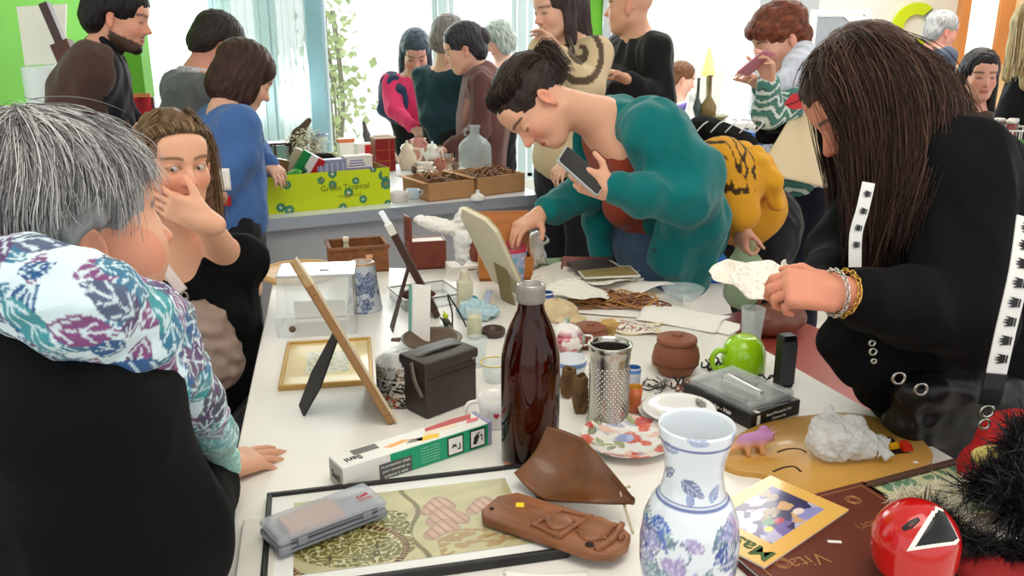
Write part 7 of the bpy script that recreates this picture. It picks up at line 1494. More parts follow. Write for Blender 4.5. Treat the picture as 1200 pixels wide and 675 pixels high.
add('carton_walls', join(box(WC-.002, .003, HC2-.002, (0, -DC/2+.003, .001)), box(WC-.002, .003, HC2-.001, (0, DC/2-.002, 0)), box(.003, DC-.004, HC2-.002, (-WC/2+.003, 0, .001)), box(.003, DC-.004, HC2-.002, (WC/2-.002, 0, 0)), box(WC-.004, DC-.004, .003)), mins, t, smooth=False)
for s in (-1, 1): add('lock_tab', box(.030, .002, .035, (s*(WC/2-.022), -DC/2-.002, HC2-.040)), mli, t, smooth=False)
add('lettering', xf(text_mesh('Green Tropical', .036, .0003, bold=.0004), (.07, -DC/2-.001, HC2*.55), (math.pi/2, 0, 0)), mat('olive_ink', (120, 140, 20), rough=.6), t, smooth=False); add('lettering', xf(text_mesh('magic fruit', .026, .0003), (.09, -DC/2-.001, HC2*.32), (math.pi/2, 0, 0)), mat('gold_ink', (176, 160, 30), rough=.6), t, smooth=False)
def inbox(x, y, z): c_, s_ = math.cos(rC), math.sin(rC); return o+V3(x*c_-y*s_, x*s_+y*c_, z)
def cartonette(lab, x, y, z, w_, d_, h_, cols, rot, name='packet', cat='packet'):
    t = thing(name, lab, cat, inbox(x, y, z), rot); k = len(cols)
    for i, c_ in enumerate(cols): add('colour_panel' if k > 1 else 'box_body', box(w_/k*.999, d_, h_, (-w_/2+w_*(i+.5)/k, 0, 0), .001), mat('print_%02x%02x%02x' % c_, c_, rough=.4), t, smooth=False)
    return t
cartonette('green, white and red striped box leaning in the lime carton', -.12, -.02, .085, .105, .03, .17, [(24, 140, 70), (240, 240, 236), (196, 36, 44)], (.15, .55, rC)); cartonette('second red striped box behind the striped one in the lime carton', -.15, .05, .085, .07, .03, .18, [(196, 180, 150), (190, 60, 50)], (.1, .5, rC))
tb_ = cartonette('clear blue-tinted pack standing in the middle of the lime carton', .04, -.03, .08, .135, .05, .125, [(150, 158, 190)], (0, 0, rC)); tt_ = thing('packet', 'white and lilac printed pack at the end of the lime carton', 'packet', inbox(.165, -.03, .08), rC); add('box_body', box(.13, .045, .13, (0, 0, 0), .001), m_paper, tt_, smooth=False); add('lilac_panel', box(.118, .001, .05, (0, -.0232, .03)), mat('lilac_ink', (140, 130, 190), rough=.5), tt_, smooth=False); add('print_lines', join(*[box(.08-.01*k, .001, .005, (-.01, -.0232, .088+.011*k)) for k in range(3)]), mat('lilac_ink'), tt_, smooth=False); add('lid_edge', box(.134, .05, .008, (0, 0, .126)), m_paper, tt_, smooth=False)
for k in range(4): pass
add('pack_ribs', join(*[box(.006, .001, .10, (-.05+.025*k, -.0258, .01)) for k in range(5)]), mat('pale_rib', (206, 210, 226), rough=.2), tb_, smooth=False)
p_ = inbox(-.19, -.07, .13); tg = thing('bottle', 'small green bottle lying slanted in the lime carton', 'bottle', p_, (0, 1.2, rC)); add('bottle_body', lathe([(.0001, 0), (.022, 0), (.024, .006), (.024, .075), (.012, .095), (.0001, .096)], 24), mat('green_gloss', (60, 150, 44), rough=.25), tg); add('cap', cyl(.012, .022, 20, .002, (0, 0, .094)), mat('dark_green', (30, 80, 36), rough=.3), tg)
S = Soft(.006); S.ell((0, 0, 0), (.085, .05, .05)); S.ell((-.05, 0, -.02), (.05, .04, .04)); tg = thing('pouch', 'black fabric pouch standing behind the packs in the lime carton', 'pouch', inbox(.02, .06, .17)); add('pouch_body', wrinkle(S.mesh(1), .008, 8, 3), BLACK(), tg)
cartonette('brown card box in the corner of the lime carton', -.20, .05, .085, .08, .06, .13, [(128, 92, 58)], (0, .25, rC)); cartonette('orange disc-shaped pack at the end of the lime carton', .215, .05, .085, .04, .05, .12, [(224, 120, 40)], (0, .1, rC))
tg = thing('ring_binder', 'dark binder with a green spine behind the green bottle', 'binder', inbox(-.225, .09, .01), rC); add('cover', box(.03, .09, .20, (0, 0, 0), .002), m_blk, tg, smooth=False); add('spine', box(.031, .002, .12, (0, -.046, .05)), mat('green_gloss'), tg, smooth=False)
# -- two cardboard trays with paper straw
mcb = mat('cardboard', (188, 142, 96), rough=.75, var=.08); mst = mat('paper_straw', (120, 78, 48), rough=.8, var=.3, vscale=40)
def cardtray(a, b, depth, h, lab, seed):
    A, B = T(*a), T(*b); d = unit(B-A); n_ = V3(-d[1], d[0], 0); w_ = np.linalg.norm(B-A); oo = (A+B)/2+n_*depth/2; t = thing('cardboard_tray', lab, 'box', oo, math.atan2(d[1], d[0])); add('tray_body', tray(w_, depth, h, .005), mcb, t, smooth=False)
    add('end_flap', sheet(lambda u, v: (-w_/2-.03*v, -depth/2+depth*u, h+.01*v-.01*v*v), 3, 4, .003), mcb, t); g = np.random.RandomState(seed)
    for k in range(24):
        x, y = (g.rand()-.5)*w_*.75, (g.rand()-.5)*depth*.7; a_ = g.rand()*3.14; L_ = .04+.04*g.rand(); P_ = spline([(x-L_*math.cos(a_), y-L_*.5*math.sin(a_), h*.8+.02*g.rand()), (x, y, h*.95+.03*g.rand()), (x+L_*math.cos(a_), y+L_*.5*math.sin(a_), h*.8+.02*g.rand())], 8); P_[:, 0] = np.clip(P_[:, 0], -w_/2+.01, w_/2-.01); P_[:, 1] = np.clip(P_[:, 1], -depth/2+.01, depth/2-.01); add('paper_strip', tube(P_, .003, 4, flat=(.012, .002)), mst, t, smooth=False)
    add('packing', box(w_-.014, depth-.014, h*.75, (0, 0, .006)), mst, t, smooth=False); return t, oo
cardtray((503, 237), (556, 231), .28, .085, 'left cardboard tray of packing straw beside the stacked cups', 2); cardtray((560, 231), (615, 224), .28, .09, 'right cardboard tray of packing straw under the demijohn', 5)
p = T(559, 230); p = T(559, 227)+V3(0, 0, .0); t = thing('saucepan_lid', 'small cream china lid tucked between the two cardboard trays', 'lid', T(560, 233)+V3(0, -.02, 0)); add('lid_dome', lathe([(.035, 0), (.036, .006), (.030, .020), (.012, .030), (.008, .036), (.011, .044), (.0001, .047)], 24), m_wc, t)
# -- glass demijohn
p = T(557, 212); r = 19.5*mpp(p); t = thing('demijohn', 'clear glass demijohn with a looped neck standing behind the trays', 'bottle', p); H_ = .290
add('glass_body', lathe([(.0001, .004), (r*.85, 0), (r, .012), (r, .165), (r*.93, .192), (r*.68, .218), (r*.36, .234), (r*.28, .245), (r*.27, .275), (r*.36, .280), (r*.36, H_), (r*.26, H_), (r*.24, .245), (r*.60, .214), (r*.90, .188), (r*.96, .163), (r*.96, .015), (.0001, .010)], 44), see_through(mat('demijohn_glass', (206, 220, 222), rough=.03, spec=.9), .80), t)
add('neck_loop', tube([(-r*.42+.018*math.cos(a), 0, .252+.018*math.sin(a)) for a in np.linspace(0, 6.283, 20)[:-1]], .005, 8, closed=True), mat('demijohn_glass'), t)
# -- stacked cups, crockery
def cupstack(px, py, n, rgb, lab, r=.036, h=.040, step=.0405):
    for k in range(n):
        p = T(px, py, TT+step*k); t = thing('cup', '%s, %s of the stack' % (lab, ['lowest', 'second', 'third', 'fourth'][k] if k < n-1 else 'topmost'), 'cup', p, .4*k, lab.split(' beside')[0]+'s in a stack'); add('cup_body', lathe([(.0001, .002), (r*.96, 0), (r*.97, .004), (r*.97, h*.7), (r, h), (r*.93, h), (r*.90, h*.8), (r*.88, h*.74), (.0001, h*.72)], 28), mat('glaze_%02x%02x%02x' % rgb, rgb, rough=.2), t); add('handle', tube(spline([(r*.9, 0, h*.85), (r*1.45, 0, h*.75), (r*1.35, 0, h*.35), (r*.75, 0, h*.25)], 10), .003, 6), mat('glaze_%02x%02x%02x' % rgb, rgb), t)
cupstack(468, 236, 3, (224, 218, 212), 'white cup beside the lime carton'); cupstack(484, 232, 2, (186, 206, 216), 'pale blue cup beside the cardboard tray', .030, .04)
g = np.random.RandomState(21)
def jug(px, py, s, rgb, lab, name='jug', spout=True, lid=False):
    p = T(px, py); t = thing(name, lab, name, p, g.rand()*2-1); m = mat('glaze_%02x%02x%02x' % rgb, rgb, rough=.22, coat=.3); r = .045*s
    add('body', lathe([(.0001, .002), (r*.7, 0), (r*.75, .004), (r, .040*s), (r*.95, .065*s), (r*.66, .090*s), (r*.72, .105*s), (r*.66, .105*s), (r*.58, .09*s), (.0001, .06*s)], 28), m, t); add('handle', tube(spline([(r*.66, 0, .098*s), (r*1.4, 0, .088*s), (r*1.45, 0, .050*s), (r*.95, 0, .030*s)], 12), .006*s, 8), m, t)
    if spout: add('spout', tube(spline([(-r*.85, 0, .04*s), (-r*1.3, 0, .065*s), (-r*1.5, 0, .095*s)], 8), np.linspace(.014*s, .008*s, 9)[:9], 8), m, t)
    if lid: add('lid', lathe([(r*.70, .104*s), (r*.55, .118*s), (r*.15, .126*s), (r*.14, .136*s), (.0001, .140*s)], 24), m, t)
jug(492, 190, 1.35, (206, 140, 130), 'pink jug behind the pale cups on the crowded table'); jug(507, 193, 1.0, (232, 230, 226), 'white coffee pot next to the pink jug', 'teapot', True, True); jug(478, 199, 1.2, (216, 200, 176), 'cream teapot before the pink jug', 'teapot', True, True); jug(516, 203, .8, (176, 110, 90), 'small brown jug right of the white coffee pot'); jug(390, 198, .9, (190, 196, 150), 'pale green jug behind the lime carton')
for k, (px, py, r, rgb, lab) in enumerate(((500, 205, .055, (206, 190, 170), 'beige bowl in front of the small brown jug'), (524, 194, .05, (150, 106, 84), 'brown bowl near the demijohn'), (532, 200, .045, (120, 92, 80), 'dark bowl beside the demijohn foot'), (498, 199, .05, (224, 216, 206), 'pale bowl between the teapots'), (520, 188, .05, (236, 232, 226), 'far white bowl behind the coffee pot'))):
    p = T(px, py); t = thing('bowl', lab, 'bowl', p); add('bowl_body', lathe([(.0001, .003), (r*.45, 0), (r*.5, .005), (r*.85, .022), (r, .042), (r*.95, .042), (r*.8, .024), (r*.4, .009), (.0001, .009)], 28), mat('glaze_%02x%02x%02x' % rgb, rgb, rough=.22), t)
p = T(514, 212); t = thing('paper_fan', 'yellow folded paper lying before the beige bowl', 'paper', p, .2); add('sheet', sheet(lambda u, v: ((u-.5)*.13, (v-.5)*.10*(1-.4*u), .012+.02*math.sin(u*3)), 10, 6, .002), mat('yellow_paper', (240, 212, 80), rough=.6), t)
for k in range(22):                                                 # small oddments between the crockery
    px, py = 474+g.rand()*58, 190+g.rand()*22; r = .016+.012*g.rand(); rgb = [(120, 86, 70), (190, 170, 150), (96, 70, 60), (206, 190, 170), (150, 120, 100)][k % 5]; p = T(px, py); t = thing('pot', 'little glazed pot among the crockery near the cardboard trays', 'pot', p, 0, 'little pots among the crockery'); add('pot_body', lathe([(.0001, 0), (r*.7, 0), (r, r*.7), (r*.8, r*1.3), (r*.86, r*1.5), (r*.7, r*1.5), (.0001, r*1.1)], 18), mat('glaze_%02x%02x%02x' % rgb, rgb, rough=.25), t)
# -- red tin and a printed red-white box
p = T(450, 200); t = thing('tin', 'tall red and gold tin behind the lime carton', 'tin', p, rC); add('tin_body', box(.115, .085, .185, (0, 0, 0), .006), mat('red_tin', (138, 26, 30), rough=.3, metal=.2, var=.15), t, flat_angle=40); add('lid_rim', rectframe(.121, .091, .008, .012, .183, .003), mat('cream_rim', (230, 210, 196), rough=.4), t, smooth=False); add('gold_line', join(box(.002, .001, .17, (0.02, -.0432, .008)), box(.10, .001, .002, (0, -.0432, .12)), box(.10, .001, .002, (0, -.0432, .06))), mat('gold_thread', (196, 120, 60), rough=.4), t, smooth=False)
p = T(427, 196); t = thing('packet', 'red and white printed box beside the red tin', 'packet', p, rC+.2); add('box_body', box(.10, .05, .14, (0, 0, 0), .002), m_paper, t, smooth=False); add('red_panel', join(box(.05, .001, .06, (.02, -.0256, .07)), box(.09, .001, .025, (0, -.0256, .015))), mat('print_c4242c', (196, 56, 48), rough=.4), t, smooth=False)
p = T(406, 192); t = thing('white_box', 'white box with an orange lid left of the red printed one', 'box', p, rC); add('box_body', box(.09, .06, .13, (0, 0, 0), .002), m_paper, t, smooth=False); add('lid', box(.094, .064, .022, (0, 0, .128), .002), mat('orange_print', (226, 120, 70), rough=.4), t, smooth=False)
# -- left end: glass cases, carved shoe, dried plant, glass vase
p = T(322, 198); t = thing('glass_case', 'small green-tinted glass case at the far end by the blue sleeve', 'case', p, rC); add('case_glass', box(.17, .09, .125, (0, 0, .008), .002), mat('green_pane', (150, 190, 176), rough=.1, trans=.5), t, smooth=False); add('frame', join(*[box(.012, .012, .145, (x_, y_, 0)) for x_ in (-.085, 0, .085) for y_ in (-.045, .045)], box(.19, .11, .010, (0, 0, 0)), box(.19, .11, .012, (0, 0, .14))), mat('dark_moulding'), t, smooth=False)
p = T(345, 197); t = thing('carved_shoe', 'carved dark wooden clog standing on its toe behind the glass case', 'clog', p, .2); S = Soft(.005); S.chain([(0, 0, .02), (-.01, 0, .10), (.035, 0, .19), (.10, 0, .27)], [.034, .030, .034, .016], .02); S.cap((.02, -.03, .20), (.06, -.03, .25), .022, k=.01, op='-'); S.bx((0, 0, -.05), (.2, .2, .0505), k=.003, op='-'); add('clog_body', S.mesh(2), mat('clog_wood', (92, 74, 58), rough=.6, var=.25, vscale=14), t)
p = T(362, 198); t = thing('dried_plant', 'pale dried flower bundle in a brown pot next to the clog', 'plant', p); add('pot_body', lathe([(.0001, 0), (.035, 0), (.05, .07), (.052, .08), (.044, .08), (.0001, .06)], 24), m_terra, t); gg = np.random.RandomState(5); Vs, Fs, k = [], [], 0
for i in range(420):
    d = unit(gg.normal(size=3)+np.array((0, 0, .9))); c_ = np.array((0, 0, .09))+d*(.05+.09*gg.rand()); s1 = unit(np.cross(d, gg.normal(size=3)))*.010; s2 = np.cross(d, s1)
    Vs += [c_-s1, c_+s2, c_+s1+d*.01, c_-s2]; Fs += [(k, k+1, k+2), (k, k+2, k+3)]; k += 4
add('blossom', (np.array(Vs), Fs), mat('dried_flower', (206, 200, 176), rough=.8, var=.3, vscale=30), t, smooth=False)
for i in range(7): a = i*.9; add('stem', tube([(0, 0, .06), (.03*math.cos(a), .03*math.sin(a), .10), (.06*math.cos(a), .06*math.sin(a), .18)], .002, 5), mat('shrub_stem'), t)
p = T(377, 197); t = thing('glass_vase', 'tall clear glass vase with a blue rim behind the lime carton', 'vase', p); add('vase_body', lathe([(.0001, .003), (.030, 0), (.032, .01), (.036, .12), (.045, .19), (.043, .19), (.034, .12), (.029, .012), (.0001, .010)], 32), m_gl, t); add('rim', tube([(.044*math.cos(a), .044*math.sin(a), .19) for a in np.linspace(0, 6.283, 28)[:-1]], .004, 6, closed=True), mat('blue_rim', (110, 140, 180), rough=.2), t); add('yellow_filling', cyl(.027, .07, 20, .004, (0, 0, .012)), mat('pale_lime', (196, 206, 130), rough=.5), t)
p = T(335, 206); t = thing('wooden_tray', 'dark wooden tray under the glass case', 'tray', p, rC); add('tray_body', tray(.22, .11, .03, .008), mat('dark_moulding'), t, smooth=False)
p = T(432, 190); t = thing('carved_figure', 'dark carved neck-shaped figure standing behind the white box', 'figure', p, -.1); S = Soft(.005); S.chain([(.02, 0, .01), (.015, 0, .08), (-.005, 0, .16), (-.018, 0, .235)], [.040, .030, .018, .010], .02); S.bx((0, 0, -.05), (.2, .2, .0505), k=.003, op='-'); add('figure_body', S.mesh(2), mat('grey_wood', (92, 86, 90), rough=.5), t)
# -- black holdall at the table's right end and a brown carton over it
q = at(632, 205, 3.95); t = thing('holdall', 'black holdall with a zip standing at the end of the grey-edged table', 'bag', (q[0]+.16, 4.12, 0), .2); S = Soft(.008); S.bx((0, 0, .44), (.16, .12, .44), None, .05); VF = wrinkle(S.mesh(2), .008, 4, 3); add('bag_body', VF, cloth('black_canvas', (22, 22, 25)), t); add('zip', tube(spline([(-.05, -.125, .62), (-.03, -.125, .74), (-.02, -.12, .84)], 10), .005, 6, flat=(.012, .004), up=(0, -1, 0)), mat('zip_white', (196, 196, 200), rough=.4), t); add('bag_handle', tube(spline([(-.07, 0, .86), (-.05, 0, .98), (.05, 0, .98), (.07, 0, .86)], 14), .010, 8), m_blk, t)
# ------------------------------------------------------------------ red-haired person's tote, shoulder bag and phone
q = at(930, 170, 3.44); t = thing('tote_bag', 'cream cotton tote with red lips hanging from the red-haired person', 'bag', q, 0); mto = cloth('cream_canvas', (226, 206, 170), bump=.3)
tl, tr_, br, bl = at(934, 124, 3.50)-q, at(966, 118, 3.54)-q, at(972, 220, 3.40)-q, at(886, 200, 3.32)-q
fn = lambda u, v: ((tl*(1-u)+tr_*u)*v+(bl*(1-u)+br*u)*(1-v))+V3(0, -.05*math.sin(u*3.14)*(1-v*.6)-.012*math.sin(u*9+v*4), 0); add('front_side', sheet(fn, 28, 24, .004), mto, t); fb = lambda u, v: ((tl*(1-u)+tr_*u)*v+(bl*(1-u)+br*u)*(1-v))+V3(.02, .05*math.sin(u*3.14)+.004, 0); add('back_side', sheet(fb, 16, 12, .004), mto, t)
lips = [(-.075, .0), (-.035, .030), (-.012, .026), (0, .018), (.014, .027), (.04, .028), (.075, .002), (.035, -.032), (0, -.038), (-.038, -.03)]; e1 = unit(V3(.9, .2, .25)); e2 = unit(V3(-.2, -.1, .95)); lc = at(938, 116, 3.42)-q
V, F = prism(lips, .004); add('lips_print', (lc+V@np.array([e1, e2, np.cross(e1, e2)]), F), mat('lip_red', (204, 42, 52), rough=.5), t, smooth=False); add('lip_line', tube([lc+e1*a+e2*(.004*math.sin(a*40)-.002)-V3(0, .006, 0) for a in np.linspace(-.06, .06, 9)], .0025, 6), mat('oxblood'), t)
add('strap', tube(spline([tl+V3(.03, 0, 0), at(948, 95, 3.52)-q, at(958, 78, 3.60)-q], 12), .005, 6, flat=(.03, .004)), mto, t)
q = at(906, 152, 3.50); t = thing('shoulder_bag', 'small black shoulder bag behind the cream tote', 'bag', q, .5); S = Soft(.006); S.bx((0, 0, 0), (.075, .035, .055), None, .025); add('bag_body', wrinkle(S.mesh(2), .004, 22, 3), BLACK(), t); add('flap', sheet(lambda u, v: (-.07+.14*u, -.037-.004*math.sin(v*3), .04-.05*v), 6, 6, .004), mat('black_leather', (20, 20, 22), rough=.35, bump=.15, bscale=90), t)
q = at(886, 74, 3.33); t = thing('phone', 'phone in a pinkish case raised by the red-haired person', 'phone', q, (.9, .2, .6)); add('phone_case', box(.07, .009, .14, (0, 0, -.07), .004), mat('pink_case', (206, 130, 150), rough=.3), t, smooth=False); add('lens', cyl(.008, .002, 14, loc=(.02, -.005, .04), rot=(math.pi/2, 0, 0)), mat('lens_yellow', (240, 220, 90), rough=.2), t)
# -- black bag on the bending back, pale green carrier
q = at(846, 158, 3.16); t = thing('backpack', 'small black backpack lying on the bending person in mustard', 'bag', q, -.15); S = Soft(.006); S.ell((0, 0, .0), (.13, .12, .045), basis((.2, 1, 0), (.28, 0, 1))); S.ell((-.07, -.02, .03), (.06, .07, .035)); add('bag_body', wrinkle(S.mesh(2), .006, 8, 5), BLACK(), t)
for k in range(5): add('cord', tube(spline([(-.10+.05*k, -.11, .02), (-.07+.05*k, -.09, .050), (-.03+.04*k, -.02, .055), (-.02+.03*k, .05, .05)], 12), .0028, 6), mat('cord_white', (200, 196, 190), rough=.5), t)
q = at(874, 300, 2.92); t = thing('carrier_bag', 'pale green plastic carrier hanging from the hand of the person in mustard', 'bag', q); mcr = mat('carrier_green', (176, 206, 168), rough=.35); see_through(mcr, .25, (.7, .85, .65)); S = Soft(.0055); S.ell((0, 0, -.09), (.075, .05, .11)); S.cap((-.03, 0, -.03), (-.012, 0, .07), .018, .006, .03); S.cap((.03, 0, -.03), (.012, 0, .07), .018, .006, .03); add('bag_body', wrinkle(S.mesh(1), .008, 10, 4), mcr, t)
# -- seated woman's handbag and strap; paper held by the blue sleeve
q = at(240, 385, 2.02); t = thing('handbag', 'taupe slouchy handbag hanging from the fair-haired seated person', 'handbag', q); S = Soft(.006); S.ell((0, 0, 0), (.062, .05, .07)); S.ell((.02, 0, -.08), (.068, .055, .085)); add('bag_body', wrinkle(S.mesh(2), .009, 17, 6), mat('taupe_leather', (150, 128, 116), rough=.5, var=.12), t)
P_ = spline([at(184, 300, 1.94)-q, at(196, 318, 1.91)-q, at(214, 342, 1.90)-q], 14); add('strap', tube(P_, .01, 6, flat=(.028, .004), up=(0, -1, .3)), mat('pale_strap', (214, 196, 190), rough=.5), t); add('buckle', tube(at(216, 346, 1.90)-q+np.array([(.008*math.cos(a), 0, .012*math.sin(a)-.004) for a in np.linspace(0, 6.283, 14)[:-1]]), .0022, 6, closed=True), mat('dull_silver'), t); add('swivel_clip', tube(spline([at(217, 349, 1.9)-q, at(221, 358, 1.9)-q, at(226, 368, 1.94)-q], 8), .004, 8), mat('dull_silver'), t)
q = at(260, 214, 3.06); t = thing('leaflet', 'red and white leaflet in the hand of the person in blue', 'leaflet', q, .3); add('white_page', sheet(lambda u, v: (-.04+.07*u, .01*math.sin(u*3), -.03+.08*v), 6, 6, .002), m_paper, t); add('red_page', sheet(lambda u, v: (-.055+.08*u, .012+.01*u, -.09+.08*v), 6, 6, .002), mat('print_c4242c'), t)
# ------------------------------------------------------------------ crown-printed bag strap and black bag of the woman in front right
q = at(1112, 476, 1.47); t = thing('handbag', 'black leather handbag hanging from a white strap printed with crowns', 'handbag', q); mbl = mat('black_leather', (20, 20, 22), rough=.35, bump=.15, bscale=90); S = Soft(.006); S.bx((.035, .04, -.03), (.125, .05, .078), None, .035); S.ell((.0, .02, .03), (.10, .045, .035), k=.03); add('bag_body', wrinkle(S.mesh(2), .006, 14, 3), mbl, t)
mwst = mat('strap_white', (230, 228, 224), rough=.6)
def strap(pts, wd, up):
    P = spline(pts, 40); add('strap', tube(P-q, .01, 4, flat=(wd, .003), up=up), mwst, t, smooth=False); L_ = np.cumsum(np.r_[0, np.linalg.norm(np.diff(P, axis=0), axis=1)])
    s = .02
    while s < L_[-1]-.01:
        c_ = np.array([np.interp(s, L_, P[:, k]) for k in range(3)]); tg = unit(np.array([np.interp(s+.005, L_, P[:, k]) for k in range(3)])-c_); nn = unit(np.asarray(up, float)-tg*(np.asarray(up, float)@tg)); bb = np.cross(tg, nn); z_ = .85
        crown = [(-.45, -.4), (.45, -.4), (.55, .35), (.28, .0), (.14, .5), (0, .05), (-.14, .5), (-.28, .0), (-.55, .35)]; hw_ = wd*.55
        V, F = prism([(a_*hw_*.9, b_*hw_) for a_, b_ in crown], .0012); sg = 1; add('crown_print', (c_+V@np.array([tg*sg, bb, nn])+nn*.0022-q, F), m_blk, t, smooth=False); V, F = box(hw_*.8, hw_*.12, .0012, (0, -hw_*.56, 0)); add('crown_print', (c_+V@np.array([tg*sg, bb, nn])+nn*.0022-q, F), m_blk, t, smooth=False); s += .030
strap([at(1018, 214, 1.475), at(1011, 245, 1.465), at(1003, 275, 1.46), at(1002, 313, 1.45)], .021, (-.2, -1, .2)); strap([at(1203, 255, 1.30), at(1194, 320, 1.25), at(1178, 390, 1.235), at(1167, 440, 1.235)], .030, (-.1, -1, .25))
V, F = tube([at(1167, 438, 1.232)-q, at(1163, 455, 1.232)-q, at(1158, 474, 1.235)-q], .01, 4, flat=(.032, .006), up=(-.1, -1, .25)); add('strap_end', (V, F), mbl, t, smooth=False)
def ringat(px, py, Y, r, rr=.0022, m=None): c_ = at(px, py, Y)-q; add('metal_ring', tube([c_+V3(r*math.cos(a), -.0, r*math.sin(a)) for a in np.linspace(0, 6.283, 18)[:-1]], rr, 6, closed=True), m or mat('steel_link'), t)
ringat(1157, 482, 1.235, .010); ringat(1154, 497, 1.237, .008); ringat(1013, 362, 1.44, .006, .003); ringat(1022, 402, 1.43, .005); ringat(1023, 412, 1.43, .006); ringat(1024, 423, 1.43, .004); ringat(1053, 443, 1.44, .011, .003); ringat(1079, 456, 1.435, .011, .003)
# ------------------------------------------------------------------ far stall and the jars behind the woman in black
zf = at(812, 141, 6.2)[2]; F_ = lambda px, Y=6.2: V3(at(px, 141, Y)[0], Y, zf)
t = thing('purple_toy', 'purple and red soft toy on the far stall', 'toy', F_(797)); S = Soft(.008); S.ell((0, 0, .06), (.09, .07, .055)); S.ell((.05, 0, .09), (.05, .05, .04)); S.ell((-.06, 0, .035), (.05, .05, .03)); V, F = S.mesh(2); Tn = np.tile(LC((84, 50, 150)), (len(V), 1)); Tn[(V[:, 2] < .06)] = LC((214, 50, 110)); add('toy_body', (V, F), mat('toy_plastic'), t, tint=Tn)
t = thing('figurine', 'white figurine between the purple toy and the dark bottles', 'figurine', F_(809, 6.12)); S = Soft(.007); S.cap((0, 0, .02), (0, 0, .12), .06, .03, .03); S.ell((0, 0, .17), (.035, .03, .04)); add('figurine_body', S.mesh(2), m_wc, t)
for k, (px, h, lab) in enumerate(((816, .30, 'dark bottle nearest the white figurine on the far stall'), (829, .32, 'brown glass bottle nearest the ponytailed stall, with a slim neck'))):
    t = thing('bottle', lab, 'bottle', F_(px, 6.1)); r = .035+.02*k; add('bottle_body', lathe([(.0001, 0), (r, 0), (r, h*.35), (r*.3, h*.55), (r*.25, h*.95), (r*.35, h*.96), (r*.35, h), (.0001, h)], 24), mat('bottle_dark' if k == 0 else 'bottle_brown', (60, 70, 66) if k == 0 else (120, 100, 60), rough=.15), t)
t = thing('lamp', 'yellow-green cone lamp standing behind the bottles on the far stall', 'lamp', F_(826, 6.35)); add('shade', lathe([(.055, .30), (.010, .50), (.0001, .505)], 28), mat('lime_shade', (232, 240, 130), rough=.5, emit=.25), t); add('base', lathe([(.0001, 0), (.06, 0), (.06, .015), (.010, .03), (.010, .30), (.0001, .30)], 24), mat('dull_silver'), t)
t = thing('dish', 'olive dish before the bottles on the far stall', 'dish', F_(836, 6.05)); add('dish_body', lathe([(.0001, 0), (.05, 0), (.11, .05), (.105, .05), (.05, .01), (.0001, .01)], 28), mat('olive_glaze', (120, 110, 70), rough=.3), t)
q = at(845, 152, 5.25); t = thing('crate', 'blue plastic crate below the far stall', 'crate', (q[0], 5.25, 0), .1); add('crate_body', tray(.42, .30, q[2]-.02, .012), mat('crate_blue', (30, 110, 190), rough=.4), t, smooth=False); add('rim', rectframe(.44, .32, .02, .025, q[2]-.05), mat('crate_blue'), t, smooth=False)
q = at(1196, 192, 2.75); zq = q[2]; bx_ = V3(q[0]+.05, 2.86, zq); t = thing('basket', 'pale wire basket of jars at the picture edge behind the woman in black', 'basket', bx_); mwi = mat('wire_white', (226, 222, 214), rough=.4)
wires = [tube([(-.09, -.07, z), (.09, -.07, z), (.09, .07, z), (-.09, .07, z)], .003, 6, closed=True) for z in (.004, .05, .10)]+[tube([(x_, y_, 0), (x_*1.05, y_*1.05, .10)], .002, 5) for x_ in np.linspace(-.09, .09, 9) for y_ in (-.07, .07)]
add('wire_frame', join(*wires), mwi, t); add('bottom', box(.17, .13, .004), mwi, t, smooth=False); add('greens', wrinkle(Soft(.006).ell((0, 0, .035), (.075, .055, .03)).mesh(1), .012, 14, 3), mat('green_stuff', (84, 150, 60), rough=.7, var=.3, vscale=40), t)
for k, (dx, dy, rgb, lab) in enumerate(((-.055, -.03, (120, 30, 30), 'jar with a red filling nearest the front of the wire basket'), (-.02, .02, (60, 40, 36), 'dark jar at the back of the wire basket'), (.015, -.03, (190, 60, 40), 'orange-red jar next to the red one in the wire basket'), (-.06, .03, (90, 70, 60), 'brown jar behind the red one in the wire basket'))):
    t = thing('jar', lab, 'jar', bx_+V3(dx, dy, .065)); add('jar_body', lathe([(.0001, 0), (.017, 0), (.018, .003), (.018, .048), (.014, .055), (.0001, .055)], 20), mat('jar_%02x%02x%02x' % rgb, rgb, rough=.1, coat=.5), t); add('lid', cyl(.0165, .012, 20, .002, (0, 0, .055)), mat('jar_lid', (210, 206, 200) if k % 2 else (210, 206, 200), rough=.3, metal=.5), t)
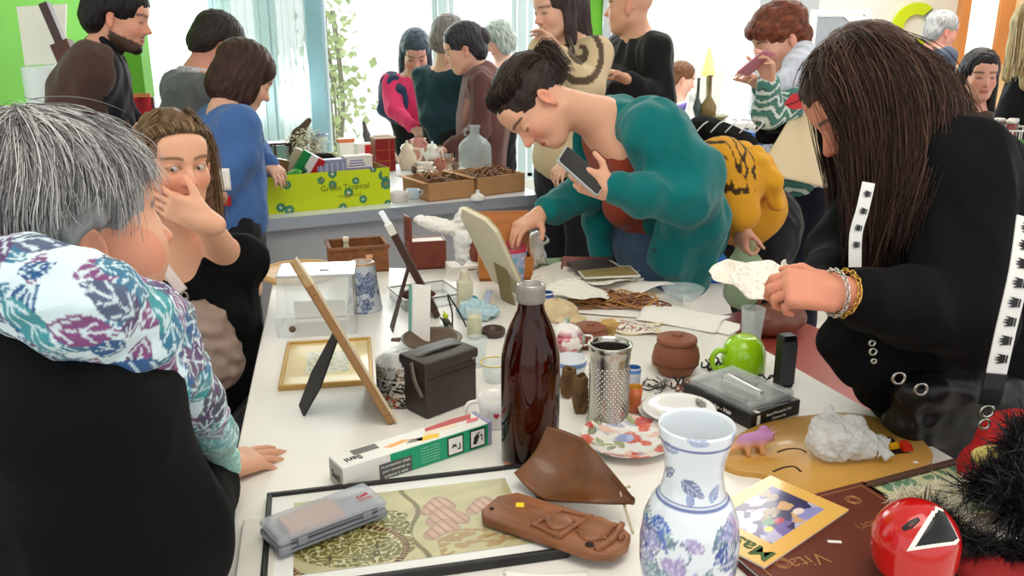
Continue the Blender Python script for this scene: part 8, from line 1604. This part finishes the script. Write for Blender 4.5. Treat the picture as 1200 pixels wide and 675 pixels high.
# ------------------------------------------------------------------ leaning things by the green wall
t = thing('poster_board', 'blank cream poster board leaning on the green wall', 'board', (at(50, 50, 4.2)[0], 4.2, 0)); pts = [at(20, 8, 4.2), at(78, 5, 4.2), at(76, 74, 4.15), at(30, 77, 4.15)]; b0 = np.array((at(50, 50, 4.2)[0], 4.2, 0)); fn = lambda u, v: (pts[3]*(1-u)+pts[2]*u)*(1-v)+(pts[0]*(1-u)+pts[1]*u)*v-b0; add('sheet', sheet(fn, 4, 4, .012), m_paper, t, smooth=False); add('easel_post', box(.05, .04, at(50, 60, 4.25)[2], (0, .05, 0)), mat('easel_white', (232, 236, 232), rough=.5), t, smooth=False); add('easel_foot', box(.5, .3, .03, (0, .05, 0)), mat('easel_white'), t, smooth=False)
t = thing('paper_roll', 'tall white paper roll standing below the poster board', 'roll', (at(60, 110, 4.1)[0], 4.05, 0), .0); add('roll_body', cyl(.085, at(60, 78, 4.05)[2], 24, .004), mat('pale_roll', (236, 246, 244), rough=.5), t)
a, b = at(52, 4, 4.0), at(90, 92, 3.95); d = unit(b-a); t = thing('wooden_post', 'dark wooden post with a narrow top leaning before the poster board', 'post', (b[0]+.3, 3.93, 0)); e = a+d*2.45; e[2] = max(e[2], .0); L_ = (a[2])/(-d[2]); e = a+d*L_; bb = np.array((b[0]+.3, 3.93, 0)); add('shaft', tube([a+d*.18-bb, a+d*L_*.5-bb, e-bb], .04, 4, flat=(.085, .05), up=(0, -1, 0)), mat('post_wood', (92, 48, 34), rough=.5, var=.25), t, smooth=False); add('narrow_top', tube([a-bb, a+d*.2-bb], .02, 4, flat=(.04, .035), up=(0, -1, 0)), mat('dark_moulding'), t, smooth=False)
q = at(160, 128, 4.4); t = thing('wall_hanging', 'red patterned cloth panel hanging beside the turtlenecked person', 'textile', (q[0], 4.4, 0)); zt = at(160, 114, 4.4)[2]; add('cloth_sheet', sheet(lambda u, v: (-.05+.13*u, .01*math.sin(u*12), zt-.55+.55*v), 16, 12, .004), mat('red_textile', (176, 32, 48), rough=.8, var=.5, vscale=30), t); add('stand', join(box(.02, .02, zt, (-.05, .02, 0)), box(.02, .02, zt, (.08, .02, 0)), box(.3, .2, .02, (0, .02, 0))), m_leg, t, smooth=False); add('hem', box(.13, .012, .02, (.015, 0, zt)), mat('gold_thread'), t, smooth=False)
struct('trim_9', box(.17, .12, 3.4, (at(152, 60, 4.9)[0], 4.9, 0)), m_green)
